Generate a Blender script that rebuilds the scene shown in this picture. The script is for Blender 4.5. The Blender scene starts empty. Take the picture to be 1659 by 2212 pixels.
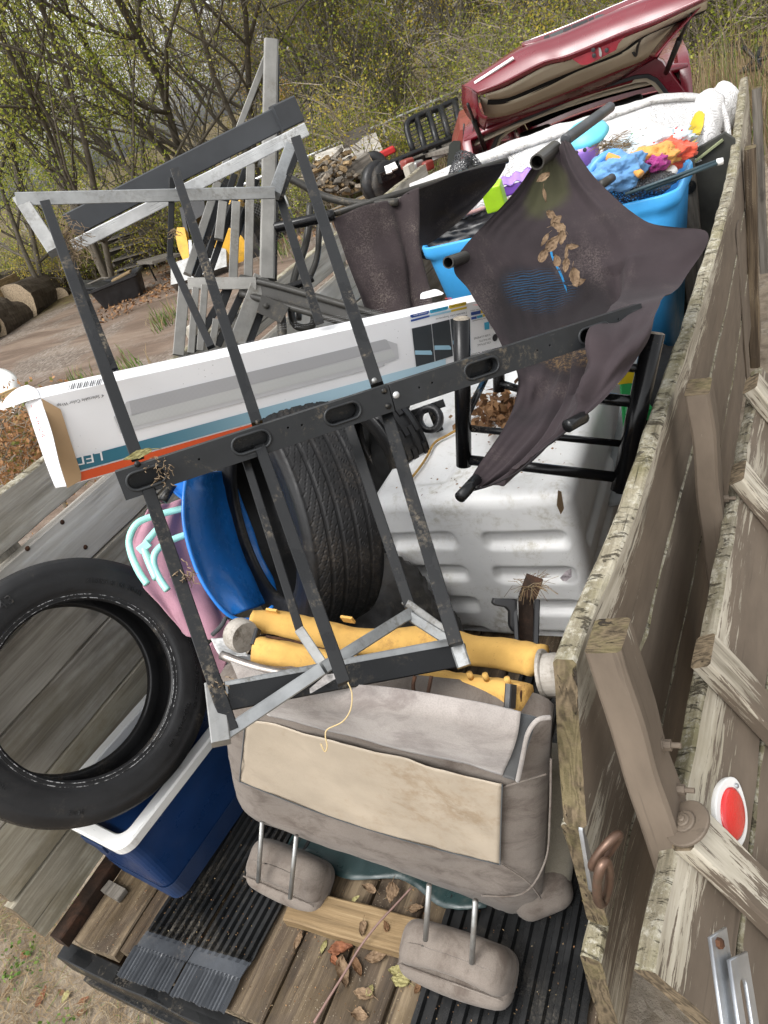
import bpy, bmesh, math, random
from mathutils import Vector, Matrix, noise
R = math.radians
sc = bpy.context.scene
# ------------------------------------------------------------------ camera, world, sun, exposure
def _n(v): return v.normalized()
F_, CX_, CY_ = 1534.0, 829.5, 1106.0
_d = _n(Vector((960, 2350, 1534)))
_y = Vector((871, -1356, 1534)); _y = _n(_y - _y.dot(_d) * _d)
_x = _d.cross(_y)
AX = (_x, _y, -_d)                       # world axes seen in the camera (right, down, forward)
CAM = Vector((0, 0, 2.45))
def c2w(v): return Vector((AX[0].dot(v), AX[1].dot(v), AX[2].dot(v)))
def ray(x, y): return c2w(Vector(((x - CX_) / F_, (y - CY_) / F_, 1.0)))
def D(x, y, t): return CAM + ray(x, y) * t
def onZ(x, y, z): v = ray(x, y); return CAM + v * ((z - CAM.z) / v.z)
def onX(x, y, X): v = ray(x, y); return CAM + v * ((X - CAM.x) / v.x)
def onY(x, y, Y): v = ray(x, y); return CAM + v * ((Y - CAM.y) / v.y)
cam_data = bpy.data.cameras.new('camera')
cam = bpy.data.objects.new('camera', cam_data)
sc.collection.objects.link(cam)
r_, dn_, f_ = c2w(Vector((1, 0, 0))), c2w(Vector((0, 1, 0))), c2w(Vector((0, 0, 1)))
mw = Matrix(((r_.x, -dn_.x, -f_.x, CAM.x), (r_.y, -dn_.y, -f_.y, CAM.y), (r_.z, -dn_.z, -f_.z, CAM.z), (0, 0, 0, 1)))
cam.matrix_world = mw
cam_data.sensor_fit = 'VERTICAL'; cam_data.sensor_height = 36.0; cam_data.lens = 36.0 * F_ / 2212.0
cam_data.clip_start = 0.02; cam_data.clip_end = 2000
sc.camera = cam
sc.render.resolution_x = 768; sc.render.resolution_y = 1024

world = bpy.data.worlds.new('World'); sc.world = world; world.use_nodes = True
SUN_EL, SUN_AZ = R(58), R(200)
wn = world.node_tree; wn.nodes.clear()
wo = wn.nodes.new('ShaderNodeOutputWorld'); wb = wn.nodes.new('ShaderNodeBackground')
sk = wn.nodes.new('ShaderNodeTexSky'); sk.sky_type = 'NISHITA'; sk.sun_disc = False
sk.sun_elevation = SUN_EL; sk.sun_rotation = SUN_AZ; sk.air_density = 1.0; sk.dust_density = 4.0; sk.ozone_density = 1.0
hs = wn.nodes.new('ShaderNodeHueSaturation'); hs.inputs['Saturation'].default_value = 0.10; hs.inputs['Value'].default_value = 2.1
wn.links.new(sk.outputs[0], hs.inputs['Color']); wn.links.new(hs.outputs[0], wb.inputs[0])
wb.inputs[1].default_value = 0.15
wn.links.new(wb.outputs[0], wo.inputs[0])
sd = bpy.data.lights.new('sun', 'SUN'); sd.energy = 0.8; sd.angle = R(25); sd.color = (1.0, 0.96, 0.9)
sun = bpy.data.objects.new('sun', sd); sc.collection.objects.link(sun)
_sv = Vector((math.sin(SUN_AZ) * math.cos(SUN_EL), math.cos(SUN_AZ) * math.cos(SUN_EL), math.sin(SUN_EL)))
sun.rotation_euler = _sv.to_track_quat('Z', 'Y').to_euler()
sc.view_settings.view_transform = 'Standard'; sc.view_settings.look = 'None'
sc.view_settings.exposure = 0.26; sc.view_settings.gamma = 1.0

# ------------------------------------------------------------------ object helpers
COL = sc.collection
WM = {}
def _props(o, label=None, cat=None, group=None, kind=None, category=None):
    cat = cat or category
    if label: o['label'] = label
    if cat: o['category'] = cat
    if group: o['group'] = group
    if kind: o['kind'] = kind
    return o
def thing(name, label, cat, loc, group=None, kind=None):
    o = bpy.data.objects.new(name, None); o.empty_display_size = 0.05
    COL.objects.link(o); o.location = Vector(loc)
    WM[o.name] = Matrix.Translation(Vector(loc))
    return _props(o, label, cat, group, kind)
def frame(p, x, z=Vector((0, 0, 1))):
    x = Vector(x).normalized(); z = Vector(z)
    y = z.cross(x)
    if y.length < 1e-5: y = Vector((0, 1, 0)).cross(x)
    y.normalize(); z = x.cross(y)
    return Matrix(((x.x, y.x, z.x, p[0]), (x.y, y.y, z.y, p[1]), (x.z, y.z, z.z, p[2]), (0, 0, 0, 1)))
def mesh_obj(name, verts, faces, mats, parent=None, M=None, smooth=False, mi=None, local=False, uvs=None, **pr):
    """verts in world space unless local; M is the object's own frame"""
    if not isinstance(mats, (list, tuple)): mats = [mats]
    if M is None:
        if parent is not None: M = Matrix.Translation(WM[parent.name].translation)
        else:
            c = Vector((0, 0, 0))
            for v in verts: c += Vector(v)
            c /= max(1, len(verts)); zmin = min(v[2] for v in verts); M = Matrix.Translation((c.x, c.y, zmin))
    if not local:
        Mi = M.inverted(); verts = [Mi @ Vector(v) for v in verts]
    me = bpy.data.meshes.new(name); me.from_pydata([tuple(v) for v in verts], [], faces); me.update()
    for m in mats: me.materials.append(m)
    if mi: me.polygons.foreach_set('material_index', mi)
    if smooth: me.polygons.foreach_set('use_smooth', [True] * len(me.polygons))
    if uvs:
        l = me.uv_layers.new(name='uv'); buf = []
        for p in me.polygons:
            for vi in p.vertices: buf += list(uvs[vi])
        l.data.foreach_set('uv', buf)
    o = bpy.data.objects.new(name, me); COL.objects.link(o)
    return place(o, parent, M, **pr)
def place(o, parent, M, **pr):
    if parent is not None:
        o.parent = parent; o.matrix_basis = WM[parent.name].inverted() @ M
    else: o.matrix_basis = M
    WM[o.name] = M.copy()
    return _props(o, **pr)
def bm_obj(name, bm, mats, parent=None, M=None, smooth=False, autosmooth=None, **pr):
    """bmesh already in the local frame M"""
    if M is None: M = WM[parent.name].copy() if parent is not None else Matrix.Identity(4)
    if not isinstance(mats, (list, tuple)): mats = [mats]
    bmesh.ops.recalc_face_normals(bm, faces=bm.faces)
    me = bpy.data.meshes.new(name); bm.to_mesh(me); bm.free()
    for m in mats: me.materials.append(m)
    if smooth: me.polygons.foreach_set('use_smooth', [True] * len(me.polygons))
    o = bpy.data.objects.new(name, me); COL.objects.link(o)
    return place(o, parent, M, **pr)
def copy_tree(o, M, label=None, parent=None):
    c = o.copy(); COL.objects.link(c); c.parent = parent
    if parent is None:
        c.matrix_basis = M; WM[c.name] = M
        if label: c['label'] = label
    else:
        c.matrix_basis = o.matrix_basis.copy(); WM[c.name] = WM[parent.name] @ c.matrix_basis
    for ch in list(o.children): copy_tree(ch, None, None, c)
    return c
class MB:
    """mesh collector in world space"""
    def __init__(s): s.v = []; s.f = []; s.m = []; s.uv = []
    def add(s, verts, faces, mi=0):
        n = len(s.v); s.v += [Vector(v) for v in verts]; s.f += [tuple(i + n for i in f) for f in faces]; s.m += [mi] * len(faces)
    def quad(s, a, b, c, d, mi=0): s.add([a, b, c, d], [(0, 1, 2, 3)], mi)
    def box(s, M, sx, sy, sz, mi=0):
        vs = [M @ Vector((x * sx, y * sy, z * sz)) for x in (-.5, .5) for y in (-.5, .5) for z in (-.5, .5)]
        s.add(vs, [(0, 1, 3, 2), (4, 6, 7, 5), (0, 4, 5, 1), (2, 3, 7, 6), (0, 2, 6, 4), (1, 5, 7, 3)], mi)
    def beam(s, p0, p1, w, h, up=(0, 0, 1), mi=0):
        p0, p1 = Vector(p0), Vector(p1)
        M = frame((p0 + p1) / 2, p1 - p0, up); s.box(M, (p1 - p0).length, w, h, mi)
    def tube(s, pts, r, seg=8, mi=0, cap=True, r1=None):
        v, f = tube_geo(pts, r, seg, cap, r1); s.add(v, f, mi)
    def build(s, name, mats, parent=None, M=None, smooth=False, **pr):
        return mesh_obj(name, s.v, s.f, mats, parent, M, smooth, s.m, **pr)
def tube_geo(pts, r, seg=8, cap=True, r1=None, closed=False):
    pts = [Vector(p) for p in pts]; n = len(pts); vs = []; fs = []
    nrm = None
    for i, p in enumerate(pts):
        if closed: t = pts[(i + 1) % n] - pts[i - 1]
        else: t = (pts[min(i + 1, n - 1)] - pts[max(i - 1, 0)])
        if t.length < 1e-9: t = Vector((0, 0, 1))
        t.normalize()
        if nrm is None:
            nrm = t.orthogonal().normalized()
        else:
            nrm = nrm - nrm.dot(t) * t
            if nrm.length < 1e-6: nrm = t.orthogonal()
            nrm.normalize()
        b = t.cross(nrm)
        rr = r[i] if isinstance(r, (list, tuple)) else (r if r1 is None else r + (r1 - r) * i / max(1, n - 1))
        for k in range(seg):
            a = 2 * math.pi * k / seg
            vs.append(p + (nrm * math.cos(a) + b * math.sin(a)) * rr)
    m = n if closed else n - 1
    for i in range(m):
        for k in range(seg):
            a = i * seg + k; b2 = i * seg + (k + 1) % seg; j = ((i + 1) % n) * seg
            fs.append((a, b2, j + (k + 1) % seg, j + k))
    if cap and not closed:
        fs.append(tuple(range(seg))[::-1]); fs.append(tuple((n - 1) * seg + k for k in range(seg)))
    return vs, fs
def smooth_path(pts, n=6, closed=False):
    pts = [Vector(p) for p in pts]; out = []; L = len(pts)
    rng = range(L if closed else L - 1)
    for i in rng:
        if closed: a, b, c, d = pts[i - 1], pts[i], pts[(i + 1) % L], pts[(i + 2) % L]
        else: a, b, c, d = pts[max(i - 1, 0)], pts[i], pts[i + 1], pts[min(i + 2, L - 1)]
        for k in range(n):
            t = k / n
            out.append(0.5 * ((2 * b) + (c - a) * t + (2 * a - 5 * b + 4 * c - d) * t * t + (3 * b - a - 3 * c + d) * t ** 3))
    if not closed: out.append(pts[-1])
    return out
def round_path(pts, r=0.04, n=5):
    """straight runs with rounded corners"""
    pts = [Vector(p) for p in pts]; out = [pts[0]]
    for i in range(1, len(pts) - 1):
        a, b, c = pts[i - 1], pts[i], pts[i + 1]
        ra = min(r, (a - b).length * .45, (c - b).length * .45)
        p0 = b + (a - b).normalized() * ra; p1 = b + (c - b).normalized() * ra
        for k in range(n + 1):
            t = k / n; out.append(p0 * (1 - t) ** 2 + b * 2 * t * (1 - t) + p1 * t * t)
    out.append(pts[-1]); return out
def tube(name, pts, r, mat, parent=None, seg=12, cap=True, r1=None, **pr):
    v, f = tube_geo(pts, r, seg, cap, r1)
    return mesh_obj(name, v, f, mat, parent, smooth=True, **pr) if parent is not None else mesh_obj(name, v, f, mat, smooth=True, **pr)
def beam(name, p0, p1, w, h, mats, parent=None, up=(0, 0, 1), bev=0.002, seg=1, jit=0.0, freq=6.0, top_mi=None, wear=None, bow=None, ch=0.0, seed=0, **pr):
    """a board / bar from p0 to p1. w across (local y), h along up (local z); optional worn outline.
    top_mi: material index for faces facing +z local"""
    p0, p1 = Vector(p0), Vector(p1); L = (p1 - p0).length
    M = frame(p0, p1 - p0, up)
    hw, hh = w / 2, h / 2; b = min(bev, hw * .6, hh * .6)
    ny = 1 if seg == 1 else 3
    prof = []
    def edge(a, c, k):
        for i in range(k): prof.append((a[0] + (c[0] - a[0]) * i / k, a[1] + (c[1] - a[1]) * i / k))
    nz = 1 if seg == 1 else max(1, min(8, int(h / max(w, .01) * 1.5) + 1)); nyy = 1 if seg == 1 else 2
    edge((-hw + b, -hh), (hw - b, -hh), nyy); edge((hw - b, -hh), (hw, -hh + b), 1)
    edge((hw, -hh + b), (hw, hh - b), nz); edge((hw, hh - b), (hw - b, hh), 1)
    edge((hw - b, hh), (-hw + b, hh), nyy); edge((-hw + b, hh), (-hw, hh - b), 1)
    edge((-hw, hh - b), (-hw, -hh + b), nz); edge((-hw, -hh + b), (-hw + b, -hh), 1)
    n = len(prof); vs = []; fs = []; mi = []
    for i in range(seg + 1):
        x = L * i / seg
        for (y, z) in prof:
            q = Vector((x, y, z))
            if jit:
                s = noise.noise_vector(Vector((x * freq + seed * 7.1, y * 9 + seed, z * 9)))
                amt = jit * (1.6 if (abs(z) > hh - b * 2.2 or abs(y) > hw - b * 1.1) else .5)
                q += Vector((s.x * amt * (1.0 if i in (0, seg) else 0.0), s.y * amt * .5, s.z * amt))
            if ch and i in (0, seg):
                q.x += (ch if i == 0 else -ch) * (abs(z) / hh) ** 4
            if bow: q += bow(x / L, q)
            vs.append(q)
    for i in range(seg):
        for k in range(n):
            a, c = i * n + k, i * n + (k + 1) % n
            fs.append((a, a + n, c + n, c))
            z0 = prof[k][1]; z1 = prof[(k + 1) % n][1]
            mi.append(top_mi if (top_mi is not None and min(z0, z1) >= hh - b * 1.01) else 0)
    fs.append(tuple(range(n))); fs.append(tuple(seg * n + k for k in range(n))[::-1])
    e = top_mi if top_mi is not None and len(mats) > 1 else 0
    if isinstance(mats, (list, tuple)) and len(mats) > 2: e = 2
    mi += [e, e]
    o = mesh_obj(name, vs, fs, mats, parent, M, False, mi, local=True, **pr)
    if wear:
        at = o.data.attributes.new('wear', 'FLOAT', 'POINT')
        at.data.foreach_set('value', [wear(v.co) for v in o.data.vertices])
    return o
def bevel_mod(o, w=0.003, seg=2):
    m = o.modifiers.new('bevel', 'BEVEL'); m.width = w; m.segments = seg; m.limit_method = 'ANGLE'; m.angle_limit = R(35); return o
def solidify(o, t, off=-1):
    m = o.modifiers.new('solid', 'SOLIDIFY'); m.thickness = t; m.offset = off; return o
def subsurf(o, n=1):
    m = o.modifiers.new('sub', 'SUBSURF'); m.levels = n; m.render_levels = n; return o
def grid_surface(ctrl, nu=6, nv=6, disp=None):
    """ctrl: rows of 3-D points -> smooth interpolated grid; returns verts, faces, uvs, dims"""
    rows = [smooth_path(r, nv) for r in ctrl]
    cols = list(zip(*rows)); cols = [smooth_path(c, nu) for c in cols]
    nV = len(cols); nU = len(cols[0])
    vs = []; uv = []
    for i in range(nU):
        for j in range(nV):
            vs.append(cols[j][i].copy()); uv.append((j / (nV - 1), i / (nU - 1)))
    if disp:
        out = []
        for i in range(nU):
            for j in range(nV):
                a = vs[i * nV + min(j + 1, nV - 1)] - vs[i * nV + max(j - 1, 0)]
                b = vs[min(i + 1, nU - 1) * nV + j] - vs[max(i - 1, 0) * nV + j]
                nn = a.cross(b); nn = nn.normalized() if nn.length > 1e-9 else Vector((0, 0, 1))
                u, w = uv[i * nV + j]
                out.append(vs[i * nV + j] + nn * disp(u, w, vs[i * nV + j]))
        vs = out
    fs = [(i * nV + j, i * nV + j + 1, (i + 1) * nV + j + 1, (i + 1) * nV + j) for i in range(nU - 1) for j in range(nV - 1)]
    return vs, fs, uv, (nU, nV)
def cloth(name, ctrl, mat, parent=None, nu=6, nv=6, disp=None, thick=0.0015, **pr):
    v, f, uv, _ = grid_surface(ctrl, nu, nv, disp)
    o = mesh_obj(name, v, f, mat, parent, smooth=True, uvs=uv, **pr)
    if thick: solidify(o, thick, 0)
    return o
def lathe_geo(prof, seg, M=None, closed_prof=False):
    """prof: (r, z) around local z"""
    vs = []; fs = []; n = len(prof)
    for i in range(seg):
        a = 2 * math.pi * i / seg; c, s = math.cos(a), math.sin(a)
        for (r, z) in prof:
            v = Vector((r * c, r * s, z)); vs.append(M @ v if M else v)
    m = n if closed_prof else n - 1
    for i in range(seg):
        j = (i + 1) % seg
        for k in range(m):
            k2 = (k + 1) % n
            fs.append((i * n + k, j * n + k, j * n + k2, i * n + k2))
    return vs, fs
def plate(name, outlines, depth, mat, parent, M, bev=0.0, **pr):
    """flat sheet with holes from 2-D outlines (first outer, rest holes), local xy plane of M, thickness depth"""
    cu = bpy.data.curves.new(name, 'CURVE'); cu.dimensions = '2D'; cu.fill_mode = 'BOTH'; cu.extrude = depth / 2; cu.bevel_depth = bev; cu.bevel_resolution = 1
    if bev: cu.offset = -bev
    for ol in outlines:
        s = cu.splines.new('POLY'); s.points.add(len(ol) - 1); s.use_cyclic_u = True
        for i, p in enumerate(ol): s.points[i].co = (p[0], p[1], 0, 1)
    ob = bpy.data.objects.new('tmp', cu); COL.objects.link(ob)
    dg = bpy.context.evaluated_depsgraph_get(); me = bpy.data.meshes.new_from_object(ob.evaluated_get(dg))
    bpy.data.objects.remove(ob); me.name = name; me.materials.clear(); me.materials.append(mat)
    o = bpy.data.objects.new(name, me); COL.objects.link(o)
    return place(o, parent, M, **pr)
def text_mesh(s, size, depth=0.0, align='LEFT', spacing=1.0):
    cu = bpy.data.curves.new('t', 'FONT'); cu.body = s; cu.size = size; cu.extrude = depth; cu.align_x = align; cu.space_character = spacing; cu.resolution_u = 3
    ob = bpy.data.objects.new('tmp', cu); COL.objects.link(ob)
    dg = bpy.context.evaluated_depsgraph_get(); me = bpy.data.meshes.new_from_object(ob.evaluated_get(dg)); bpy.data.objects.remove(ob)
    vs = [v.co.copy() for v in me.vertices]; fs = [tuple(p.vertices) for p in me.polygons]; bpy.data.meshes.remove(me)
    return vs, fs
def slot(cx, cy, L, r, n=8):
    """oval outline centred cx, cy: total length L, end radius r, along x"""
    o = []
    for k in range(n + 1):
        a = -math.pi / 2 + math.pi * k / n; o.append((cx + L / 2 - r + r * math.cos(a), cy + r * math.sin(a)))
    for k in range(n + 1):
        a = math.pi / 2 + math.pi * k / n; o.append((cx - L / 2 + r + r * math.cos(a), cy + r * math.sin(a)))
    return o
def rbox(name, M, sx, sy, sz, mat, parent=None, r=0.02, seg=3, disp=None, sub=0, **pr):
    """rounded box centred on M"""
    hx, hy, hz = sx / 2, sy / 2, sz / 2; r = min(r, hx * .98, hy * .98, hz * .98); N = 14 if sub else 8
    def ticks(h):
        t = [-h + r * (1 - math.cos(i * math.pi / 2 / 4)) for i in range(4)]; m = [(-h + r) + (2 * h - 2 * r) * i / N for i in range(N + 1)]
        return t + m + [-x for x in t[::-1]]
    tx, ty, tz = ticks(hx), ticks(hy), ticks(hz); vs = []; fs = []; key = {}
    def vert(p):
        k = (round(p[0], 6), round(p[1], 6), round(p[2], 6))
        if k not in key: key[k] = len(vs); vs.append(Vector(p))
        return key[k]
    for (A, B, mk) in ((tx, ty, lambda a, b, s: (a, b, s * hz)), (tx, tz, lambda a, b, s: (a, s * hy, b)), (ty, tz, lambda a, b, s: (s * hx, a, b))):
        for s_ in (-1, 1):
            for i in range(len(A) - 1):
                for j in range(len(B) - 1): fs.append(tuple(vert(mk(a, b, s_)) for a, b in ((A[i], B[j]), (A[i + 1], B[j]), (A[i + 1], B[j + 1]), (A[i], B[j + 1]))))
    out = []
    for p in vs:
        inn = Vector((max(-hx + r, min(hx - r, p.x)), max(-hy + r, min(hy - r, p.y)), max(-hz + r, min(hz - r, p.z)))); d = p - inn
        q = inn + d.normalized() * r if d.length > 1e-9 else p.copy()
        if disp: q = q + disp(q)
        out.append(q)
    bm = bmesh.new(); bv = [bm.verts.new(q) for q in out]
    for f in fs:
        try: bm.faces.new([bv[i] for i in f])
        except ValueError: pass
    return bm_obj(name, bm, mat, parent, M, smooth=True, **pr)
def loft(sections, closed=True, cap=True):
    n = len(sections[0]); vs = [Vector(p) for s in sections for p in s]; fs = []
    for i in range(len(sections) - 1):
        for k in range(n if closed else n - 1):
            a, b = i * n + k, i * n + (k + 1) % n
            fs.append((a, b, b + n, a + n))
    if cap and closed:
        fs.append(tuple(range(n))[::-1]); fs.append(tuple((len(sections) - 1) * n + k for k in range(n)))
    return vs, fs
# ------------------------------------------------------------------ materials
class NT:
    def __init__(s, name):
        s.m = bpy.data.materials.new(name); s.m.use_nodes = True; s.t = s.m.node_tree; s.t.nodes.clear()
        s.out = s.t.nodes.new('ShaderNodeOutputMaterial'); s.b = s.t.nodes.new('ShaderNodeBsdfPrincipled')
        s.t.links.new(s.b.outputs[0], s.out.inputs[0]); s.tc = s.t.nodes.new('ShaderNodeTexCoord')
        s.oi = None; s.co = s.tc.outputs['Object']
    def n(s, k, **kw):
        x = s.t.nodes.new(k)
        for a, v in kw.items(): setattr(x, a, v)
        return x
    def l(s, a, b): s.t.links.new(a, b)
    def set(s, sock, v):
        if isinstance(v, bpy.types.NodeSocket): s.l(v, sock)
        elif isinstance(v, (tuple, list)): sock.default_value = tuple(v) + ((1,) if len(sock.default_value) == 4 and len(v) == 3 else ())
        else: sock.default_value = v
    def rand(s):
        if s.oi is None: s.oi = s.n('ShaderNodeObjectInfo')
        return s.oi.outputs['Random']
    def map(s, scale=(1, 1, 1), vec=None, jitter=True, loc=(0, 0, 0)):
        m = s.n('ShaderNodeMapping'); s.l(vec or s.co, m.inputs[0]); m.inputs['Scale'].default_value = scale; m.inputs['Location'].default_value = loc
        if jitter:
            a = s.n('ShaderNodeVectorMath', operation='ADD'); s.l(m.outputs[0], a.inputs[0])
            q = s.math('MULTIPLY', s.rand(), 37.0); s.l(q, a.inputs[1]); return a.outputs[0]
        return m.outputs[0]
    def noise(s, scale, vec=None, detail=6, rough=.6, dist=0.0, w=None):
        x = s.n('ShaderNodeTexNoise'); x.inputs['Scale'].default_value = scale; x.inputs['Detail'].default_value = detail
        x.inputs['Roughness'].default_value = rough; x.inputs['Distortion'].default_value = dist; s.l(vec or s.co, x.inputs['Vector']); return x.outputs['Fac']
    def vor(s, scale, vec=None, feature='F1', out='Distance'):
        x = s.n('ShaderNodeTexVoronoi', feature=feature); x.inputs['Scale'].default_value = scale; s.l(vec or s.co, x.inputs['Vector']); return x.outputs[out]
    def wave(s, scale, vec=None, dist=2, detail=2, axis='X', ty='BANDS', prof='SIN'):
        x = s.n('ShaderNodeTexWave', wave_type=ty, wave_profile=prof)
        if ty == 'BANDS': x.bands_direction = axis
        x.inputs['Scale'].default_value = scale; x.inputs['Distortion'].default_value = dist; x.inputs['Detail'].default_value = detail; s.l(vec or s.co, x.inputs['Vector']); return x.outputs['Fac']
    def ramp(s, fac, stops, interp='LINEAR'):
        x = s.n('ShaderNodeValToRGB'); x.color_ramp.interpolation = interp; s.l(fac, x.inputs[0]); e = x.color_ramp.elements
        while len(e) < len(stops): e.new(.5)
        for i, (p, c) in enumerate(stops):
            e[i].position = p; e[i].color = (c, c, c, 1) if isinstance(c, (int, float)) else (c[0], c[1], c[2], 1)
        return x.outputs[0]
    def mix(s, f, a, b, mode='MIX'):
        x = s.n('ShaderNodeMix', data_type='RGBA', blend_type=mode)
        s.set(x.inputs[0], f); s.set(x.inputs[6], a); s.set(x.inputs[7], b); return x.outputs[2]
    def math(s, op, a, b=None, c=None, clamp=False):
        x = s.n('ShaderNodeMath', operation=op, use_clamp=clamp); s.set(x.inputs[0], a)
        if b is not None: s.set(x.inputs[1], b)
        if c is not None: s.set(x.inputs[2], c)
        return x.outputs[0]
    def thr(s, fac, lo, hi):
        x = s.n('ShaderNodeMapRange', interpolation_type='SMOOTHSTEP'); s.set(x.inputs[0], fac); x.inputs[1].default_value = lo; x.inputs[2].default_value = hi; return x.outputs[0]
    def sep(s, vec=None):
        x = s.n('ShaderNodeSeparateXYZ'); s.l(vec or s.co, x.inputs[0]); return x.outputs
    def attr(s, name):
        x = s.n('ShaderNodeAttribute'); x.attribute_name = name; return x.outputs['Fac']
    def bump(s, h, strength=.3, dist=.002, prev=None):
        x = s.n('ShaderNodeBump'); x.inputs['Strength'].default_value = strength; x.inputs['Distance'].default_value = dist; s.l(h, x.inputs['Height'])
        if prev: s.l(prev, x.inputs['Normal'])
        return x.outputs[0]
    def fin(s, col, rough=.6, nrm=None, metal=0.0, spec=.5, coat=0, **kw):
        s.set(s.b.inputs['Base Color'], col); s.set(s.b.inputs['Roughness'], rough); s.set(s.b.inputs['Metallic'], metal); s.set(s.b.inputs['Specular IOR Level'], spec)
        if coat: s.b.inputs['Coat Weight'].default_value = coat; s.b.inputs['Coat Roughness'].default_value = .15
        if nrm: s.l(nrm, s.b.inputs['Normal'])
        for k, v in kw.items(): s.set(s.b.inputs[k.replace('_', ' ')], v)
        return s.m

def m_plain(name, col, rough=.6, metal=0, spec=.5, var=.25, scale=6, bump=.1, bs=60, dirt=0.0, dcol=(.10, .085, .06), dscale=9, coat=0, speck=0.0, scr=0.0):
    """a solid colour with mottling, fine relief, optional dirt patches and specks"""
    n = NT(name); v = n.map((1, 1, 1))
    a = n.noise(scale, v, 5, .6)
    lo = tuple(c * (1 - var) for c in col); hi = tuple(min(1, c * (1 + var)) for c in col)
    c = n.ramp(a, [(.3, lo), (.7, hi)])
    if dirt:
        dm = n.math('MULTIPLY', n.thr(n.noise(dscale, v, 8, .75, .4), .62 - dirt * .3, .78 - dirt * .2), n.thr(n.noise(dscale * 9, v, 4, .7), .35, .6))
        c = n.mix(n.math('MULTIPLY', dm, min(1, .4 + dirt)), c, dcol)
    if speck:
        sm = n.math('MULTIPLY', n.thr(n.vor(110, v), .16, .05), n.thr(n.noise(14, v, 3), .62 - speck * .3, .7))
        c = n.mix(sm, c, (.045, .032, .02))
    if scr:
        w1 = n.thr(n.noise(1.0, n.map((9, 150, 60)), 3, .6, 1.5), .69, .73); w2 = n.thr(n.noise(1.0, n.map((120, 14, 70)), 3, .6, 1.2), .70, .74); ms = n.math('MULTIPLY', n.math('MAXIMUM', w1, w2), n.thr(n.noise(5, v, 3), .45, .6))
        c = n.mix(n.math('MULTIPLY', ms, scr), c, tuple(min(1, x * .5 + .30) for x in col) if sum(col) < 1.2 else tuple(x * .55 for x in col))
    rr = n.ramp(n.noise(scale * 2.3, v, 4), [(.3, max(.05, rough - .12)), (.7, min(1, rough + .12))])
    nb = n.bump(n.noise(bs, v, 5, .65), bump, .002)
    return n.fin(c, rr, nb, metal, spec, coat)

def wood_nodes(n, dark, mid, light, gs=1.0, cracks=.7, tint=None):
    g = n.noise(1.0, n.map((1.8 * gs, 42 * gs, 42 * gs)), 9, .68, .35)
    broad = n.noise(1.0, n.map((.8 * gs, 7 * gs, 7 * gs)), 5, .6, .5)
    fine = n.noise(1.0, n.map((5 * gs, 170 * gs, 170 * gs)), 4, .7)
    fig = n.noise(1.0, n.map((.55 * gs, 4.2 * gs, 4.2 * gs)), 2, .45, .3); ringf = n.math('MULTIPLY_ADD', n.math('SINE', n.math('MULTIPLY', fig, 95.0)), .5, .5)
    blur = n.noise(1.0, n.map((1.2, 9, 9)), 3, .6); ringf = n.math('MULTIPLY', ringf, n.thr(blur, .35, .65))
    f = n.math('ADD', n.math('ADD', n.math('MULTIPLY', g, .52), n.math('MULTIPLY', ringf, .10)), n.math('ADD', n.math('MULTIPLY', fine, .20), n.math('MULTIPLY', broad, .26)))
    c = n.ramp(f, [(.36, dark), (.51, mid), (.68, light)])
    blot = n.thr(n.noise(4.2 * gs, n.map((.6, 1, 1)), 7, .68), .45, .68)
    if tint: c = n.mix(n.math('MULTIPLY', blot, .6), c, tint)
    blot2 = n.thr(n.noise(3.1 * gs, n.map((.5, 1.4, 1.4)), 8, .7, .3), .52, .66); c = n.mix(n.math('MULTIPLY', blot2, .45), c, dark)
    cr = n.thr(n.noise(1.0, n.map((1.1 * gs, 75 * gs, 75 * gs)), 3, .5, .3), .315, .275)
    cr = n.math('MULTIPLY', cr, cracks)
    c = n.mix(cr, c, tuple(x * .22 for x in dark))
    kn = n.vor(1.0, n.map((1.7, 5.5, 5.5))); km = n.thr(n.math('ADD', kn, n.math('MULTIPLY', n.math('SUBTRACT', n.noise(40, None, 4), .5), .08)), .13, .06)
    c = n.mix(n.math('MULTIPLY', km, .75), c, tuple(x * .4 for x in mid))
    h = n.math('SUBTRACT', n.math('ADD', n.math('MULTIPLY', f, .8), n.math('MULTIPLY', fine, .35)), n.math('MULTIPLY', cr, .9))
    return c, h
def m_wood(name, dark, mid, light, rough=.8, gs=1.0, cracks=.7, tint=None, bs=.5, wet=0.0, spec=.3, speck=False):
    n = NT(name); c, h = wood_nodes(n, dark, mid, light, gs, cracks, tint)
    if speck:
        sm = n.math('MULTIPLY', n.thr(n.vor(160, n.map((1, 1, 1))), .2, .08), n.thr(n.noise(9, n.map((1, 1, 1)), 3), .5, .62)); c = n.mix(sm, c, (.42, .37, .28))
    rr = rough
    if wet: rr = n.ramp(n.noise(4, n.map((1, 1, 1)), 4), [(.35, rough - wet), (.6, rough)])
    return n.fin(c, rr, n.bump(h, bs, .004), 0, spec)
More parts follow.
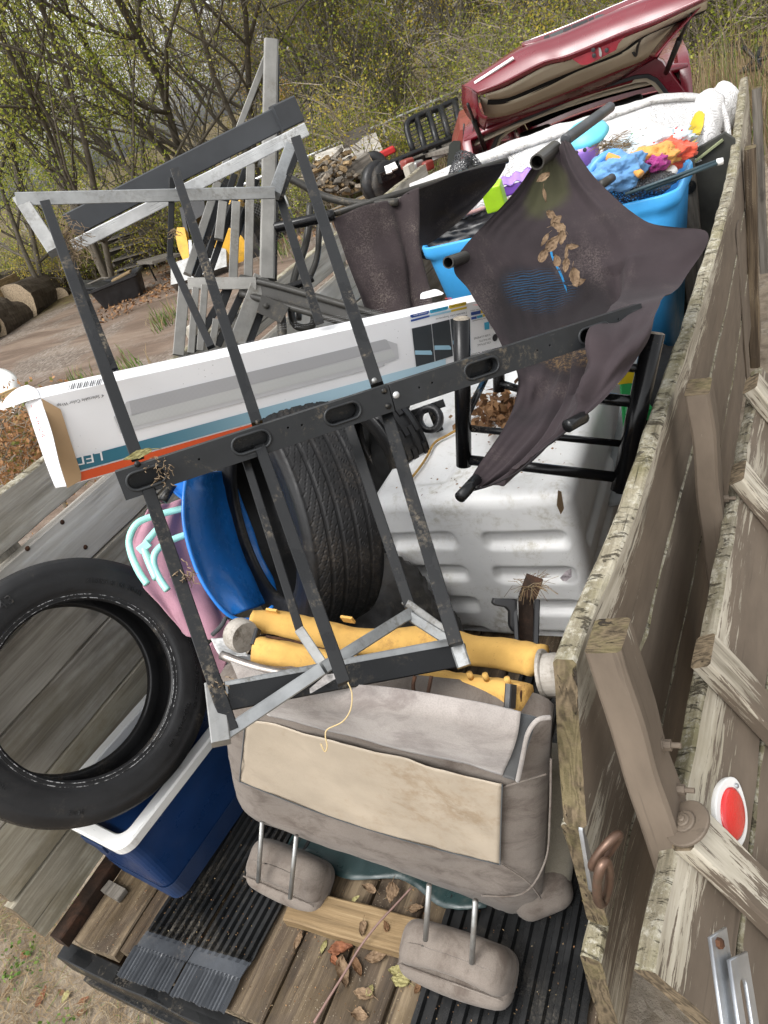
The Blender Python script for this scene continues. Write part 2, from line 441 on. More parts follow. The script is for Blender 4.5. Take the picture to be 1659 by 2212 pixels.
def m_paintwood(name, paint=(.130, .103, .078), peel=.35):
    """brown paint flaking off weathered boards; attribute 'wear' raises the loss"""
    n = NT(name)
    wood, h = wood_nodes(n, (.15, .13, .095), (.36, .325, .26), (.56, .52, .43), 1.0, .7, (.26, .23, .16))
    v = n.map((4.2, 70, 70)); fl = n.noise(1.0, v, 8, .70, .8); big = n.noise(1.0, n.map((1.6, 9, 9)), 5, .65)
    fine = n.noise(1.0, n.map((11, 190, 190)), 4, .7)
    wv = n.attr('wear')
    s = n.math('ADD', n.math('ADD', n.math('MULTIPLY', fl, .55), n.math('MULTIPLY', fine, .30)), n.math('ADD', n.math('MULTIPLY', big, .38), n.math('MULTIPLY', wv, .30)))
    m = n.thr(s, .80 - peel * .22, .815 - peel * .22)
    pv = n.noise(11, n.map((.4, 1, 1)), 5)
    pc = n.ramp(pv, [(.3, tuple(x * .8 for x in paint)), (.7, tuple(x * 1.2 for x in paint))])
    g = n.noise(1.0, n.map((2, 60, 60)), 5, .6, .4)
    pc = n.mix(n.math('MULTIPLY', n.thr(g, .42, .3), .5), pc, tuple(x * .45 for x in paint))
    c = n.mix(m, pc, wood)
    hh = n.math('SUBTRACT', n.math('ADD', n.math('MULTIPLY', g, .35), n.math('MULTIPLY', h, n.math('ADD', n.math('MULTIPLY', m, .5), .1))), n.math('MULTIPLY', m, .35))
    return n.fin(c, n.ramp(m, [(0, .62), (1, .85)]), n.bump(hh, .6, .003), 0, .25)
def m_edge(name, base=1.0):
    """bare, lichen-flecked top edge of a board"""
    n = NT(name); k = base; c, h = wood_nodes(n, (.10 * k, .085 * k, .06 * k), (.30 * k, .265 * k, .19 * k), (.52 * k, .48 * k, .38 * k), 1.0, .7, (.24 * k, .22 * k, .10 * k))
    v = n.map((1, 1, 1)); lich = n.thr(n.noise(17, v, 9, .78), .48, .56)
    c = n.mix(n.math('MULTIPLY', lich, .7), c, n.ramp(n.noise(75, v, 5, .7), [(.35, (.30 * k, .27 * k, .17 * k)), (.6, (.62 * k, .59 * k, .50 * k))]))
    cr = n.noise(1.0, n.map((55, 16, 16)), 6, .75, .8); crm = n.thr(cr, .45, .38); c = n.mix(n.math('MULTIPLY', crm, .85), c, (.05, .04, .028))
    gr = n.thr(n.noise(5, v, 7, .7), .50, .62); c = n.mix(n.math('MULTIPLY', gr, .42), c, (.15 * k, .135 * k, .065 * k))
    hh = n.math('ADD', n.math('MULTIPLY', h, .5), n.math('ADD', n.math('MULTIPLY', n.noise(55, v, 6, .7), .8), n.math('MULTIPLY', crm, -.7)))
    return n.fin(c, .9, n.bump(hh, .9, .006), 0, .2)
def m_endgrain(name, col=(.22, .17, .11), moss=0.0):
    n = NT(name); v = n.map((1, 1, 1)); r = n.noise(1.0, n.map((8, 22, 6)), 3, .5, .4); rr = n.math('MULTIPLY_ADD', n.math('SINE', n.math('MULTIPLY', r, 70)), .5, .5)
    f = n.math('ADD', n.math('MULTIPLY', rr, .28), n.math('MULTIPLY', n.noise(30, v, 8, .75), .72))
    c = n.ramp(f, [(.25, tuple(x * .35 for x in col)), (.5, col), (.75, tuple(x * 1.5 for x in col))])
    if moss: c = n.mix(n.math('MULTIPLY', n.thr(n.noise(14, v, 7, .72), .44, .6), moss), c, (.15, .13, .06))
    cr = n.thr(n.noise(1.0, n.map((30, 55, 14)), 5, .7, 1.2), .40, .33); c = n.mix(cr, c, (.03, .024, .018))
    return n.fin(c, .9, n.bump(n.math('SUBTRACT', n.noise(60, v, 5), cr), .8, .006), 0, .2)
def m_blackmetal(name, col=(.007, .0075, .008), rough=.40, dirt=.45, wet=.6):
    n = NT(name); v = n.map((1, 1, 1))
    c = n.ramp(n.noise(5, v, 5), [(.3, tuple(x * .8 for x in col)), (.7, tuple(x * 1.3 for x in col))])
    d = n.math('MULTIPLY', n.thr(n.noise(7, v, 8, .75, .5), .60 - dirt * .2, .72), n.thr(n.noise(120, v, 4, .75), .44, .62))
    c = n.mix(d, c, (.16, .13, .09))
    sc_ = n.thr(n.noise(1.0, n.map((14, 160, 160)), 3, .6), .70, .76); c = n.mix(n.math('MULTIPLY', sc_, .5), c, (.09, .09, .09))
    wm = n.thr(n.noise(9, v, 3, .5), .52, .56)
    rr = n.mix(n.math('MULTIPLY', wm, wet), (rough,) * 3, (.12,) * 3)
    rr = n.mix(d, rr, (.9, .9, .9))
    return n.fin(c, rr, n.bump(n.math('ADD', n.math('MULTIPLY', n.noise(140, v, 4), .3), d), .35, .0015), 0, .28)
def m_galv(name, col=(.36, .37, .37), dirt=.3, metal=.75, rough=.38):
    n = NT(name); v = n.map((1, 1, 1)); sp = n.vor(55, n.map((1, 1, 1)), 'F1', 'Color')
    a = n.noise(9, v, 6, .65)
    c = n.ramp(a, [(.3, tuple(x * .72 for x in col)), (.7, tuple(min(1, x * 1.25) for x in col))])
    d = n.math('MULTIPLY', n.thr(n.noise(6, v, 8, .75, .6), .58 - dirt * .2, .72), n.thr(n.noise(90, v, 5, .7), .4, .6))
    c = n.mix(n.math('MULTIPLY', d, .8), c, (.10, .085, .06))
    st = n.noise(1.0, n.map((3, 80, 80)), 4); rr = n.ramp(st, [(.3, rough - .12), (.7, rough + .15)])
    return n.fin(c, rr, n.bump(n.math('ADD', n.math('MULTIPLY', st, .3), n.noise(40, v, 4)), .15, .001), metal, .5)
def m_rust(name, a=(.055, .028, .017), b=(.14, .06, .028)):
    n = NT(name); v = n.map((1, 1, 1)); f = n.noise(16, v, 9, .75, .3)
    c = n.ramp(f, [(.3, tuple(x * .4 for x in a)), (.5, a), (.68, b)])
    return n.fin(c, .85, n.bump(n.noise(90, v, 6, .7), .5, .003), .2, .3)
def m_fabric(name, col, weave=520, rough=.95, stain=.3, scol=None, sheen=.15, dust=0.0, var=.2, big=3.0):
    n = NT(name); v = n.map((1, 1, 1)); scol = scol or tuple(x * .45 for x in col)
    f = n.noise(big, v, 6, .65); c = n.ramp(f, [(.3, tuple(x * (1 - var) for x in col)), (.7, tuple(min(1, x * (1 + var)) for x in col))])
    sm = n.thr(n.noise(big * 2.2, n.map((1, .6, 1.6)), 8, .72, .5), .62 - stain * .3, .8 - stain * .2); c = n.mix(n.math('MULTIPLY', sm, .8), c, scol)
    if dust:
        dm = n.math('MULTIPLY', n.thr(n.noise(3.0, v, 7, .7, .4), .62 - dust * .25, .8), n.thr(n.noise(190, v, 4, .8), .46, .60)); c = n.mix(n.math('MULTIPLY', dm, .7), c, (.30, .25, .21))
    w1 = n.wave(weave / 6.28, n.map((1, 1, 0), jitter=False), 0, 0, 'DIAGONAL'); w2 = n.noise(weave, v, 2, .5)
    c = n.mix(n.math('MULTIPLY', n.thr(w2, .6, .35), .25), c, tuple(x * .5 for x in col))
    nb = n.bump(n.math('ADD', n.math('MULTIPLY', w2, .7), n.math('MULTIPLY', n.noise(28, v, 5), .5)), .35, .0025)
    return n.fin(c, rough, nb, 0, .2, Sheen_Weight=sheen)
def m_rubber(name, col=(.0085, .0085, .009), dust=.38, rough=.55, dcol=(.15, .125, .095)):
    n = NT(name); v = n.map((1, 1, 1))
    c = n.ramp(n.noise(6, v, 6, .65), [(.3, tuple(x * .7 for x in col)), (.7, tuple(x * 1.7 for x in col))])
    d = n.math('MULTIPLY', n.thr(n.noise(4.2, v, 7, .7, .6), .62 - dust * .3, .8 - dust * .15), n.thr(n.noise(150, v, 5, .8), .42, .62)); c = n.mix(n.math('MULTIPLY', d, .85), c, dcol)
    rr = n.mix(n.thr(n.noise(5, v, 4), .45, .62), (rough - .18,) * 3, (rough + .12,) * 3); rr = n.mix(d, rr, (.95,) * 3)
    return n.fin(c, rr, n.bump(n.math('ADD', n.noise(60, v, 6, .7), n.math('MULTIPLY', d, .6)), .3, .0018), 0, .35)
def m_glass(name, col=(.02, .025, .025), rough=.05, alpha=None, trans=0):
    n = NT(name); n.fin(col, rough, None, 0, .6, Transmission_Weight=trans); return n.m
def m_leaf(name, cols, trans=.35, rough=.6):
    n = NT(name); g = n.n('ShaderNodeNewGeometry'); w = n.n('ShaderNodeTexWhiteNoise', noise_dimensions='1D'); n.l(g.outputs['Random Per Island'], w.inputs['W'])
    st = [(i / max(1, len(cols) - 1), c) for i, c in enumerate(cols)]; c = n.ramp(w.outputs['Value'], st)
    t = n.n('ShaderNodeBsdfTranslucent'); n.l(c, t.inputs[0]); mx = n.n('ShaderNodeMixShader'); mx.inputs[0].default_value = trans
    n.set(n.b.inputs['Base Color'], c); n.b.inputs['Roughness'].default_value = rough; n.b.inputs['Specular IOR Level'].default_value = .25
    n.l(n.b.outputs[0], mx.inputs[1]); n.l(t.outputs[0], mx.inputs[2]); n.l(mx.outputs[0], n.out.inputs[0]); return n.m
def m_bark(name, a=(.035, .030, .024), b=(.11, .095, .075)):
    n = NT(name); f = n.noise(1.0, n.map((16, 16, 3)), 8, .7, .6); c = n.ramp(f, [(.3, a), (.65, b)]); return n.fin(c, .95, n.bump(f, .8, .02), 0, .15)

def m_deadleaf(name, a, b):
    n = NT(name); f = n.noise(45, n.map((1, 1, 1)), 6, .7, .6); c = n.ramp(f, [(.3, a), (.65, b)]); ve = n.thr(n.noise(1.0, n.map((60, 260, 60)), 3), .40, .34); c = n.mix(n.math('MULTIPLY', ve, .5), c, tuple(x * .5 for x in a))
    return n.fin(c, .75, n.bump(n.noise(120, None, 5), .6, .002), 0, .25)
T = {}
T['floor'] = m_wood('wet_bed_planks', (.016, .011, .007), (.075, .053, .034), (.25, .19, .12), .6, 1.0, .8, (.085, .058, .026), .9, .25, .4, True)
T['lumber'] = m_wood('damp_lumber', (.10, .065, .03), (.24, .165, .085), (.37, .28, .16), .65, 1.0, .8, (.12, .08, .04), .7, .1)
T['chip'] = m_wood('grey_offcut', (.05, .045, .04), (.14, .125, .105), (.24, .22, .19), .8)
T['grey_wood'] = m_wood('weathered_grey_boards', (.16, .145, .12), (.40, .37, .315), (.60, .57, .50), .8, .8, .75, (.21, .18, .12), .7)
T['grey_wood2'] = m_wood('pale_grey_board', (.26, .24, .21), (.50, .47, .42), (.68, .655, .60), .8, .6, .5, (.30, .27, .2), .5)
T['stain_wood'] = m_wood('stained_plywood', (.17, .15, .105), (.40, .365, .285), (.58, .545, .44), .8, 1.1, .8, (.19, .145, .06), .7)
T['paint'] = m_paintwood('brown_flaking_paint', peel=.28)
T['paint_hi'] = m_paintwood('brown_paint_mostly_lost', peel=.34)
T['paint_lo'] = m_paintwood('brown_sound_paint', peel=-.02)
T['edge'] = m_edge('lichen_wood_edge', .78); T['edge_dark'] = m_edge('dark_wood_edge', .62)
T['endgrain'] = m_endgrain('end_grain', (.13, .10, .065)); T['endgrain_y'] = m_endgrain('mossy_end_grain', (.105, .08, .05), .4); T['logend'] = m_endgrain('log_end', (.36, .28, .19))
T['blackmetal'] = m_blackmetal('black_powder_coat'); T['blackgloss'] = m_blackmetal('black_tube_paint', (.005, .005, .0055), .25, .2, .6)
T['rail'] = m_blackmetal('black_pressed_rail', (.020, .0215, .023), .45, .14, .5)
T['greymetal'] = m_blackmetal('charcoal_channel', (.042, .045, .049), .45, .12, .25)
T['bronze'] = m_blackmetal('grey_brown_chair_tube', (.034, .032, .028), .38, .25, .4)
T['galv'] = m_galv('galvanised_tube', (.33, .34, .34), .7); T['galv_pale'] = m_galv('pale_wet_galvanised', (.52, .53, .53), .6, .5, .32); T['galv_dirty'] = m_galv('dirty_galvanised', (.30, .30, .29), .8)
T['slat'] = m_galv('dull_grey_slats', (.19, .185, .17), .5, .35, .45); T['zinc'] = m_galv('zinc_latch', (.42, .44, .46), .35, .8, .35)
T['rust'] = m_rust('rust'); T['rustdark'] = m_rust('dark_rust', (.03, .018, .012), (.075, .035, .02)); T['ruststeel'] = m_galv('rusting_bright_rod', (.28, .25, .23), .9, .85, .35)
T['rubber'] = m_rubber('tyre_rubber'); T['tread'] = m_rubber('dusty_tread', (.011, .011, .0115), .72, .78, (.13, .105, .08)); T['mat'] = m_rubber('ribbed_mat', (.008, .0085, .009), .45, .45, (.14, .12, .09)); T['matlip'] = m_rubber('mat_lip', (.040, .044, .050), .2, .42)
T['brown'] = m_fabric('brown_stretch_fabric', (.033, .024, .025), 900, .85, .25, (.02, .016, .017), .06, .75, .25); T['brown_d'] = m_fabric('dark_stretch_fabric', (.012, .010, .012), 900, .7, .4, (.02, .015, .01), .04, .5)
T['velour'] = m_fabric('taupe_velour', (.178, .152, .130), 420, .95, .6, (.080, .060, .048), .08, 0, .14, 5); T['velour_p'] = m_fabric('pale_twill', (.30, .272, .25), 420, .95, .6, (.15, .125, .115), .3, 0, .15, 4)
T['vinyl'] = m_plain('cream_vinyl', (.37, .315, .245), .5, var=.12, bump=.3, bs=150, dirt=.45, dcol=(.26, .19, .12), dscale=4); T['foam'] = m_plain('yellow_foam', (.58, .35, .10), .9, var=.2, bump=.5, bs=38, dirt=.5, dcol=(.30, .16, .06), dscale=6, speck=.6, spec=.2)
T['capgrey'] = m_plain('dirty_beige_plastic', (.36, .33, .29), .55, var=.15, dirt=.5, dscale=8); T['charcoal_cloth'] = m_fabric('charcoal_felt', (.06, .063, .065), 600, .95, .1)
T['navy'] = m_plain('navy_plastic', (.006, .027, .095), .36, scr=.45, var=.2, bump=.12, bs=30, dirt=.12, dcol=(.03, .05, .10)); T['navyrib'] = m_plain('navy_plastic_ribbed', (.005, .020, .065), .5, var=.2)
T['whitep'] = m_plain('white_plastic', (.72, .72, .70), .42, scr=.45, var=.05, bump=.08, dirt=.25, dcol=(.35, .30, .23), dscale=10, speck=.15); T['whitebox'] = m_plain('dirty_white_plastic', (.70, .70, .69), .40, scr=.45, var=.06, bump=.08, bs=25, dirt=.42, dcol=(.33, .30, .22), dscale=5, speck=.45)
T['inner'] = m_plain('grey_liner', (.12, .13, .14), .35); T['liner'] = m_plain('pale_liner', (.42, .44, .48), .4, dirt=.2)
T['blue'] = m_plain('royal_blue_plastic', (.014, .17, .56), .25, scr=.45, var=.18, bump=.06, bs=20, dirt=.1, dcol=(.02, .05, .12), coat=.2); T['skyblue'] = m_plain('sky_blue_plastic', (.06, .38, .80), .4, scr=.45, var=.1, bump=.06, dirt=.12, dcol=(.04, .12, .2)); T['pailblue'] = m_plain('light_blue_plastic', (.09, .30, .68), .35, var=.1, dirt=.25)
T['pink'] = m_fabric('pink_canvas', (.38, .20, .25), 700, .9, .35, (.16, .07, .08)); T['mint'] = m_plain('mint_paint', (.33, .68, .60), .3, var=.06, dirt=.12, coat=.2)
T['card'] = m_plain('cardboard', (.40, .27, .15), .85, var=.08, bump=.15); T['print'] = m_plain('printed_card', (.80, .80, .81), .45, var=.025, bump=.04, speck=.3); T['teal'] = m_plain('teal_ink', (.028, .155, .225), .45, var=.05); T['paleblue'] = m_plain('pale_blue_ink', (.30, .50, .62), .45, var=.04); T['orange'] = m_plain('orange_ink', (.62, .085, .022), .45, var=.04); T['ink'] = m_plain('black_ink', (.02, .02, .025), .5, var=.02); T['inkg'] = m_plain('grey_ink', (.33, .33, .34), .5, var=.1); T['inkg2'] = m_plain('light_grey_ink', (.50, .50, .51), .5, var=.1); T['inkred'] = m_plain('red_ink', (.55, .03, .03), .5); T['inknavy'] = m_plain('navy_ink', (.03, .08, .32), .5); T['inkcyan'] = m_plain('cyan_ink', (.05, .36, .55), .5); T['inkyel'] = m_plain('yellow_ink', (.60, .42, .03), .5); T['inkdark'] = m_plain('photo_ink', (.035, .042, .048), .5, var=.4, scale=3)
T['redpaint'] = m_plain('burgundy_car_paint', (.125, .004, .012), .28, var=.1, bump=.02, coat=.5, scale=2); T['redpaint2'] = m_plain('faded_red_paint', (.20, .035, .025), .4, var=.15, coat=.3, scale=2); T['cream'] = m_plain('cream_trim', (.42, .36, .27), .7, var=.06); T['black'] = m_plain('black_plastic', (.012, .012, .013), .4, var=.2, dirt=.1); T['blackm'] = m_plain('matt_black', (.008, .008, .008), .9, spec=.2); T['carglass'] = m_glass('tinted_glass', (.03, .035, .033), .04); T['chrome'] = m_galv('chrome', (.7, .7, .7), 0, 1, .12)
T['lime'] = m_plain('lime_plastic', (.36, .62, .02), .35); T['purple'] = m_plain('lilac_plastic', (.36, .20, .62), .35, dirt=.1); T['purpled'] = m_plain('violet_plastic', (.17, .06, .40), .4); T['aqua'] = m_plain('aqua_plastic', (.12, .50, .62), .4, dirt=.1); T['yellowp'] = m_plain('yellow_plastic', (.68, .50, .02), .35, dirt=.1); T['greenp'] = m_plain('green_plastic', (.02, .30, .08), .4); T['yellowc'] = m_fabric('mustard_cloth', (.50, .36, .03), 600, .9, .3); T['orangec'] = m_fabric('orange_cloth', (.62, .30, .08), 600, .9, .2); T['redc'] = m_fabric('coral_cloth', (.60, .09, .05), 600, .9, .2); T['magc'] = m_fabric('magenta_cloth', (.30, .04, .18), 600, .9, .1); T['bluec'] = m_fabric('soft_blue_cloth', (.12, .27, .50), 500, .9, .35, (.05, .1, .2))
T['red_reflect'] = m_plain('red_reflector', (.62, .006, .006), .15, var=.1, bump=.5, bs=260, coat=1.0)
T['bark'] = m_bark('bark', (.05, .043, .034), (.15, .13, .10)); T['barkg'] = m_bark('grey_bark', (.12, .108, .09), (.32, .29, .25)); T['twig'] = m_bark('twig_bark', (.13, .11, .085), (.33, .28, .22)); T['logbark'] = m_bark('log_bark', (.03, .024, .018), (.10, .08, .06))
T['leaf_g'] = m_leaf('green_yellow_leaves', [(.13, .17, .02), (.26, .31, .04), (.38, .40, .07), (.48, .45, .10)], .5); T['leaf_y'] = m_leaf('yellow_leaves', [(.36, .33, .07), (.48, .41, .08), (.58, .43, .07), (.34, .36, .08)], .5); T['leaf_d'] = m_leaf('deep_green_leaves', [(.03, .06, .008), (.07, .11, .015), (.12, .16, .02)]); T['leaf_o'] = m_leaf('orange_leaves', [(.5, .24, .02), (.6, .32, .03), (.42, .25, .04)]); T['leaf_b'] = m_leaf('brown_leaves', [(.10, .055, .03), (.20, .11, .055), (.30, .17, .08), (.16, .07, .035)], .15, .8); T['leaf_dry'] = m_deadleaf('curled_dry_leaves', (.09, .055, .032), (.24, .165, .10)); T['leaf_ol'] = m_deadleaf('olive_leaf', (.15, .13, .045), (.33, .30, .14)); T['leaf_rust'] = m_deadleaf('rusty_leaf', (.11, .045, .025), (.24, .095, .045))
T['grass_dry'] = m_leaf('dry_grass', [(.18, .12, .06), (.28, .20, .11), (.12, .08, .045), (.33, .27, .17)], .15, .8); T['grass_g'] = m_leaf('green_weeds', [(.05, .11, .015), (.1, .18, .03), (.17, .22, .05)], .25)
# ------------------------------------------------------------------ ground
def m_ground():
    n = NT('yard_ground'); P = n.sep(); v = n.co
    sand = n.ramp(n.noise(7, v, 8, .7), [(.3, (.13, .10, .072)), (.5, (.235, .19, .14)), (.7, (.34, .285, .21))])
    grav = n.vor(38, v, 'F1', 'Color'); gv = n.n('ShaderNodeRGBToBW'); n.l(grav, gv.inputs[0])
    sand = n.mix(n.math('MULTIPLY', n.thr(n.noise(3, v, 5), .5, .62), .45), sand, n.ramp(gv.outputs[0], [(.1, (.10, .085, .065)), (.9, (.38, .34, .28))]))
    track = n.ramp(n.noise(1.0, n.map((.35, 2.4, 1), jitter=False), 7, .65, .8), [(.3, (.085, .062, .045)), (.5, (.145, .105, .08)), (.7, (.225, .175, .135))])
    stones = n.vor(24, v, 'F1', 'Color'); sv = n.n('ShaderNodeRGBToBW'); n.l(stones, sv.inputs[0])
    gravel = n.ramp(sv.outputs[0], [(.1, (.07, .065, .055)), (.5, (.17, .155, .135)), (.95, (.36, .34, .31))])
    gm = n.thr(n.noise(.55, v, 5, .6, .4), .47, .58)
    track = n.mix(n.math('MULTIPLY', gm, .4), track, gravel)
    near = n.thr(P[0], -4.2, -3.4); c = n.mix(near, track, sand)
    litter = n.ramp(n.noise(5, v, 9, .75), [(.32, (.03, .024, .014)), (.5, (.10, .072, .038)), (.62, (.12, .11, .035)), (.75, (.22, .15, .07))])
    far = n.math('ADD', n.math('ADD', n.math('MULTIPLY', P[1], .75), n.math('MULTIPLY', P[0], -.35)), n.math('MULTIPLY', n.noise(.35, v, 4), 5.0))
    c = n.mix(n.thr(far, 16.3, 17.6), c, litter)
    h = n.math('ADD', n.math('MULTIPLY', n.noise(9, v, 8, .72), 1.0), n.math('MULTIPLY', n.noise(60, v, 4, .7), .35))
    return n.fin(c, .95, n.bump(h, .7, .03), 0, .15)
def ghash(x, y): return noise.noise(Vector((x * .35, y * .35, 1.7))) * .10 + noise.noise(Vector((x * 1.9, y * 1.9, 4.1))) * .02
def gz(x, y):
    r = math.hypot(x, y); k = min(1, max(0, (r - 1.5) / 4)); up = min(22.0, max(0.0, r - 26)) * .045 * (1 if x > -.9 * y else .3)
    return ghash(x, y) * k + up * 1.0 - 0.0
gv_, gf_ = [], []
rad = [0] + [1.2 * 1.19 ** i for i in range(36)]; NA = 96
for i, rr in enumerate(rad):
    for k in range(NA):
        a = 2 * math.pi * k / NA; x, y = rr * math.cos(a), rr * math.sin(a) + .8; gv_.append((x, y, gz(x, y)))
for i in range(len(rad) - 1):
    for k in range(NA):
        k2 = (k + 1) % NA; gf_.append((i * NA + k, i * NA + NA + k, i * NA + NA + k2, i * NA + k2))
ground = mesh_obj('ground', gv_, gf_, m_ground(), M=Matrix.Identity(4), smooth=True, kind='structure')

# ------------------------------------------------------------------ foliage helpers
def add_blade(mb, p, h, w, lean, rng, segs=2, mi=0):
    a = rng.uniform(0, 6.28); d = Vector((math.cos(a), math.sin(a), 0)); s = Vector((-d.y, d.x, 0)) * w * .5; p = Vector(p)
    prev = [p - s, p + s]; n = len(mb.v); vs = prev[:]
    for i in range(1, segs + 1):
        t = i / segs; c = p + Vector((0, 0, h * t)) + d * lean * t * t; k = 1 - t * .8; vs += [c - s * k, c + s * k]
    mb.add(vs, [(2 * i, 2 * i + 1, 2 * i + 3, 2 * i + 2) for i in range(segs)], mi)
def add_leaf(mb, p, s, rng, mi=0, up=.4):
    n = Vector((rng.gauss(0, 1), rng.gauss(0, 1), rng.gauss(0, 1) + up)); n.normalize(); u = n.orthogonal().normalized(); a = rng.uniform(0, 6.28)
    v = n.cross(u); u, v = u * math.cos(a) + v * math.sin(a), v * math.cos(a) - u * math.sin(a); p = Vector(p)
    mb.add([p, p + u * s * .5 + v * s * .32, p + u * s, p + u * s * .5 - v * s * .32], [(0, 1, 2, 3)], mi)
def grow(wood, leaves, rng, p, d, L, r, lev, maxlev, opt, mi_leaf=0):
    """a wandering limb with side branches, all in local metres"""
    n = 5 if lev < 2 else 4; pts = [p.copy()]; rs = [r]; q = p.copy(); dd = d.copy()
    for i in range(n):
        dd = (dd + Vector((rng.gauss(0, 1), rng.gauss(0, 1), rng.gauss(0, 1))) * opt['wig'] + Vector((0, 0, opt['up'] if lev else opt['up0']))).normalized()
        q = q + dd * L / n; pts.append(q.copy()); rs.append(r * (1 - (i + 1) / n * (.62 if lev < maxlev else .9)))
    wood.tube(pts, rs, 7 if lev == 0 else (5 if lev == 1 else 3), cap=False)
    if lev >= opt['leaf_from']:
        for k in range(opt['nl']):
            t = rng.uniform(.15, 1.05) * n; i = min(int(t), n - 1); c = pts[i].lerp(pts[i + 1], min(1, t - i))
            if opt['clump'] and noise.noise(c * opt['clump']) < opt['gap'] + .04: continue
            c = c + Vector((rng.gauss(0, 1), rng.gauss(0, 1), rng.gauss(0, 1))) * opt['sp']
            add_leaf(leaves, c, opt['ls'] * rng.uniform(.6, 1.3), rng, mi_leaf)
    if lev < maxlev:
        for k in range(opt['nb'][lev]):
            t = rng.uniform(opt['b0'] if lev == 0 else .15, 1.0) * n; i = min(int(t), n - 1); c = pts[i].lerp(pts[i + 1], min(1, t - i))
            ax = (pts[i + 1] - pts[i]).normalized(); o = ax.orthogonal().normalized(); a = rng.uniform(0, 6.28); o = o * math.cos(a) + ax.cross(o) * math.sin(a)
            sp = rng.uniform(*opt['ang']); nd = (ax * math.cos(sp) + o * math.sin(sp)).normalized()
            grow(wood, leaves, rng, c, nd, L * rng.uniform(.42, .68) * (1 - .3 * t / n), max(.004, rs[i] * rng.uniform(.45, .65)), lev + 1, maxlev, opt, mi_leaf)
def make_tree(name, label, cat, seed, h, r, opt, barkm, leafm, stems=1, crown_name='crown', group=None):
    rng = random.Random(seed); wood, leaves = MB(), MB()
    for s in range(stems):
        a = rng.uniform(0, 6.28); d = Vector((math.cos(a) * opt['tilt'], math.sin(a) * opt['tilt'], 1)).normalized()
        grow(wood, leaves, rng, Vector((math.cos(a) * .12 * (stems > 1), math.sin(a) * .12 * (stems > 1), -.1)), d, h * rng.uniform(.75, 1), r * rng.uniform(.7, 1), 0, opt['lev'], opt)
    root = thing(name, label, cat, (0, 0, 0), group)
    wood.build('trunk', barkm, root, smooth=True)
    if leaves.v: leaves.build(crown_name, leafm, root)
    return root
base_opt = dict(wig=.16, up=.10, up0=.05, leaf_from=2, nl=7, sp=.10, ls=.075, nb=[9, 6, 4], ang=(.45, 1.1), b0=.25, tilt=.12, lev=3, clump=1.3, gap=-.05)
def opt(**k): o = dict(base_opt); o.update(k); return o
def polar(px, py, dist):
    v = ray(px, py); v.z = 0; v.normalize(); x, y = CAM.x + v.x * dist, CAM.y + v.y * dist
    return Vector((x, y, gz(x, y)))
G_TREE = 'trees of the wood behind the yard'
protos = [
 make_tree('deciduous_tree', '', 'tree', 3, 9.0, .085, opt(nl=62, gap=-.02, tilt=.35, b0=.12, nb=[8, 5, 4], ls=.062, sp=.22, clump=.9), T['bark'], T['leaf_g'], 4, group=G_TREE),
 make_tree('deciduous_tree', '', 'tree', 8, 9.5, .095, opt(nl=46, gap=.0, wig=.2, nb=[8, 5, 5], tilt=.25, b0=.15, ls=.060, sp=.22, clump=.9), T['bark'], T['leaf_g'], 3, group=G_TREE),
 make_tree('deciduous_tree', '', 'tree', 14, 8.0, .05, opt(nl=60, gap=-.05, up=.16, sp=.24, ls=.062, wig=.1, b0=.08, nb=[13, 6, 3]), T['barkg'], T['leaf_g'], 3, group=G_TREE),
 make_tree('deciduous_tree', '', 'tree', 21, 8.0, .05, opt(nl=46, gap=-.05, up=.12, ls=.064, sp=.24, b0=.08, nb=[12, 6, 3]), T['barkg'], T['leaf_y'], 3, group=G_TREE),
 make_tree('bare_tree', '', 'tree', 33, 8.5, .065, opt(nl=7, gap=.0, nb=[12, 8, 6], wig=.22, up=.05, b0=.1, tilt=.3, ls=.055), T['barkg'], T['leaf_y'], 4, group=G_TREE),
 make_tree('deciduous_tree', '', 'tree', 41, 10.0, .09, opt(nl=60, gap=-.3, ls=.075, sp=.26, up=.1, b0=.1), T['bark'], T['leaf_o'], 1, group=G_TREE),
 make_tree('evergreen_tree', '', 'tree', 52, 11.0, .2, opt(nl=14, gap=-.4, ls=.12, sp=.2, up=-.02, up0=.12, tilt=.02, b0=.1, nb=[26, 5, 3], wig=.06, ang=(1.0, 1.5)), T['bark'], T['leaf_d'], 1, group=G_TREE),
]
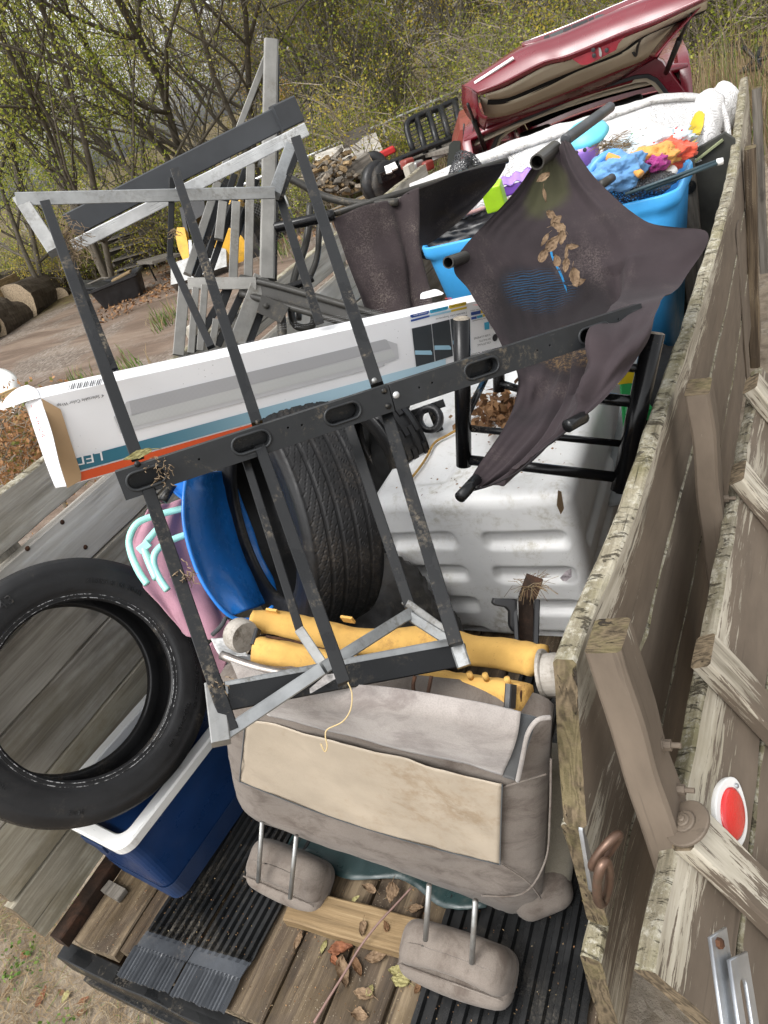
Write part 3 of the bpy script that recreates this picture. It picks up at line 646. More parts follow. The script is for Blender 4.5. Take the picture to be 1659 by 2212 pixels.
# px, py, distance, kind, scale, label
TREES = [
 (140, 440, 19.5, 0, 1.05, 'dark leaning multi-stemmed tree at the far left of the wood'),
 (350, 380, 20.0, 1, 1.15, 'dark forked tree with sparse leaves, second from the left of the wood'),
 (500, 330, 19.0, 1, .95, 'thin-leaved dark tree beside the top of the slatted frame'),
 (5, 520, 21.0, 0, 1.0, 'green leafy tree cut off by the left edge of the photo'),
 (250, 400, 27, 2, .85, 'pale green tree behind the dark forked trees'),
 (80, 480, 27, 2, .85, 'pale green tree behind the leaning tree at far left'),
 (430, 300, 27, 3, 1.0, 'yellowing tree behind the top corner of the slatted frame'),
 (600, 250, 30, 5, .75, 'orange-yellow tree just right of the open patch of sky'),
 (575, 240, 36, 6, .9, 'dark evergreen rising behind the orange-yellow tree'),
 (730, 230, 20.5, 2, 1.0, 'slim bright green tree standing over the chain-link fence'),
 (810, 180, 23, 4, 1.1, 'bare grey tree behind the slim bright green tree'),
 (890, 160, 20.5, 4, 1.0, 'bare tangled tree above the pipe-gate trailer'),
 (980, 110, 19.5, 3, .85, 'yellow-leaved tree left of the raised tailgate'),
 (1090, 60, 21, 3, 1.0, 'yellow-green tree right behind the raised tailgate'),
 (1190, 20, 23, 2, 1.0, 'green-yellow tree above the chrome strip of the tailgate'),
 (1330, -60, 21, 4, .9, 'bare dark-branched tree above the right corner of the tailgate'),
 (1480, -120, 18, 3, .8, 'thin yellow-leaved tree at the upper right of the photo'),
 (1600, -150, 16.5, 4, .75, 'bare twiggy tree cut off by the top right corner'),
 (540, 300, 24, 4, 1.0, 'bare grey tree under the open patch of sky'),
 (660, 230, 23, 4, 1.05, 'bare thicket tree between the orange and the bright green trees'),
]
used = set()
rngT = random.Random(5)
for (px, py, ds, k, s, lab) in TREES:
    p = polar(px, py, ds); M = Matrix.Translation(p) @ Matrix.Rotation(rngT.uniform(0, 6.28), 4, 'Z') @ Matrix.Scale(s, 4)
    if k not in used:
        used.add(k); o = protos[k]; o.matrix_basis = M; o['label'] = lab
    else: o = copy_tree(protos[k], M, lab)
# far wood that reads as one mass: trunks and sparse crowns, and the tangle of brush under the trees
def make_mass(name, label, cat, seed, fn, mats, n):
    rng = random.Random(seed); mb = MB()
    for i in range(n): fn(mb, rng)
    return mb.build(name, mats, M=Matrix.Identity(4), label=label, category=cat, kind='stuff')
def far_tree(mb, rng):
    px = rng.uniform(-250, 1750); ds = rng.uniform(30, 48); p = polar(px, 248 - (px - 478) * .408, ds); h = rng.uniform(6, 10)
    gap = 330 < px < 560
    if gap: h *= .42
    if px < 650 and rng.random() < .95: return
    if px < 650: h *= .5
    if px >= 650: h *= .8
    top = p + Vector((rng.gauss(0, .7), rng.gauss(0, .7), h)); mb.tube([p, p.lerp(top, .5) + Vector((rng.gauss(0, .25), rng.gauss(0, .25), 0)), top], [.12, .08, .02], 4, 0, False)
    for b in range(13):
        t = rng.uniform(.15, .95); c = p.lerp(top, t); e = c + Vector((rng.gauss(0, 1.1), rng.gauss(0, 1.1), rng.uniform(.3, 1.8))) * (1.1 - t * .5); mb.tube([c, c.lerp(e, .5) + Vector((0, 0, -.1)), e], [.035, .02, .007], 3, 0, False)
        if px < 650 or rng.random() < .6:
            for k in range(34): q = c.lerp(e, rng.uniform(.3, 1.1)) + Vector((rng.gauss(0, .35), rng.gauss(0, .35), rng.gauss(0, .3))); add_leaf(mb, q, rng.uniform(.10, .2), rng, 1 if px < 700 else 2)
make_mass('far_wood', 'distant autumn wood behind the nearer trees', 'wood', 77, far_tree, [T['barkg'], T['leaf_g'], T['leaf_y']], 230)
def brush(mb, rng):
    px = rng.uniform(-120, 1750); e = rng.random(); ds = (21.5 + 6 * e) if px < 210 else ((18.6 + 6 * e) if px < 560 else (15.2 + 6 * e)); p = polar(px, 248 - (px - 478) * .408, ds)
    dn = noise.noise(Vector((p.x * .5, p.y * .5, 7.7)))
    h = rng.uniform(.4, 2.4) * (1 + dn * 1.2) * (.62 if px < 640 else 1)
    if h < .25: return
    a = rng.uniform(0, 6.28); lean = Vector((math.cos(a), math.sin(a), 0)) * rng.uniform(.1, 1.0) * h * .6
    pts = [p + lean * t * t + Vector((rng.gauss(0, .06), rng.gauss(0, .06), h * t * (1 - .2 * t))) for t in (0, .35, .7, 1)]
    mb.tube(pts, [.016, .013, .008, .003], 3, 0, False)
    leafy = noise.noise(Vector((p.x * .8, p.y * .8, 2.2))) > -.12; mi = 1 if noise.noise(Vector((p.x * .4, p.y * .4, 9))) > -.22 else 2
    for s in range(5):
        c = pts[rng.randint(1, 3)]; q = c + Vector((rng.gauss(0, .4), rng.gauss(0, .4), rng.uniform(-.1, .5))); mb.tube([c, c.lerp(q, .5) + Vector((0, 0, .05)), q], [.007, .005, .002], 3, 0, False)
        for k in range(13 if leafy else 2):
            add_leaf(mb, q.lerp(c, rng.random()) + Vector((rng.gauss(0, .18), rng.gauss(0, .18), rng.gauss(0, .18))), rng.uniform(.03, .075), rng, mi)
make_mass('undergrowth', 'tangled brambles and saplings along the edge of the yard', 'undergrowth', 78, brush, [T['twig'], T['leaf_g'], T['leaf_y']], 4300)
def tallgrass(mb, rng):
    px = rng.uniform(620, 1800); ds = rng.uniform(9.5, 20) if px > 1330 else rng.uniform(14.5, 20); p = polar(px, 248 - (px - 478) * .408, ds); add_blade(mb, p, rng.uniform(.3, .95) * (1 + .8 * noise.noise(p * .7)), .013, rng.uniform(.0, .35), rng, 2, 0 if rng.random() < .82 else 1)
make_mass('tall_dead_grass', 'tall dead grass and weeds covering the slope at upper right', 'grass', 79, tallgrass, [T['grass_dry'], T['grass_g']], 15000)
def straw(mb, rng):
    x = rng.uniform(-3.6, -1.85); y = rng.uniform(-.4, 1.5)
    if noise.noise(Vector((x * 3.1, y * 3.1, 0))) < rng.uniform(-.35, .3): return
    a = rng.uniform(0, 6.28); L = rng.uniform(.03, .11); b = a + rng.gauss(0, .6); z = ghash(x, y) * 0 + .004
    p0 = Vector((x, y, z)); p1 = p0 + Vector((math.cos(a), math.sin(a), rng.uniform(.0, .5))) * L * .5; p2 = p1 + Vector((math.cos(b), math.sin(b), rng.uniform(-.4, .3))) * L * .5; w = rng.uniform(.0012, .0028)
    s = Vector((-math.sin(a), math.cos(a), 0)) * w * .5
    mb.add([p0 - s, p0 + s, p1 + s, p1 - s, p2 + s * .4, p2 - s * .4], [(0, 1, 2, 3), (3, 2, 4, 5)], 0 if rng.random() < .93 else 1)
make_mass('ground_straw', 'dead grass lying on the sandy ground by the trailer', 'grass', 80, straw, [T['grass_dry'], T['grass_g']], 22000)
def weeds(mb, rng):
    c = rng.choice([(-2.9, .62), (-2.75, .28), (-2.62, .5), (-2.35, .15)]); x = c[0] + rng.gauss(0, .05); y = c[1] + rng.gauss(0, .05); add_leaf(mb, (x, y, rng.uniform(.006, .03)), rng.uniform(.012, .025), rng, 0, 1.5)
make_mass('green_ground_weeds', 'small green weeds sprouting from the sandy ground', 'weeds', 83, weeds, [T['grass_g']], 260)
def litter(mb, rng):
    px = rng.uniform(-50, 700); ds = rng.uniform(14.5, 19); p = polar(px, 300, ds); add_leaf(mb, p + Vector((0, 0, .02)), rng.uniform(.05, .1), rng, 0, 2)
make_mass('leaf_litter', 'fallen brown leaves along the far side of the yard', 'leaf litter', 81, litter, [T['leaf_b']], 2600)
def yweed(mb, rng):
    c = rng.choice([(200, 690, 10.4), (90, 700, 10.8), (240, 880, 6.9), (145, 800, 7.6), (560, 430, 14), (330, 620, 12.4)]); p = polar(c[0] + rng.gauss(0, 28), c[1], c[2] + rng.gauss(0, .4)); add_blade(mb, p, rng.uniform(.08, .3), .02, rng.uniform(.02, .15), rng, 2, 0 if rng.random() < .6 else 1)
make_mass('roadside_weeds', 'tufts of green weeds along the edge of the yard', 'weeds', 82, yweed, [T['grass_g'], T['grass_dry']], 700)
# ------------------------------------------------------------------ the trailer
FZ = 0.70
tr = thing('utility_trailer', 'old plank-sided utility trailer loaded with junk, brown paint flaking off', 'trailer', (-1.13, 2.3, 0))
# floor planks along the bed
xs = [-1.845, -1.665, -1.495, -1.31, -1.135, -.99, -.845, -.70, -.545, -.385]
rngF = random.Random(4)
for i in range(len(xs) - 1):
    a, b = xs[i] + .004, xs[i + 1] - .004; y0 = .315 + rngF.uniform(-.008, .008); y0 += .02 * (i == 1)
    beam('floor_plank', ((a + b) / 2, y0, FZ - .019), ((a + b) / 2, 4.05, FZ - .019), b - a, .038, [T['floor'], T['floor'], T['endgrain']], tr, bev=.004, seg=60, jit=.0022, freq=14, seed=i)
# steel edge angle, rear cross member
beam('edge_angle', (-1.872, .29, FZ + .012), (-1.872, 4.1, FZ + .012), .05, .05, [T['rustdark']], tr, bev=.004)
rc = beam('rear_beam', (-1.90, .285, FZ - .085), (-.36, .285, FZ - .085), .045, .09, [T['blackmetal']], tr, bev=.003, seg=40, jit=.004, freq=9)
rb = beam('rear_step_rail', (-1.84, .262, FZ - .150), (-.45, .262, FZ - .150), .02, .05, [T['blackmetal']], tr, bev=.002, seg=30, jit=.004, freq=6)
lipv, lipf, _, _ = grid_surface([[D(x, y, t) for (x, y, t) in r] for r in [
    [(283, 2060, 2.0), (330, 2092, 1.99), (390, 2118, 1.97)], [(272, 2072, 1.99), (322, 2110, 1.98), (384, 2130, 1.96)], [(285, 2085, 2.0), (340, 2122, 1.98), (395, 2138, 1.96)]]], 3, 4)
o = mesh_obj('bent_bracket', lipv, lipf, T['matlip'], tr, smooth=True); solidify(o, .003)
for (pts) in ([(447, 2152, 1.86), (490, 2170, 1.85), (520, 2192, 1.83), (560, 2196, 1.82), (585, 2212, 1.80), (640, 2236, 1.78)],):
    top = [D(x, y - 9, t) for x, y, t in pts]; bot = [D(x, y + 8, t) for x, y, t in pts]
    v, f, _, _ = grid_surface([top, bot], 2, 3); o = mesh_obj('torn_steel_strip', v, f, T['matlip'], tr, smooth=True); solidify(o, .003)
o = plate('bolt_tab', [[(-.035, -.022), (.035, -.022), (.035, .022), (-.035, .022)], slot(0, 0, .03, .009)], .005, T['blackmetal'], tr, frame(D(355, 2140, 1.95), Vector((.9, -.2, .1))))
bm = bmesh.new()   # open end of the hollow receiver tube
for (w, h, dz) in ((.085, .085, 0),):
    pass
bmesh.ops.create_cube(bm, size=1)
for v in bm.verts: v.co = Vector((v.co.x * .09, v.co.y * .30, v.co.z * .09))
f = [f for f in bm.faces if f.normal.y < -.9][0]
bmesh.ops.inset_individual(bm, faces=[f], thickness=.006); bmesh.ops.translate(bm, verts=f.verts[:], vec=(0, .25, 0))
bm_obj('receiver_tube', bm, T['rust'], tr, Matrix.Translation((-1.21, .37, FZ - .165)))
beam('frame_rail', (-1.82, .32, FZ - .13), (-1.82, 4.1, FZ - .13), .05, .12, [T['rustdark']], tr); beam('frame_rail', (-.42, .32, FZ - .13), (-.42, 4.1, FZ - .13), .05, .12, [T['rustdark']], tr)
for y in (.95, 1.7, 2.5, 3.3): beam('cross_member', (-1.8, y, FZ - .10), (-.44, y, FZ - .10), .05, .08, [T['rustdark']], tr)
beam('drawbar', (-1.7, 4.1, FZ - .15), (-1.13, 5.1, FZ - .15), .08, .1, [T['rustdark']], tr); beam('drawbar', (-.56, 4.1, FZ - .15), (-1.13, 5.1, FZ - .15), .08, .1, [T['rustdark']], tr)
for sx in (-1, 1):
    x = -1.13 + sx * .92 - (.02 if sx > 0 else .15)
    if sx > 0: x = -.56
    else: x = -1.66
    v, f = lathe_geo([(.17, -.09), (.30, -.10), (.335, -.07), (.34, 0), (.335, .07), (.30, .10), (.17, .09)], 40, Matrix.Translation((x, 2.3, .34)) @ Matrix.Rotation(R(90), 4, 'Y'), True)
    w = mesh_obj('wheel', v, f, T['rubber'], tr, smooth=True); v, f = lathe_geo([(0, -.02), (.06, -.03), (.15, -.01), (.17, .07), (.17, -.07)], 24, Matrix.Translation((x, 2.3, .34)) @ Matrix.Rotation(R(90), 4, 'Y')); mesh_obj('rim', v, f, T['galv_dirty'], w, smooth=True)
tube('axle', [(-1.66, 2.3, .34), (-.56, 2.3, .34)], .03, T['rustdark'], tr)
# left side: five grey boards, gap under the top rail
lw = lambda lo, hi: (lambda c: 0)
LZ = [(.735, .905, 'stain_wood', .28), (.911, 1.098, 'stain_wood', .29), (1.104, 1.296, 'grey_wood', .30), (1.302, 1.484, 'grey_wood', .31), (1.490, 1.655, 'grey_wood2', .31), (1.685, 1.82, 'grey_wood', .30)]
for i, (a, b, m, y0) in enumerate(LZ):
    o = beam('side_board', (-1.92, y0, (a + b) / 2), (-1.92, 4.3, (a + b) / 2), .038, b - a, [T[m], T['edge'] if i == 5 else T[m], T['endgrain']], tr, bev=.004, seg=70, jit=.003, freq=7, top_mi=1, seed=20 + i)
rngN = random.Random(9)
for (px, py) in ((135, 1128), (185, 1182), (195, 1745), (265, 1837), (295, 1869), (355, 1892), (60, 1185)):
    p = onX(px, py, -1.9); v, f = lathe_geo([(0, .003), (.006, .002), (.008, -.001)], 10, frame(p, Vector((0, 1, 0)), Vector((1, 0, 0)))); mesh_obj('nail_head', v, f, T['rust'], tr, smooth=True)
for y in (.9, 2.0, 3.1, 4.2): beam('stake', (-1.965, y, .5), (-1.965, y, 1.86), .09, .04, [T['grey_wood']], tr, up=(1, 0, 0), bev=.004)
# right side: bowed boards, outside painted brown
TOP = [(1200, 1400), (1313, 1150), (1400, 900), (1471, 702), (1498, 618), (1533, 511), (1555, 430), (1579, 336), (1592, 275)]
tp = [onZ(x, y, 1.53) for x, y in TOP]
def XR(y):
    if y <= tp[0].y: return tp[0].x - (tp[0].y - y) * .05
    for a, b in zip(tp, tp[1:]):
        if y <= b.y: return a.x + (b.x - a.x) * (y - a.y) / (b.y - a.y)
    return tp[-1].x
def rboard(z0, z1, y0, y1, mt, seed, seg=90, wearf=None, th=.04, top_bulge=0.0, slant=0.0):
    vs_b = lambda t, q: Vector((0, XR(y0 + (y1 - y0) * t) * -1 + XR(y0) , 0))
    M0 = Vector((XR(y0) + th / 2, y0, (z0 + z1) / 2)); M1 = Vector((XR(y0) + th / 2, y1, (z0 + z1) / 2))
    def bow(t, q):
        y = y0 + (y1 - y0) * t; lift = 0
        if z1 > 1.5 and y > 3.6: lift = (y - 3.6) * .10 * (1 if q.z > 0 else .0)
        sl = slant * (.5 - q.z / (z1 - z0)) * max(0, 1 - t * 12)
        return Vector((-sl, -(XR(y) - XR(y0)), lift))
    return beam('side_board', M0, M1, th, z1 - z0, [mt, T['edge'], T['endgrain_y']], tr, bev=.006, seg=seg, jit=.0045, freq=9, top_mi=1, wear=wearf, bow=bow, seed=seed)
rboard(1.262, 1.53, .80, 5.0, T['paint'], 31, 110, lambda c: max(0, (c.z - .02) / .12) * .75 + max(0, .5 - c.x) * .35, slant=.15)
rboard(.955, 1.255, .66, 5.0, T['paint'], 32, 110, lambda c: max(0, .42 - c.x) * 1.0 + max(0, (c.z - .10) / .06) * .25, slant=.03)
rboard(.66, .948, .565, 5.0, T['paint'], 33, 110, lambda c: max(0, .3 - c.x) * 1.6, slant=.02)
def stake(pts, w, th, mt, label=None, bolts=(), top=True, seed=0):
    a, b = pts
    o = beam('stake', b, a, w, th, [mt, T['edge_dark'], T['endgrain_y']], tr, up=(1, 0, 0), bev=.006, seg=40, jit=.003, freq=7, seed=seed, wear=lambda c: max(0, (c.x - .8 * (a - b).length) / (.2 * (a - b).length)) * .35)
    zl = WM[o.name].to_3x3() @ Vector((0, 0, 1)); yl = WM[o.name].to_3x3() @ Vector((0, 1, 0)); yl = yl if yl.y > 0 else -yl
    for fr in bolts:
        p = a + (b - a) * fr + zl * th / 2 + yl * w * .22; M = frame(p, zl, Vector((0, 0, 1)))
        mb = MB(); v, f = lathe_geo([(0, .012), (.010, .012), (.010, .0), (.014, 0), (.014, -.003)], 6, M @ Matrix.Rotation(R(90), 4, 'Y')); mb.add(v, f); v, f = lathe_geo([(0, .028), (.005, .028), (.005, .01)], 10, M @ Matrix.Rotation(R(90), 4, 'Y')); mb.add(v, f)
        mb.build('bolt', T['paint_lo'], o)
    return o
s1a, s1b = D(1312, 1372, 1.165), D(1520, 2030, 1.36)
stake((s1a, s1b + (s1b - s1a) * .3), .098, .06, T['paint_lo'], bolts=(.27, .38, .47), seed=1)
s2a, s2b = D(1511, 835, 1.70), D(1568, 1380, 2.05)
stake((s2a, s2b + (s2b - s2a) * .3), .095, .055, T['paint_lo'], bolts=(.32, .47), seed=2)
# rounded steel strap between the stakes
M3 = frame(onX(1612, 700, -.235) , Vector((0, 0, 1)), Vector((1, 0, 0)))
ol = [(-.9, -.07), (-.9, .07)] + [(.30 + .08 * math.sin(a), .07 - .14 * (1 - math.cos(a)) / 2 - .0) for a in [i * math.pi / 10 for i in range(11)]]
p3 = onX(1602, 480, -.20)
M3 = frame(Vector((-.215, p3.y, p3.z)), Vector((0, 0, 1)), Vector((1, 0, 0)))
plate('steel_plate', [[(-1.0, -.11), (-.06, -.11), (-.02, -.09), (-.004, -.05), (0, 0), (-.0, .05), (-.02, .095), (-1.0, .11)]], .006, T['paint_lo'], tr, M3)
for (a, b, w, mt, sd) in (((1621, 318, 3.35), (1632, 800, 3.9), .10, T['floor'], 3), ((1634, 190, 4.25), (1652, 620, 4.8), .11, T['chip'], 4)):
    pa, pb = D(*a), D(*b); stake((pa, pa + (pb - pa).normalized() * 1.1), w, .05, mt, seed=sd)
# front bulkhead: black board with chamfered corner and an upright
YB = 3.98
bk = [onY(*p, YB) for p in ((1330, 560), (1428, 410), (1480, 335), (1566, 285), (1588, 300), (1560, 640), (1480, 900), (1380, 900))]
M4 = frame((-.9, YB, 1.2), Vector((1, 0, 0)), Vector((0, -1, 0)))
M4i = M4.inverted(); ol = [((M4i @ p).x, (M4i @ p).y) for p in bk]
xl = (M4i @ Vector((-1.85, YB, 0))).x; zt = (M4i @ bk[0]).y; zb = (M4i @ Vector((0, YB, .72))).y
ol = [(xl, zt)] + ol[:5] + [(ol[4][0], zb), (xl, zb)]
bl = plate('front_board', [ol], .03, m_plain('mossy_black_board', (.022, .022, .018), .8, var=.5, scale=5, bump=.3, bs=30, dirt=.35, dcol=(.07, .08, .03), dscale=3), tr, M4, .003, label='black mossy front board with chamfered corner')
up0, up1 = onY(1476, 350, YB - .04), onY(1484, 620, YB - .04)
beam('upright', up0, up0 + Vector((0.0, 0, -.85)), .10, .04, [T['chip']], tr, up=(0, -1, 0), bev=.004, seg=20, jit=.004)
v, f = lathe_geo([(0, .012), (.012, .012), (.012, .006), (.03, .006), (.032, 0), (.032, -.01)], 16, frame(onY(1489, 404, YB - .065), Vector((1, 0, 0)), Vector((0, -1, 0)))); mesh_obj('bolt', v, f, T['blackmetal'], tr, smooth=False)
beam('cap_rail', onY(1428, 405, YB - .01), onY(1562, 300, YB - .01), .05, .012, [m_plain('mossy_cap', (.20, .22, .12), .8, var=.4)], tr, up=(0, 0, 1))
# ring bolt and chain link on the second board
pb = onX(1266, 1830, -.352)
M5 = frame(pb + Vector((.006, 0, 0)), Vector((0, -.25, -1)), Vector((1, 0, 0)))
eye = plate('eye_plate', [[(-.085, -.022), (-.07, -.03), (.07, -.03), (.085, -.022), (.085, .022), (.07, .03), (-.07, .03), (-.085, .022)]], .006, T['zinc'], tr, M5, .001)
def ring(c, u, v, ru, rv, r, n=28, mat=None, parent=None, nm='link', a0=0, a1=6.2832):
    full = a1 - a0 > 6.2; k = n if full else n + 1
    pts = [c + u * ru * math.cos(a0 + (a1 - a0) * i / n) + v * rv * math.sin(a0 + (a1 - a0) * i / n) for i in range(k)]
    vv, ff = tube_geo(pts, r, 10, closed=full); return mesh_obj(nm, vv, ff, mat, parent, smooth=True)
c1 = D(1308, 1838, 1.20)
eyem = m_galv('worn_brown_steel', (.14, .085, .06), .4, .6, .4)
u1 = (D(1330, 1815, 1.20) - c1).normalized(); v1 = (D(1296, 1870, 1.23) - c1).normalized()
ring(c1, u1, v1, .032, .029, .0078, mat=eyem, parent=tr, nm='eye_bolt')
c2 = D(1303, 1908, 1.19); u2 = (D(1306, 1960, 1.235) - c2).normalized(); v2 = (D(1316, 1885, 1.19) - c2).normalized()
ring(c2, u2, v2, .058, .021, .0082, mat=eyem, parent=tr, nm='chain_link')
# rear gate folded round to lean on the outside
P1, P2 = D(1415, 2100, 1.1), D(1640, 820, 2.2); gd = (P2 - P1).normalized(); gv = Vector((math.cos(R(62)), 0, -math.sin(R(62)))); gn = gd.cross(gv); gn = gn if gn.x > 0 else -gn; gn.normalize()
gv = (gv - gv.dot(gd) * gd).normalized()
gate = mesh_obj('gate_hinge_bar', *tube_geo([P1 + gv * .30 - gn * .05, P2 + gv * .30 - gn * .05], .012, 8), T['rustdark'], tr)
Lg = (P2 - P1).length
for i, (w0, w1, s0) in enumerate(((0, .198, 0), (.204, .40, .03), (.406, .60, .0))):
    c = P1 + gv * (w0 + w1) / 2 + gd * s0 - gn * .02
    beam('gate_board', c, c + gd * (Lg - s0 + .08), .04, w1 - w0, [T['paint_hi'] if i == 0 else T['paint'], T['edge_dark'], T['endgrain']], tr, up=-gv, bev=.006, seg=80, jit=.005, freq=9, top_mi=1, seed=50 + i,
         wear=(lambda c: max(0, (c.z + .05) / .15) * .75 * max(.25, 1 - abs(c.x - .5) * .6)) if i == 0 else (lambda c: max(0, (c.z - .02) / .1) * .5))
def gpt(s, w, o=0.0): return P1 + gd * s + gv * w + gn * o
for (s, w0, w1, sd) in ((.235, -.015, .62, 61), (.60, -.05, .62, 62), (1.2, -.05, .62, 63), (1.62, -.06, .62, 64)):
    beam('gate_batten', gpt(s, w1, .022), gpt(s, w0, .022), .088, .042, [T['paint'], T['paint_hi'], T['endgrain']], tr, up=gn, bev=.006, seg=30, jit=.003, top_mi=1, seed=sd, wear=lambda c: .12 + max(0, (c.x - .45) / .2) * .5)
mb = MB()
for (r0, r1, z0, z1) in ((0, .043, .0, .006), (0, .020, .006, .012), (0, .012, .012, .016), (0, .006, .016, .02)):
    v, f = lathe_geo([(0, z1), (r1 - .002, z1), (r1, z1 - .002), (r1, z0)], 32, frame(gpt(.235, -.02, .028), gd, -gv)); mb.add(v, f)
mb.build('hinge_disc', T['paint_lo'], tr, smooth=False)
# red oval reflector
Mr = frame(gpt(.345, .12, .004), gd, gn)
ol = [(.066 * math.cos(a) * (1.0 + .12 * abs(math.cos(a)) ** 6),   .050 * math.sin(a)) for a in [i * math.pi / 20 for i in range(40)]]
rf = plate('reflector', [ol], .008, T['whitep'], tr, Mr, .002, label='red oval reflector in a white plastic surround')
v, f = lathe_geo([(0, .004), (.031, .003), (.0365, 0), (.037, -.004)], 40, Mr @ Matrix.Translation((0, 0, .009)) @ Matrix.Diagonal((1.38, 1.0, 1, 1))); mesh_obj('lens', v, f, T['red_reflect'], rf, smooth=True)
for sx in (-1, 1):
    v, f = lathe_geo([(0, .003), (.004, .002), (.005, 0)], 10, Mr @ Matrix.Translation((sx * .059, 0, .008))); mesh_obj('screw', v, f, T['zinc'], rf, smooth=True)
# zinc slotted latch
Ml = frame(D(1567, 2135, 1.0), gd + gv * -.55, gn)
lt = plate('latch', [[(-.12, -.022), (.075, -.022), (.062, .022), (-.12, .022)]], .004, T['zinc'], tr, Ml @ Matrix.Translation((0, 0, 0)), .001)
plate('slotted_hasp', [[(-.12, -.024), (.055, -.024), (.045, .024), (-.12, .024)], slot(-.02, 0, .085, .008)], .004, T['zinc'], lt, Ml @ Matrix.Translation((-.01, -.022, .012)), .001)
v, f = lathe_geo([(0, .010), (.007, .009), (.008, 0)], 6, Ml @ Matrix.Translation((.055, .006, .0))); mesh_obj('latch_bolt', v, f, T['rust'], lt)
vv, ff = tube_geo([gpt(-.02, .16, -.01), gpt(-.02, .16, .03), gpt(-.05, .22, .03)], .007, 8); mesh_obj('latch_pin', vv, ff, T['zinc'], lt, smooth=True)
# ------------------------------------------------------------------ floor mats, tarp, offcuts
def crop(ox, oy, s):
    return lambda x, y: ((ox + x / s) / 1.8517, (oy + y / s) / 1.8517)
def rib_mat(name, label, A, B, Y0, L, n, comb, seed, split=False):
    """A, B: front-left and front-right corner on the floor (world); L length forward"""
    A, B = Vector(A), Vector(B); ux = (B - A); W = ux.length; ux.normalize(); uy = Vector((-ux.y, ux.x, 0)); uy = uy if uy.y > 0 else -uy; uy = (uy + ux * Y0).normalized()
    nx = n * 8; ys = [0] + ([.004 + .002 * i for i in range(0)] + [.01 * i for i in range(1, 13)] if comb else []) + [.13 + .002 * i if comb else .02 * i for i in range(1, 8)] + [(.16 if comb else .16) + (L - .16) * i / 40 for i in range(41)]
    ys = sorted(set(round(y, 4) for y in ys)); vs = []; fs = []; gapc = nx * 50 // 100
    for j, y in enumerate(ys):
        for i in range(nx + 1):
            u = i / nx; ph = (u * n) % 1
            rib = (.0120 if ph < .40 else (.0 if .44 < ph < .94 else .006))
            z = .004 + rib; off = 0
            if comb:
                k = max(0, min(1, (y - .115) / .018)); phc = (u * n * 1.9) % 1
                lip = .017 + .002 * math.sin(u * 9)
                if y < .075: z = .012 + .010 * abs(phc - .5) * 2 - .004 + (.006 * (y / .075)); off = .012 * abs(phc - .5) * (1 if .05 < y else .15)
                elif y < .115: z = lip
                else: z = lip * (1 - k) + (.004 + rib) * k
            z += .004 * noise.noise(Vector((u * 4, y * 3, seed))) + .003
            e = .004 * noise.noise(Vector((0, y * 20, seed))) if i in (0, nx) else 0
            p = A + ux * (W * u + e) + uy * (y + off + .006 * noise.noise(Vector((u * 12, 0, seed))) * (y < .02)); vs.append((p.x, p.y, FZ + z))
    for j in range(len(ys) - 1):
        for i in range(nx):
            if split:
                c = gapc + int(2.2 * noise.noise(Vector((ys[j] * 25, 2, 2)))) - int(ys[j] * 7)
                if i == c and ys[j] < .5: continue
            a = j * (nx + 1) + i; fs.append((a, a + 1, a + nx + 2, a + nx + 1))
    o = mesh_obj(name, vs, fs, [T['mat'], T['matlip']], M=frame((A.x, A.y, FZ), uy), label=label, cat='floor mat', mi=[1 if (comb and ys[f[0] // (nx + 1)] < .118) else 0 for f in fs])
    solidify(o, .004, -1); return o
a = onZ(257, 2111, FZ + .01); b = onZ(484, 2192, FZ + .01)
rib_mat('floor_mat', 'ribbed black rubber bed mat with a split comb-edged lip in front of the blue cooler', a, b, .10, 1.25, 15, True, 1, True)
rib_mat('floor_mat', 'ribbed black rubber mat lying against the brown side boards at lower right', (-.77, .33, FZ), (-.405, .33, FZ), -.02, 1.2, 11, False, 5)
tarp_m = m_plain('green_black_tarp', (.018, .036, .036), .35, var=.35, bump=.6, bs=26, dirt=.3, dcol=(.08, .09, .08), dscale=12)
rows = []
for j in range(9):
    r = []
    for i in range(11):
        x = -1.30 + .62 * i / 10; y = .69 + .55 * j / 8 + .02 * math.sin(i * 1.3); r.append(Vector((x, y, FZ + .016 + .018 * abs(noise.noise(Vector((x * 14, y * 14, 3)))))))
    rows.append(r)
cloth('crumpled_tarp', rows, tarp_m, nu=3, nv=3, disp=lambda u, v, p: .006 * noise.noise(p * 40), label='dark green crumpled tarp on the floor under the upside-down car seat back', cat='tarp')
k2 = crop(800, 3300, 1.843)
pa = [onZ(*k2(x, y), FZ + .036) for x, y in ((600, 690), (1440, 935))]; pd = onZ(*k2(640, 596), FZ + .036)
L_ = (pa[1] - pa[0]).normalized(); wv = (pd - pa[0]); wv = (wv - wv.dot(L_) * L_); c0 = pa[0] + wv.normalized() * .043 - Vector((0, 0, .018)); 
beam('lumber_block', c0, c0 + L_ * .42, .088, .036, [T['lumber'], T['lumber'], T['endgrain']], None, bev=.004, seg=40, jit=.003, freq=10, seed=71, label='orange-brown damp board end lying across the floor planks', cat='board')
kc = crop(0, 3300, 2.074)
p0 = onZ(*kc(845, 560), FZ + .016); p1 = onZ(*kc(1020, 630), FZ + .016)
beam('wood_offcut', onZ(*kc(915, 590), FZ + .013), onZ(*kc(985, 500), FZ + .013), .085, .02, [T['chip']], None, bev=.002, seg=10, jit=.003, label='small grey splintered board offcut in front of the cooler', cat='offcut')

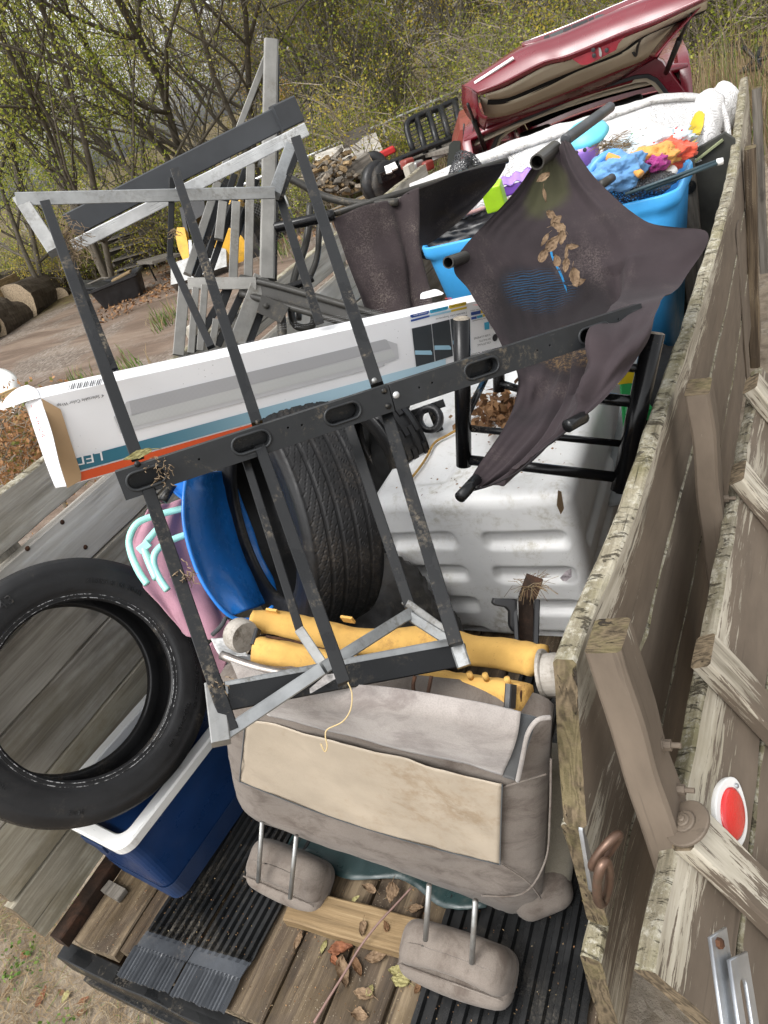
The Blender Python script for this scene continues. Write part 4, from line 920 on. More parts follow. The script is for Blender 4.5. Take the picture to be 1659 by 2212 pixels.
# ------------------------------------------------------------------ fallen leaves and twig
def leaf_mesh(s, rng, mat, name, P, label, curl=1.0, up=(0, 0, 1), group=None):
    n = 14; m = 8; s = s * .9; roll_ = rng.uniform(.2, 1.5) * curl; bend = rng.uniform(-1.6, 1.6) * curl; tw = rng.uniform(-1.5, 1.5) * curl; sd = rng.uniform(0, 50); rows = []; wd = rng.uniform(.20, .33)
    for j in range(n + 1):
        t = j / n; w = s * wd * (math.sin(math.pi * t ** .75) ** .8 + .03) * (1 + .25 * noise.noise(Vector((t * 9, sd, 0)))); r = []
        a = bend * (t - .5); R_ = s / max(.3, abs(bend)); cx = R_ * math.sin(a) if abs(bend) > .3 else s * (t - .5); cz = R_ * (1 - math.cos(a)) if abs(bend) > .3 else 0
        for i in range(-m, m + 1):
            q = i / m; th = q * roll_ * .9; rr = w / max(.25, roll_ * .9); y = rr * math.sin(th); z = rr * (1 - math.cos(th)); tt = tw * (t - .5); y, z = y * math.cos(tt) - z * math.sin(tt), y * math.sin(tt) + z * math.cos(tt)
            cr = noise.noise(Vector((t * 7, q * 3, sd))) * s * .07 * min(1, curl + .2) + noise.noise(Vector((t * 19, q * 8, sd))) * s * .02
            r.append(Vector((cx + noise.noise(Vector((q * 4, t * 3, sd + 5))) * s * .04, y, abs(cz) * .7 + z * rng.choice((1, 1)) + cr * 1.3 + .04 * s)))
        rows.append(r)
    M = Matrix.Translation(P) @ Vector(up).to_track_quat('Z', 'Y').to_matrix().to_4x4() @ Matrix.Rotation(rng.uniform(0, 6.28), 4, 'Z')
    W_ = 2 * m + 1; v = [q for r in rows for q in r]; f = [(j * W_ + i, j * W_ + i + 1, (j + 1) * W_ + i + 1, (j + 1) * W_ + i) for j in range(n) for i in range(2 * m)]
    mb = MB(); mb.add([M @ q for q in v], f)
    tip = M @ v[m]; mb.tube([tip, tip + (M.to_3x3() @ Vector((-s * .12, s * .03, .002))), tip + (M.to_3x3() @ Vector((-s * .28, s * .10, .001)))], s * .013, 5)
    o = mb.build(name, mat, M=M, smooth=True, label=label, cat='dead leaf', group=group); return o
rl = random.Random(12)
FL = [((730, 850), .055, 'leaf_dry', 'brown curled leaf on the floor planks just below the orange-brown board'),
 ((1040, 920), .075, 'leaf_rust', 'large reddish curled leaf on the planks left of the long twig'),
 ((1250, 470), .055, 'leaf_dry', 'tan rolled leaf lying on the green tarp'),
 ((1420, 510), .065, 'leaf_dry', 'long tan leaf on the tarp beside the top of the twig'),
 ((1205, 770), .045, 'leaf_dry', 'small tan leaf lying on the orange-brown board'),
 ((1375, 750), .035, 'leaf_b', 'tiny brown leaf on the orange-brown board near the right headrest'),
 ((1300, 980), .065, 'leaf_dry', 'crumpled leaf on the planks right of the twig, just below the board'),
 ((1000, 1010), .04, 'leaf_rust', 'small rusty leaf beside the left bend of the twig'),
 ((1065, 1085), .085, 'leaf_dry', 'big curled leaf lying under the twig'),
 ((1165, 1050), .06, 'leaf_b', 'folded brown leaf just right of the twig'),
 ((1210, 1250), .06, 'leaf_dry', 'pale tan leaf alone on the middle plank'),
 ((1255, 1230), .035, 'leaf_ol', 'olive leaf scrap beside the pale tan leaf'),
 ((1480, 1150), .055, 'leaf_ol', 'olive curled leaf below the right headrest'),
 ((1445, 1080), .045, 'leaf_ol', 'olive leaf near the left edge of the right headrest'),
 ((1510, 1070), .03, 'leaf_ol', 'round spotted yellow leaf under the right headrest'),
 ((915, 900), .04, 'leaf_ol', 'narrow olive leaf strip on the planks'),
 ((1180, 1400), .05, 'leaf_dry', 'straight tan leaf at the bottom edge of the planks'),
 ((1605, 1210), .03, 'leaf_b', 'tiny brown leaf on the plank under the right headrest'),
 ((1150, 545), .03, 'leaf_ol', 'tiny yellow-green leaf at the tarp edge'),
 ((1600, 620), .05, 'leaf_dry', 'tan leaf on the tarp left of the right headrest')]
for (q, s, m, lab) in FL:
    z = FZ + (.03 if q[1] < 620 else (.037 if 620 < q[1] < 860 and q[0] > 1100 else .002)); leaf_mesh(s, rl, T[m], 'dead_leaf', onZ(*k2(*q), z), lab, group='dead leaves in the trailer bed')
GL = [((350, 1425), .085, 'leaf_rust', 'broad red-brown leaf on the sand below the trailer corner'), ((215, 1080), .06, 'leaf_rust', 'red-brown leaf on the sand left of the trailer corner'), ((270, 810), .06, 'leaf_rust', 'red-brown leaf half hidden in the dead grass by the side boards'), ((80, 1340), .06, 'leaf_b', 'pale brown leaf on the sand at the left edge'), ((700, 1460), .05, 'leaf_rust', 'dark red leaf under the torn steel strip'), ((545, 1430), .05, 'leaf_ol', 'yellow leaf on the sand under the bolt tab'), ((690, 1560), .05, 'leaf_b', 'brown leaf on the sand at the bottom edge of the photo'), ((510, 1390), .045, 'leaf_b', 'tan leaf beside the yellow leaf on the sand')]
for (q, s, m, lab) in GL:
    p = onZ(*kc(*q), .0); leaf_mesh(s, rl, T[m], 'dead_leaf', Vector((p.x, p.y, gz(p.x, p.y) + .01)), lab, curl=.4, group='dead leaves on the sand')
tw = [onZ(*k2(x, y), z) for x, y, z in ((1558, 462, FZ + .10), (1440, 590, FZ + .09), (1310, 730, FZ + .08), (1180, 900, FZ + .05), (1085, 1060, FZ + .035), (960, 1260, FZ + .02), (840, 1460, FZ + .01))]
tube('twig', smooth_path(tw, 4), .0024, m_plain('pink_brown_twig', (.20, .12, .10), .7, var=.3), seg=6, r1=.0034, label='long thin pinkish twig lying over the board and floor planks', cat='twig')

# ------------------------------------------------------------------ tyres
def tyre(name, label, C, axis, Ro=.342, seg=420, spin=0.0, words=(), tread='road', dusty=True, up=None):
    axis = Vector(axis).normalized(); M = frame(C, (up or Vector((0, 0, 1))).cross(axis), axis); M = M @ Matrix.Rotation(spin, 4, 'Z')
    k = Ro / .342; W = .108 * k
    tz = []; nT = 40
    for i in range(nT + 1): tz.append(-.088 * k + .176 * k * i / nT)
    prof = [(.226, .080), (.223, .092), (.229, .100), (.238, .0985), (.247, .1035), (.253, .1065), (.262, .1075), (.275, .110), (.29, .1105), (.302, .1085), (.306, .1095), (.316, .1055), (.326, .1005), (.334, .0945)]
    side = [(r * k, z * k) for r, z in prof]
    out = side + [((.342 - 4.4e-7 / 1e-6 * 0 - .008 * (z / (.088 * k)) ** 4 * 1.0) * k, z) for z in reversed(tz)] + [(r, -z) for r, z in reversed(side)]
    inn = [(.232 * k, -.075 * k), (.26 * k, -.094 * k), (.295 * k, -.097 * k), (.318 * k, -.085 * k), (.328 * k, -.05 * k), (.330 * k, 0), (.328 * k, .05 * k), (.318 * k, .085 * k), (.295 * k, .097 * k), (.26 * k, .094 * k), (.232 * k, .075 * k)]
    P = out + inn; n = len(P); ns = len(side); vs = []; fs = []; mi = []
    gro = [-.056 * k, -.020 * k, .020 * k, .056 * k]
    for i in range(seg):
        a = 2 * math.pi * i / seg; c, s = math.cos(a), math.sin(a)
        for j, (r, z) in enumerate(P):
            if ns <= j < ns + nT + 1:
                if tread == 'road':
                    d = 0
                    for g in gro:
                        if abs(z - g) < .0035 * k: d = .0032
                    az = abs(z); sh = int(az / k * 420 * (1 if z > 0 else .7))
                    if not d:
                        m = (i + sh) % 7
                        if m == 0 and az > .022 * k: d = .0016
                        elif az < .020 * k and (i + int(z * 900)) % 9 == 0: d = .0015
                    r = r - d * k
                else:
                    az = abs(z) / (.088 * k); row = int((z / (.088 * k) + 1) * 2.49); ph = (i + row * 9) % 18
                    r = r - (.016 if (ph < 5 or abs(((z / (.088 * k) + 1) * 2.49) % 1 - .5) > .40) else 0)
            elif j < ns and 7 <= j <= 9 and tread == 'mud': r = r
            vs.append(Vector((r * c, r * s, z)))
    for i in range(seg):
        i2 = (i + 1) % seg
        for j in range(n):
            j2 = (j + 1) % n; fs.append((i * n + j, i2 * n + j, i2 * n + j2, i * n + j2)); mi.append(1 if ns - 1 <= j < ns + nT else 0)
    root = thing(name, label, 'tyre', Vector(C) - Vector((0, 0, Ro)), 'old tyres on the load')
    o = mesh_obj('tread_and_casing', [M @ v for v in vs], fs, [T['rubber'], T['tread'] if dusty else T['rubber']], root, M, mi=mi)
    pol = o.data.polygons; pol.foreach_set('use_smooth', [m == 0 for m in mi])
    if words:
        for r_b, z_b in ((.2385, .0990), (.2290, .1005)):
            vv, ff = tube_geo([M @ Vector((r_b * k * math.cos(a), r_b * k * math.sin(a), z_b * k)) for a in [i * math.pi / 60 for i in range(120)]], .0012, 5, closed=True); mesh_obj('scuffed_bead', vv, ff, T['scuff'], root, M)
    for (txt, a0, r0, size, flip) in words:
        tv, tf = text_mesh(txt, size, .0022, 'CENTER', 1.15); mb = MB(); out_ = []
        for v in tv:
            a = a0 - v.x / r0; r = r0 + v.y
            z = .1085 * k + .0006 + v.z * .8 + (.0015 if r < .3 else 0)
            out_.append(M @ Vector((r * math.cos(a), r * math.sin(a), z)))
        mb.add(out_, tf); mb.build('sidewall_lettering', T['rubber'], root, M)
    return root
nsc = NT('scuffed_rubber'); nsc.fin(nsc.mix(nsc.thr(nsc.noise(60, nsc.map((1, 1, 1)), 6, .8), .50, .58), (.012, .012, .012), (.34, .34, .34)), .8); T['scuff'] = nsc.m
def cvec(x, y, z): return c2w(Vector((x, y, z)))
n1 = cvec(.60, -.20, -.77).normalized(); c1_ = D(186, 1485, 1.81) - n1 * .10
tyre('tyre', 'bald black tyre leaning face-on over the open blue cooler', c1_, n1, up=cvec(0, -1, 0), spin=0, dusty=False,
     words=[('ALTIMAX RT43', R(150), .279, .034, 0), ('215/55 R 18 104H', R(72), .268, .017, 0), ('TREADWEAR 600', R(330), .268, .014, 0), ('M+S', R(262), .29, .018, 0), ('STANDARD LOAD MAX PRESS 350 KPA', R(0), .288, .010, 0), ('TUBELESS RADIAL', R(215), .275, .012, 0)])
n2 = cvec(-.85, .25, -.46).normalized(); c2_ = D(634, 1108, 2.02)
tyre('tyre', 'upright tyre with dusty worn tread standing between the blue sled and the white box', c2_, n2, Ro=.345, up=cvec(0, -1, 0))
n3 = cvec(-.75, .45, -.48).normalized(); tyre('tyre', 'small knobbly black off-road tyre behind the slotted black rail', D(812, 975, 2.62), n3, Ro=.24, seg=180, tread='mud', up=cvec(0, -1, 0), dusty=False)

# ------------------------------------------------------------------ cooler
def rrect(cx, cy, hx, hy, r, n=6):
    o = []
    for (sx, sy, a0) in ((1, -1, -90), (1, 1, 0), (-1, 1, 90), (-1, -1, 180)):
        for k in range(n + 1):
            a = R(a0 + 90 * k / n); o.append((cx + sx * (hx - r) + r * math.cos(a), cy + sy * (hy - r) + r * math.sin(a)))
    return o
CZ = 1.05
Mc = frame((-1.655, .80, FZ + .01), Vector((.10, .995, 0)))   # x along the long side
ck = thing('cooler', 'dark blue ice chest with a dirty white rim and no lid, under the leaning tyre', 'cooler', (-1.655, .80, FZ + .01))
def csec(z, hx, hy, r): return [Mc @ Vector((x, y, z)) for x, y in rrect(0, 0, hx, hy, r)]
H = CZ - FZ - .01
v, f = loft([csec(0, .285, .135, .03), csec(.012, .297, .147, .035), csec(.09, .303, .152, .035), csec(.092, .305, .154, .036), csec(.25, .315, .168, .04), csec(H - .025, .322, .176, .04)])
mesh_obj('body', v, f, T['navy'], ck, Mc, smooth=False)
v, f = loft([csec(.014, .2985, .1485, .035), csec(.088, .3050, .1540, .036)], cap=False)
n = len(rrect(0, 0, 1, 1, .1)); 
mb = MB()
for i in range(26):
    z = .016 + .072 * i / 26; h = .29 + .01 * z / .09
    s = [Mc @ Vector((x, y, z)) for x, y in rrect(0, 0, .2985 + .0065 * i / 26 + .0005, .1485 + .0055 * i / 26 + .0005, .035)]
    vv, ff = tube_geo(s, .0013, 4, closed=True); mb.add(vv, ff)
mb.build('ribbed_band', T['navyrib'], ck, Mc)
secs = [csec(H - .03, .329, .183, .042), csec(H - .002, .333, .187, .044), csec(H + .004, .329, .183, .042), csec(H + .004, .300, .154, .034), csec(H, .296, .150, .032), csec(H - .03, .293, .147, .03)]
v, f = loft(secs, cap=False); mesh_obj('rim', v, f, T['whitep'], ck, Mc, smooth=False)
v, f = loft([csec(H - .012, .2955, .1495, .032), csec(.05, .27, .125, .05)], cap=False); f.append(tuple(range(n, 2 * n))); mesh_obj('liner', v, f, T['liner'], ck, Mc)
o = beam('hinge_tab', Mc @ Vector((.10, .170, H + .006)), Mc @ Vector((.16, .170, H + .006)), .012, .006, [T['whitep']], ck); v, f = lathe_geo([(0, .004), (.005, .003), (.006, 0)], 10, Mc @ Matrix.Translation((.13, .17, H + .009))); mesh_obj('screw', v, f, T['zinc'], o)
beam('handle_recess', Mc @ Vector((-.326, -.05, H - .07)), Mc @ Vector((-.326, .05, H - .07)), .006, .03, [T['navyrib']], ck, bev=.003)

# ------------------------------------------------------------------ car seat back, upside down, with foam and head restraints
st = thing('car_seat', 'taupe fabric and cream vinyl car seat back standing upside down, torn open to yellow foam', 'car seat', (-.85, .75, FZ))
BL, BR = onZ(516, 1752, .965), onZ(1168, 1990, .945); TR_, TL_ = D(1190, 1548, 1.20), D(462, 1462, 1.48)
_pn = (TR_ - TL_).cross(BL - TL_).normalized(); _r = ray(1168, 1990); BR = CAM + _r * ((TL_ - CAM).dot(_pn) / _r.dot(_pn))
def seatp(u, v, o=0.0):
    p = (TL_ * (1 - u) + TR_ * u) * (1 - v) + (BL * (1 - u) + BR * u) * v; return p + sN * o
sN = ((TR_ - TL_).cross(BL - TL_)).normalized()
if sN.dot(CAM - BL) < 0: sN = -sN
def seat_body():
    NU, NV = 40, 30; vs = []; fs = []; idx = {}
    rr = .09
    def rounded(u, v):
        # pull the corners in (only the lower ones strongly)
        x, y = (u - .5) * 2, (v - .5) * 2
        return u, v
    for side in (0, 1):
        for j in range(NV + 1):
            for i in range(NU + 1):
                u, v = i / NU, j / NV; x, y = abs(u - .5) * 2, (v - .5) * 2
                cx = max(0, (x - .80) / .20); cy = max(0, (y - .72) / .28) if y > 0 else max(0, (-y - .93) / .07) * .6
                k = math.sqrt(cx * cx + cy * cy); sc = 1.0
                if k > 1e-6 and cx > 0 and cy > 0:
                    m = max(cx, cy); sc = m / k
                    uu = .5 + math.copysign((.80 + .20 * cx * sc) / 2, u - .5); vv = .5 + ((.72 + .28 * cy * sc) / 2 if y > 0 else -(.93 + .07 * cy * sc) / 2)
                else: uu, vv = u, v
                edge = min(1, max(0, 1 - max(cx, cy))) ** .5
                o = (.0 + .035 * edge) if side == 0 else (-.045 - .02 * edge)
                if side == 0: o += .006 * noise.noise(Vector((u * 5, v * 5, 2))) + .003 * noise.noise(Vector((u * 14, v * 14, 5)))
                idx[side, i, j] = len(vs); vs.append(seatp(uu, vv, o))
    for side in (0, 1):
        for j in range(NV):
            for i in range(NU):
                q = (idx[side, i, j], idx[side, i + 1, j], idx[side, i + 1, j + 1], idx[side, i, j + 1]); fs.append(q if side == 0 else q[::-1])
    bd = [(i, 0) for i in range(NU)] + [(NU, j) for j in range(NV)] + [(i, NV) for i in range(NU, 0, -1)] + [(0, j) for j in range(NV, 0, -1)]
    for a, b in zip(bd, bd[1:] + bd[:1]): fs.append((idx[0, a[0], a[1]], idx[1, a[0], a[1]], idx[1, b[0], b[1]], idx[0, b[0], b[1]]))
    return vs, fs
v, f = seat_body(); sb = mesh_obj('backrest_cover', v, f, T['velour'], st, smooth=True)
Ms = frame(seatp(0, 0), seatp(1, 0) - seatp(0, 0), sN)
def patch(name, uvs, mat, o, parent=st, thick=.002, nu=6, nv=6, disp=None):
    ctrl = [[seatp(u, v, o + oo) for (u, v, oo) in r] for r in uvs]
    return cloth(name, ctrl, mat, parent, nu, nv, disp, thick)
import itertools
def spx(x, y, o=0.0):
    """seat-plane point seen at this place"""
    r_ = ray(x, y); p0 = seatp(0, 0, o); t = (p0 - CAM).dot(sN) / r_.dot(sN); return CAM + r_ * t
vin = [[(530, 1555), (720, 1600), (900, 1650), (1085, 1695)], [(524, 1620), (715, 1690), (900, 1745), (1082, 1785)], [(517, 1688), (700, 1760), (890, 1820), (1080, 1868)]]
cloth('vinyl_panel', [[spx(x, y, .0455) for x, y in r] for r in vin], T['vinyl'], st, 10, 10, lambda u, v, p: .0065 * max(0, math.sin(u * 13 - v * 7 + math.sin(v * 4))) ** 2 * (1 - v * .6) + .0015 * noise.noise(p * 30), .001)
for e_ in (vin[2], [r[3] for r in vin], [r[0] for r in vin]): tube('panel_seam', smooth_path([spx(x, y, .047) for x, y in e_], 5), .0016, T['charcoal_cloth'], st, 6)
for q_ in (((1085, 1868), (1140, 1905), (1168, 1940)), ((1086, 1700), (1120, 1690), (1180, 1672))): tube('panel_seam', smooth_path([spx(x, y, .040) for x, y in q_], 5), .0018, T['velour'], st, 6)
# pale flap folded over the top edge
fl = [[(500, 1430, .05), (640, 1470, .06), (820, 1482, .06), (1000, 1510, .06), (1125, 1538, .06)],
      [(535, 1500, .085), (680, 1515, .085), (850, 1540, .085), (1010, 1570, .085), (1115, 1600, .08)],
      [(580, 1548, .066), (720, 1578, .066), (860, 1615, .066), (1000, 1650, .066), (1085, 1674, .062)]]
cloth('folded_flap', [[spx(x, y, o) for x, y, o in r] for r in fl], T['velour_p'], st, 8, 8, lambda u, v, p: .004 * noise.noise(p * 12) + .0012 * noise.noise(p * 45), .004)
fl2 = [[(1120, 1540, .056), (1160, 1550, .054)], [(1108, 1605, .075), (1140, 1612, .07)], [(1086, 1676, .058), (1112, 1684, .055)]]
cloth('flap_backing', [[spx(x, y, o) for x, y, o in r] for r in fl2], T['charcoal_cloth'], st, 6, 6, None, .004)
tube('seam_piping', smooth_path([spx(x, y, o) for x, y, o in ((1118, 1686, .062), (1128, 1640, .072), (1138, 1590, .07), (1160, 1556, .062), (1188, 1550, .05))], 5), .004, T['velour_p'], st, 8)
tube('seam_piping', smooth_path([spx(x, y, .042) for x, y in ((1190, 1640), (1188, 1760), (1178, 1860), (1130, 1930), (1040, 1935))], 5), .0022, T['velour'], st, 6)
# head restraints
def headrest(c, ax, upv, w, h, d, rods, lab, seed):
    M = frame(c, ax, upv)
    def dsp(q):
        x, y, z = q.x / (w / 2), q.y / (d / 2), q.z / (h / 2)
        return Vector((-.10 * q.x * max(0, z), (.02 * (1 - x * x)) * (1 if y < 0 else .35) * (1 - abs(z) * .4), -.012 * max(0, abs(x) - .5) * 2 * (1 if z > 0 else 0))) + Vector((0, 0, .002 * noise.noise(q * 9 + Vector((seed, 0, 0)))))
    o = rbox('head_restraint', M, w, d, h, T['velour'], st, .035, 4, dsp, sub=4, label=lab)
    pts = [M @ Vector((-w * .46, -d * .30, h * .12)), M @ Vector((-w * .2, -d * .50, h * .2)), M @ Vector((w * .2, -d * .50, h * .2)), M @ Vector((w * .47, -d * .30, h * .12))]
    rbox('front_roll', M @ Matrix.Translation((0, -d * .34, -h * .16)), w * .985, d * .62, h * .62, T['velour'], o, .034, 4, lambda q: Vector((0, 0, .003 * noise.noise(q * 14))) + Vector((0, -.012 * (1 - (q.x / (w / 2)) ** 2), 0)), sub=2)
    tube('seam', smooth_path([M @ Vector((x * w * .49, -d * .50 + .004, h * .17 + .004 * abs(x))) for x in (-.92, -.5, 0, .5, .92)], 4), .0022, T['velour'], o, 6)
    for (a, b) in rods: tube('rod', [a, b], .0062, T['galv_dirty'], o, 10)
h1 = onZ(622, 1882, FZ + .085)
headrest(h1, Vector((.93, -.02, -.18)), Vector((0, -.45, .9)), .245, .12, .105, [(D(566, 1775, 1.80), D(558, 1905, 1.84)), (D(640, 1805, 1.75), D(627, 1940, 1.79))], 'left head restraint, hanging under the seat back over the ribbed mat', 1)
h2 = onZ(985, 2070, FZ + .075)
headrest(h2, Vector((.95, .02, -.10)), Vector((0, -.35, .93)), .27, .135, .10, [(D(927, 1912, 1.50), D(919, 2030, 1.55)), (D(1027, 1945, 1.47), D(1019, 2080, 1.52))], 'right head restraint, resting on the planks beside the orange-brown board', 2)
# foam rolls, wire, bright rod, end caps
kf = crop(1500, 2200, 1.843); kg = crop(800, 2350, 1.843)
def roll(name, pts, r, lab=None, flat=.75, seed=0, sq=0.0, end=.6):
    path = smooth_path([D(*p) for p in pts], 8); n = len(path); vs, fs = tube_geo(path, [r * (end if i in (0, n - 1) else 1) for i in range(n)], 18)
    out = []
    for i, p in enumerate(vs):
        c = path[min(i // 18, n - 1)]; d = p - c; an = 2 * math.pi * (i % 18) / 18; d *= 1 + sq * ((abs(math.cos(an)) ** 4 + abs(math.sin(an)) ** 4) ** -.25 - 1) if i < 18 * n else 1; d.z *= flat; k = 1 + .16 * noise.noise(c * 7 + Vector((seed, 0, 0))) + .04 * noise.noise(p * 26) - .08 * max(0, 1 - abs(noise.noise(p * 13)) * 9); out.append(c + d * k)
    return mesh_obj(name, out, fs, T['foam'], st, smooth=True, label=lab)
roll('foam_roll', [(538, 1345, 1.66), (600, 1345, 1.66), (680, 1365, 1.64), (760, 1385, 1.62), (850, 1385, 1.60), (930, 1382, 1.57), (1010, 1403, 1.50), (1090, 1412, 1.43), (1168, 1428, 1.36)], .037, 'upper torn yellow foam roll', flat=.62, seed=1, sq=.5)
roll('foam_roll', [(556, 1402, 1.50), (640, 1418, 1.47), (740, 1440, 1.44), (850, 1465, 1.40), (940, 1478, 1.36), (1040, 1492, 1.31), (1136, 1512, 1.25)], .027, 'lower yellow foam bar with moulded pegs', flat=.95, seed=4, sq=1.0, end=.97)
for (x, y, t) in ((705, 935, 1.30), (820, 945, 1.28), (982, 975, 1.25)):
    p = D(*kf(x, y), t); tube('foam_peg', [p - Vector((0, 0, .004)), p + Vector((0, 0, .011))], .0055, T['foam'], st, 8)
for (x, y, t) in ((540, 180, 1.66), (1090, 235, 1.62), (70, 600 * 0 + 250, 1.6)):
    if x < 100: continue
    p = D(*kg(x, y), t); mbt = MB(); mbt.box(frame(p, Vector((1, 0, -.1)), Vector((0, -.3, 1))), .03, .006, .022); mbt.build('foam_tab', T['foam'], st)
tube('bright_rod', smooth_path([D(*p) for p in ((478, 1415, 1.47), (560, 1443, 1.44), (700, 1470, 1.40), (850, 1500, 1.36), (1000, 1532, 1.29), (1145, 1556, 1.21))], 4), .0095, T['ruststeel'], st, 12)
tube('rusty_wire', smooth_path([D(*p) for p in ((575, 1375, 1.50), (640, 1388, 1.49), (760, 1420, 1.46), (900, 1452, 1.40), (1020, 1465, 1.33), (1100, 1478, 1.27), (1122, 1490, 1.24), (1122, 1515, 1.24))], 4), .0036, T['rust'], st, 8)
tube('rusty_wire', smooth_path([D(*kf(x, y), 1.24) for x, y in ((295, 930), (282, 990), (290, 1045), (340, 1072), (385, 1058), (400, 1010), (415, 930))], 4), .0034, T['rust'], st, 8)
beam('black_clip', D(1104, 1478, 1.22), D(1101, 1530, 1.21), .012, .03, [T['black']], st)
beam('black_clip', D(557, 1360, 1.50), D(548, 1395, 1.48), .01, .016, [T['black']], st)
def cap_disc(c, ax, r, w, nm='recliner_cap'):
    v, f = lathe_geo([(0, w), (r * .8, w), (r * .95, w * .85), (r, w * .5), (r, -w * .6), (r * .9, -w), (0, -w)], 28, frame(c, Vector(ax).orthogonal(), ax)); return mesh_obj(nm, v, f, T['capgrey'], st, smooth=False)
cap_disc(D(520, 1372, 1.60), (-.9, .3, .0), .038, .020); cap_disc(D(1194, 1458, 1.30), (.9, .1, .1), .040, .018); cap_disc(D(1176, 1456, 1.31), (.9, .1, .1), .046, .005)
# dirty seat base behind the seat back on the right
mossf = m_fabric('mossy_taupe_fabric', (.20, .18, .14), 420, .95, .5, (.10, .095, .06))
sc_ = thing('seat_cushion', 'greenish taupe seat cushion wedged behind the seat back against the side boards', 'seat cushion', (D(1200, 1990, 1.66).x, D(1200, 1990, 1.66).y, FZ))
rbox('cushion_pad', frame(D(1180, 1775, 1.66), ray(1260, 1790) - ray(1180, 1785), D(1186, 1700, 1.5) - D(1190, 1900, 1.56)), .15, .10, .40, mossf, sc_, .045, 4, lambda q: Vector((0, 0, .006 * noise.noise(q * 10))), sub=2)
rbox('cushion_pad', frame(D(1165, 1915, 1.68), ray(1260, 1900) - ray(1180, 1930), D(1186, 1700, 1.5) - D(1190, 1900, 1.56)),   .15, .09, .14, T['velour'], sc_, .05, 4, lambda q: Vector((0, 0, .006 * noise.noise(q * 10))), sub=2)

# ------------------------------------------------------------------ white moulded plastic box
bx = thing('plastic_box', 'large dirty white moulded plastic box with ribbed recesses in its side', 'storage box', (-.87, 2.05, FZ))
def white_box():
    hx, hy, hz = .335, .50, .30; r = .045; N = 84; bm = bmesh.new(); bmesh.ops.create_cube(bm, size=2.0)
    bmesh.ops.subdivide_edges(bm, edges=bm.edges[:], cuts=N, use_grid_fill=True)
    def slotf(x, z, x0, x1, z0, z1):
        m = min(x - x0, x1 - x, z - z0, z1 - z); rr = .03
        cx = max(x0 + rr - x, x - (x1 - rr), 0); cz = max(z0 + rr - z, z - (z1 - rr), 0)
        dd = rr - math.hypot(cx, cz); return max(0, min(1, dd / .024))
    for v in bm.verts:
        n0 = v.co.copy(); p = Vector((n0.x * hx, n0.y * hy, n0.z * hz)); inn = Vector((max(-hx + r, min(hx - r, p.x)), max(-hy + r, min(hy - r, p.y)), max(-hz + r, min(hz - r, p.z)))); d = p - inn
        if d.length > 1e-9: p = inn + d.normalized() * r
        ins = 0; nn = Vector((0, 0, 0))
        if n0.y < -.999:
            for k in range(4):
                z1 = .175 - k * .140; ins = max(ins, slotf(p.x, p.z, -.305, -.05, z1 - .078, z1), slotf(p.x, p.z, .03, .305, z1 - .078, z1))
            nn = Vector((0, 1, 0)) * .026
        elif n0.x > .999:
            for k in range(3):
                z1 = .12 - k * .13; ins = max(ins, slotf(p.y, p.z, -.44, .1, z1 - .08, z1))
            nn = Vector((-1, 0, 0)) * .016
        elif n0.z > .999:
            ins = max(slotf(p.x, p.y, -.24, -.06, -.42, .4), slotf(p.x, p.y, .0, .23, -.42, .4) * (.7 + .3 * math.sin(p.x * 60))); nn = Vector((0, 0, -1)) * .010
        p = p + nn * (ins * ins * (3 - 2 * ins)); p.z += .004 * noise.noise(Vector((p.x * 4, p.y * 4, 0)))
        p.x *= 1 - .05 * (1 if p.z < 0 else 0) * abs(p.z) / hz; v.co = p
    return bm
bxo = bm_obj('moulded_shell', white_box(), T['whitebox'], bx, Matrix.Translation((-.90, 2.085, FZ + .302)) @ Matrix.Rotation(R(1), 4, 'Z'), smooth=True)
def decal(name, P, mats, parent, N, off=.002, **k):
    mb = MB(); mb.add([p + N * off for p in P], [tuple(range(len(P)))]); return mb.build(name, mats, parent, **k)
kk = crop(1350, 1500, 1.843)
P = [onX(*kk(x, y), -.562) for x, y in ((1615, 850), (1640, 860), (1659, 985), (1635, 1030), (1605, 960))]
decal('paper_sticker', P, T['card'], bx, Vector((1, 0, 0)), .004)
st2 = [onY(*kf(x, y), 1.582) for x, y in ((1365, 200), (1410, 150), (1450, 130), (1452, 190), (1410, 225), (1385, 222))]
decal('torn_sticker', st2, m_plain('sticker', (.45, .40, .42), .5, var=.6, scale=60), bx, Vector((0, -1, 0)), .004)
tube('stain_streak', smooth_path([onZ(*kk(x, y), 1.304) for x, y in ((535, 770), (600, 690), (660, 600), (715, 500), (800, 450), (880, 405))], 5), .0045, m_plain('yellow_stain', (.34, .20, .05), .7, var=.4, scale=40), bx, 6, label='yellow-brown dried streak along the lid')
# pile of wet leaves on the lid
def lleaf(mb, rng):
    x, y = rng.gauss(1090, 38), rng.gauss(885, 22); p = onZ(x, y, 1.31 + rng.uniform(0, .03) * (1 if y < 905 else .3)); add_leaf(mb, p, rng.uniform(.02, .05), rng, 0, 1.0)
rngq = random.Random(3); mbq = MB()
for i in range(420): lleaf(mbq, rngq)
mbq.build('leaf_pile', T['leaf_b'], label='heap of wet brown leaves on top of the white box', category='leaf pile', kind='stuff')
# debris specks on the lid
mbq = MB()
for i in range(130):
    x, y = rngq.uniform(850, 1280), rngq.uniform(860, 1090); p = onZ(x, y, 1.306)
    if -1.16 < p.x < -.60 and p.y > 1.6: add_leaf(mbq, p, rngq.uniform(.003, .012), rngq, 0, 2)
mbq.build('leaf_crumbs', T['leaf_b'], label='small leaf crumbs scattered on the white box lid', category='leaf crumbs', kind='stuff')

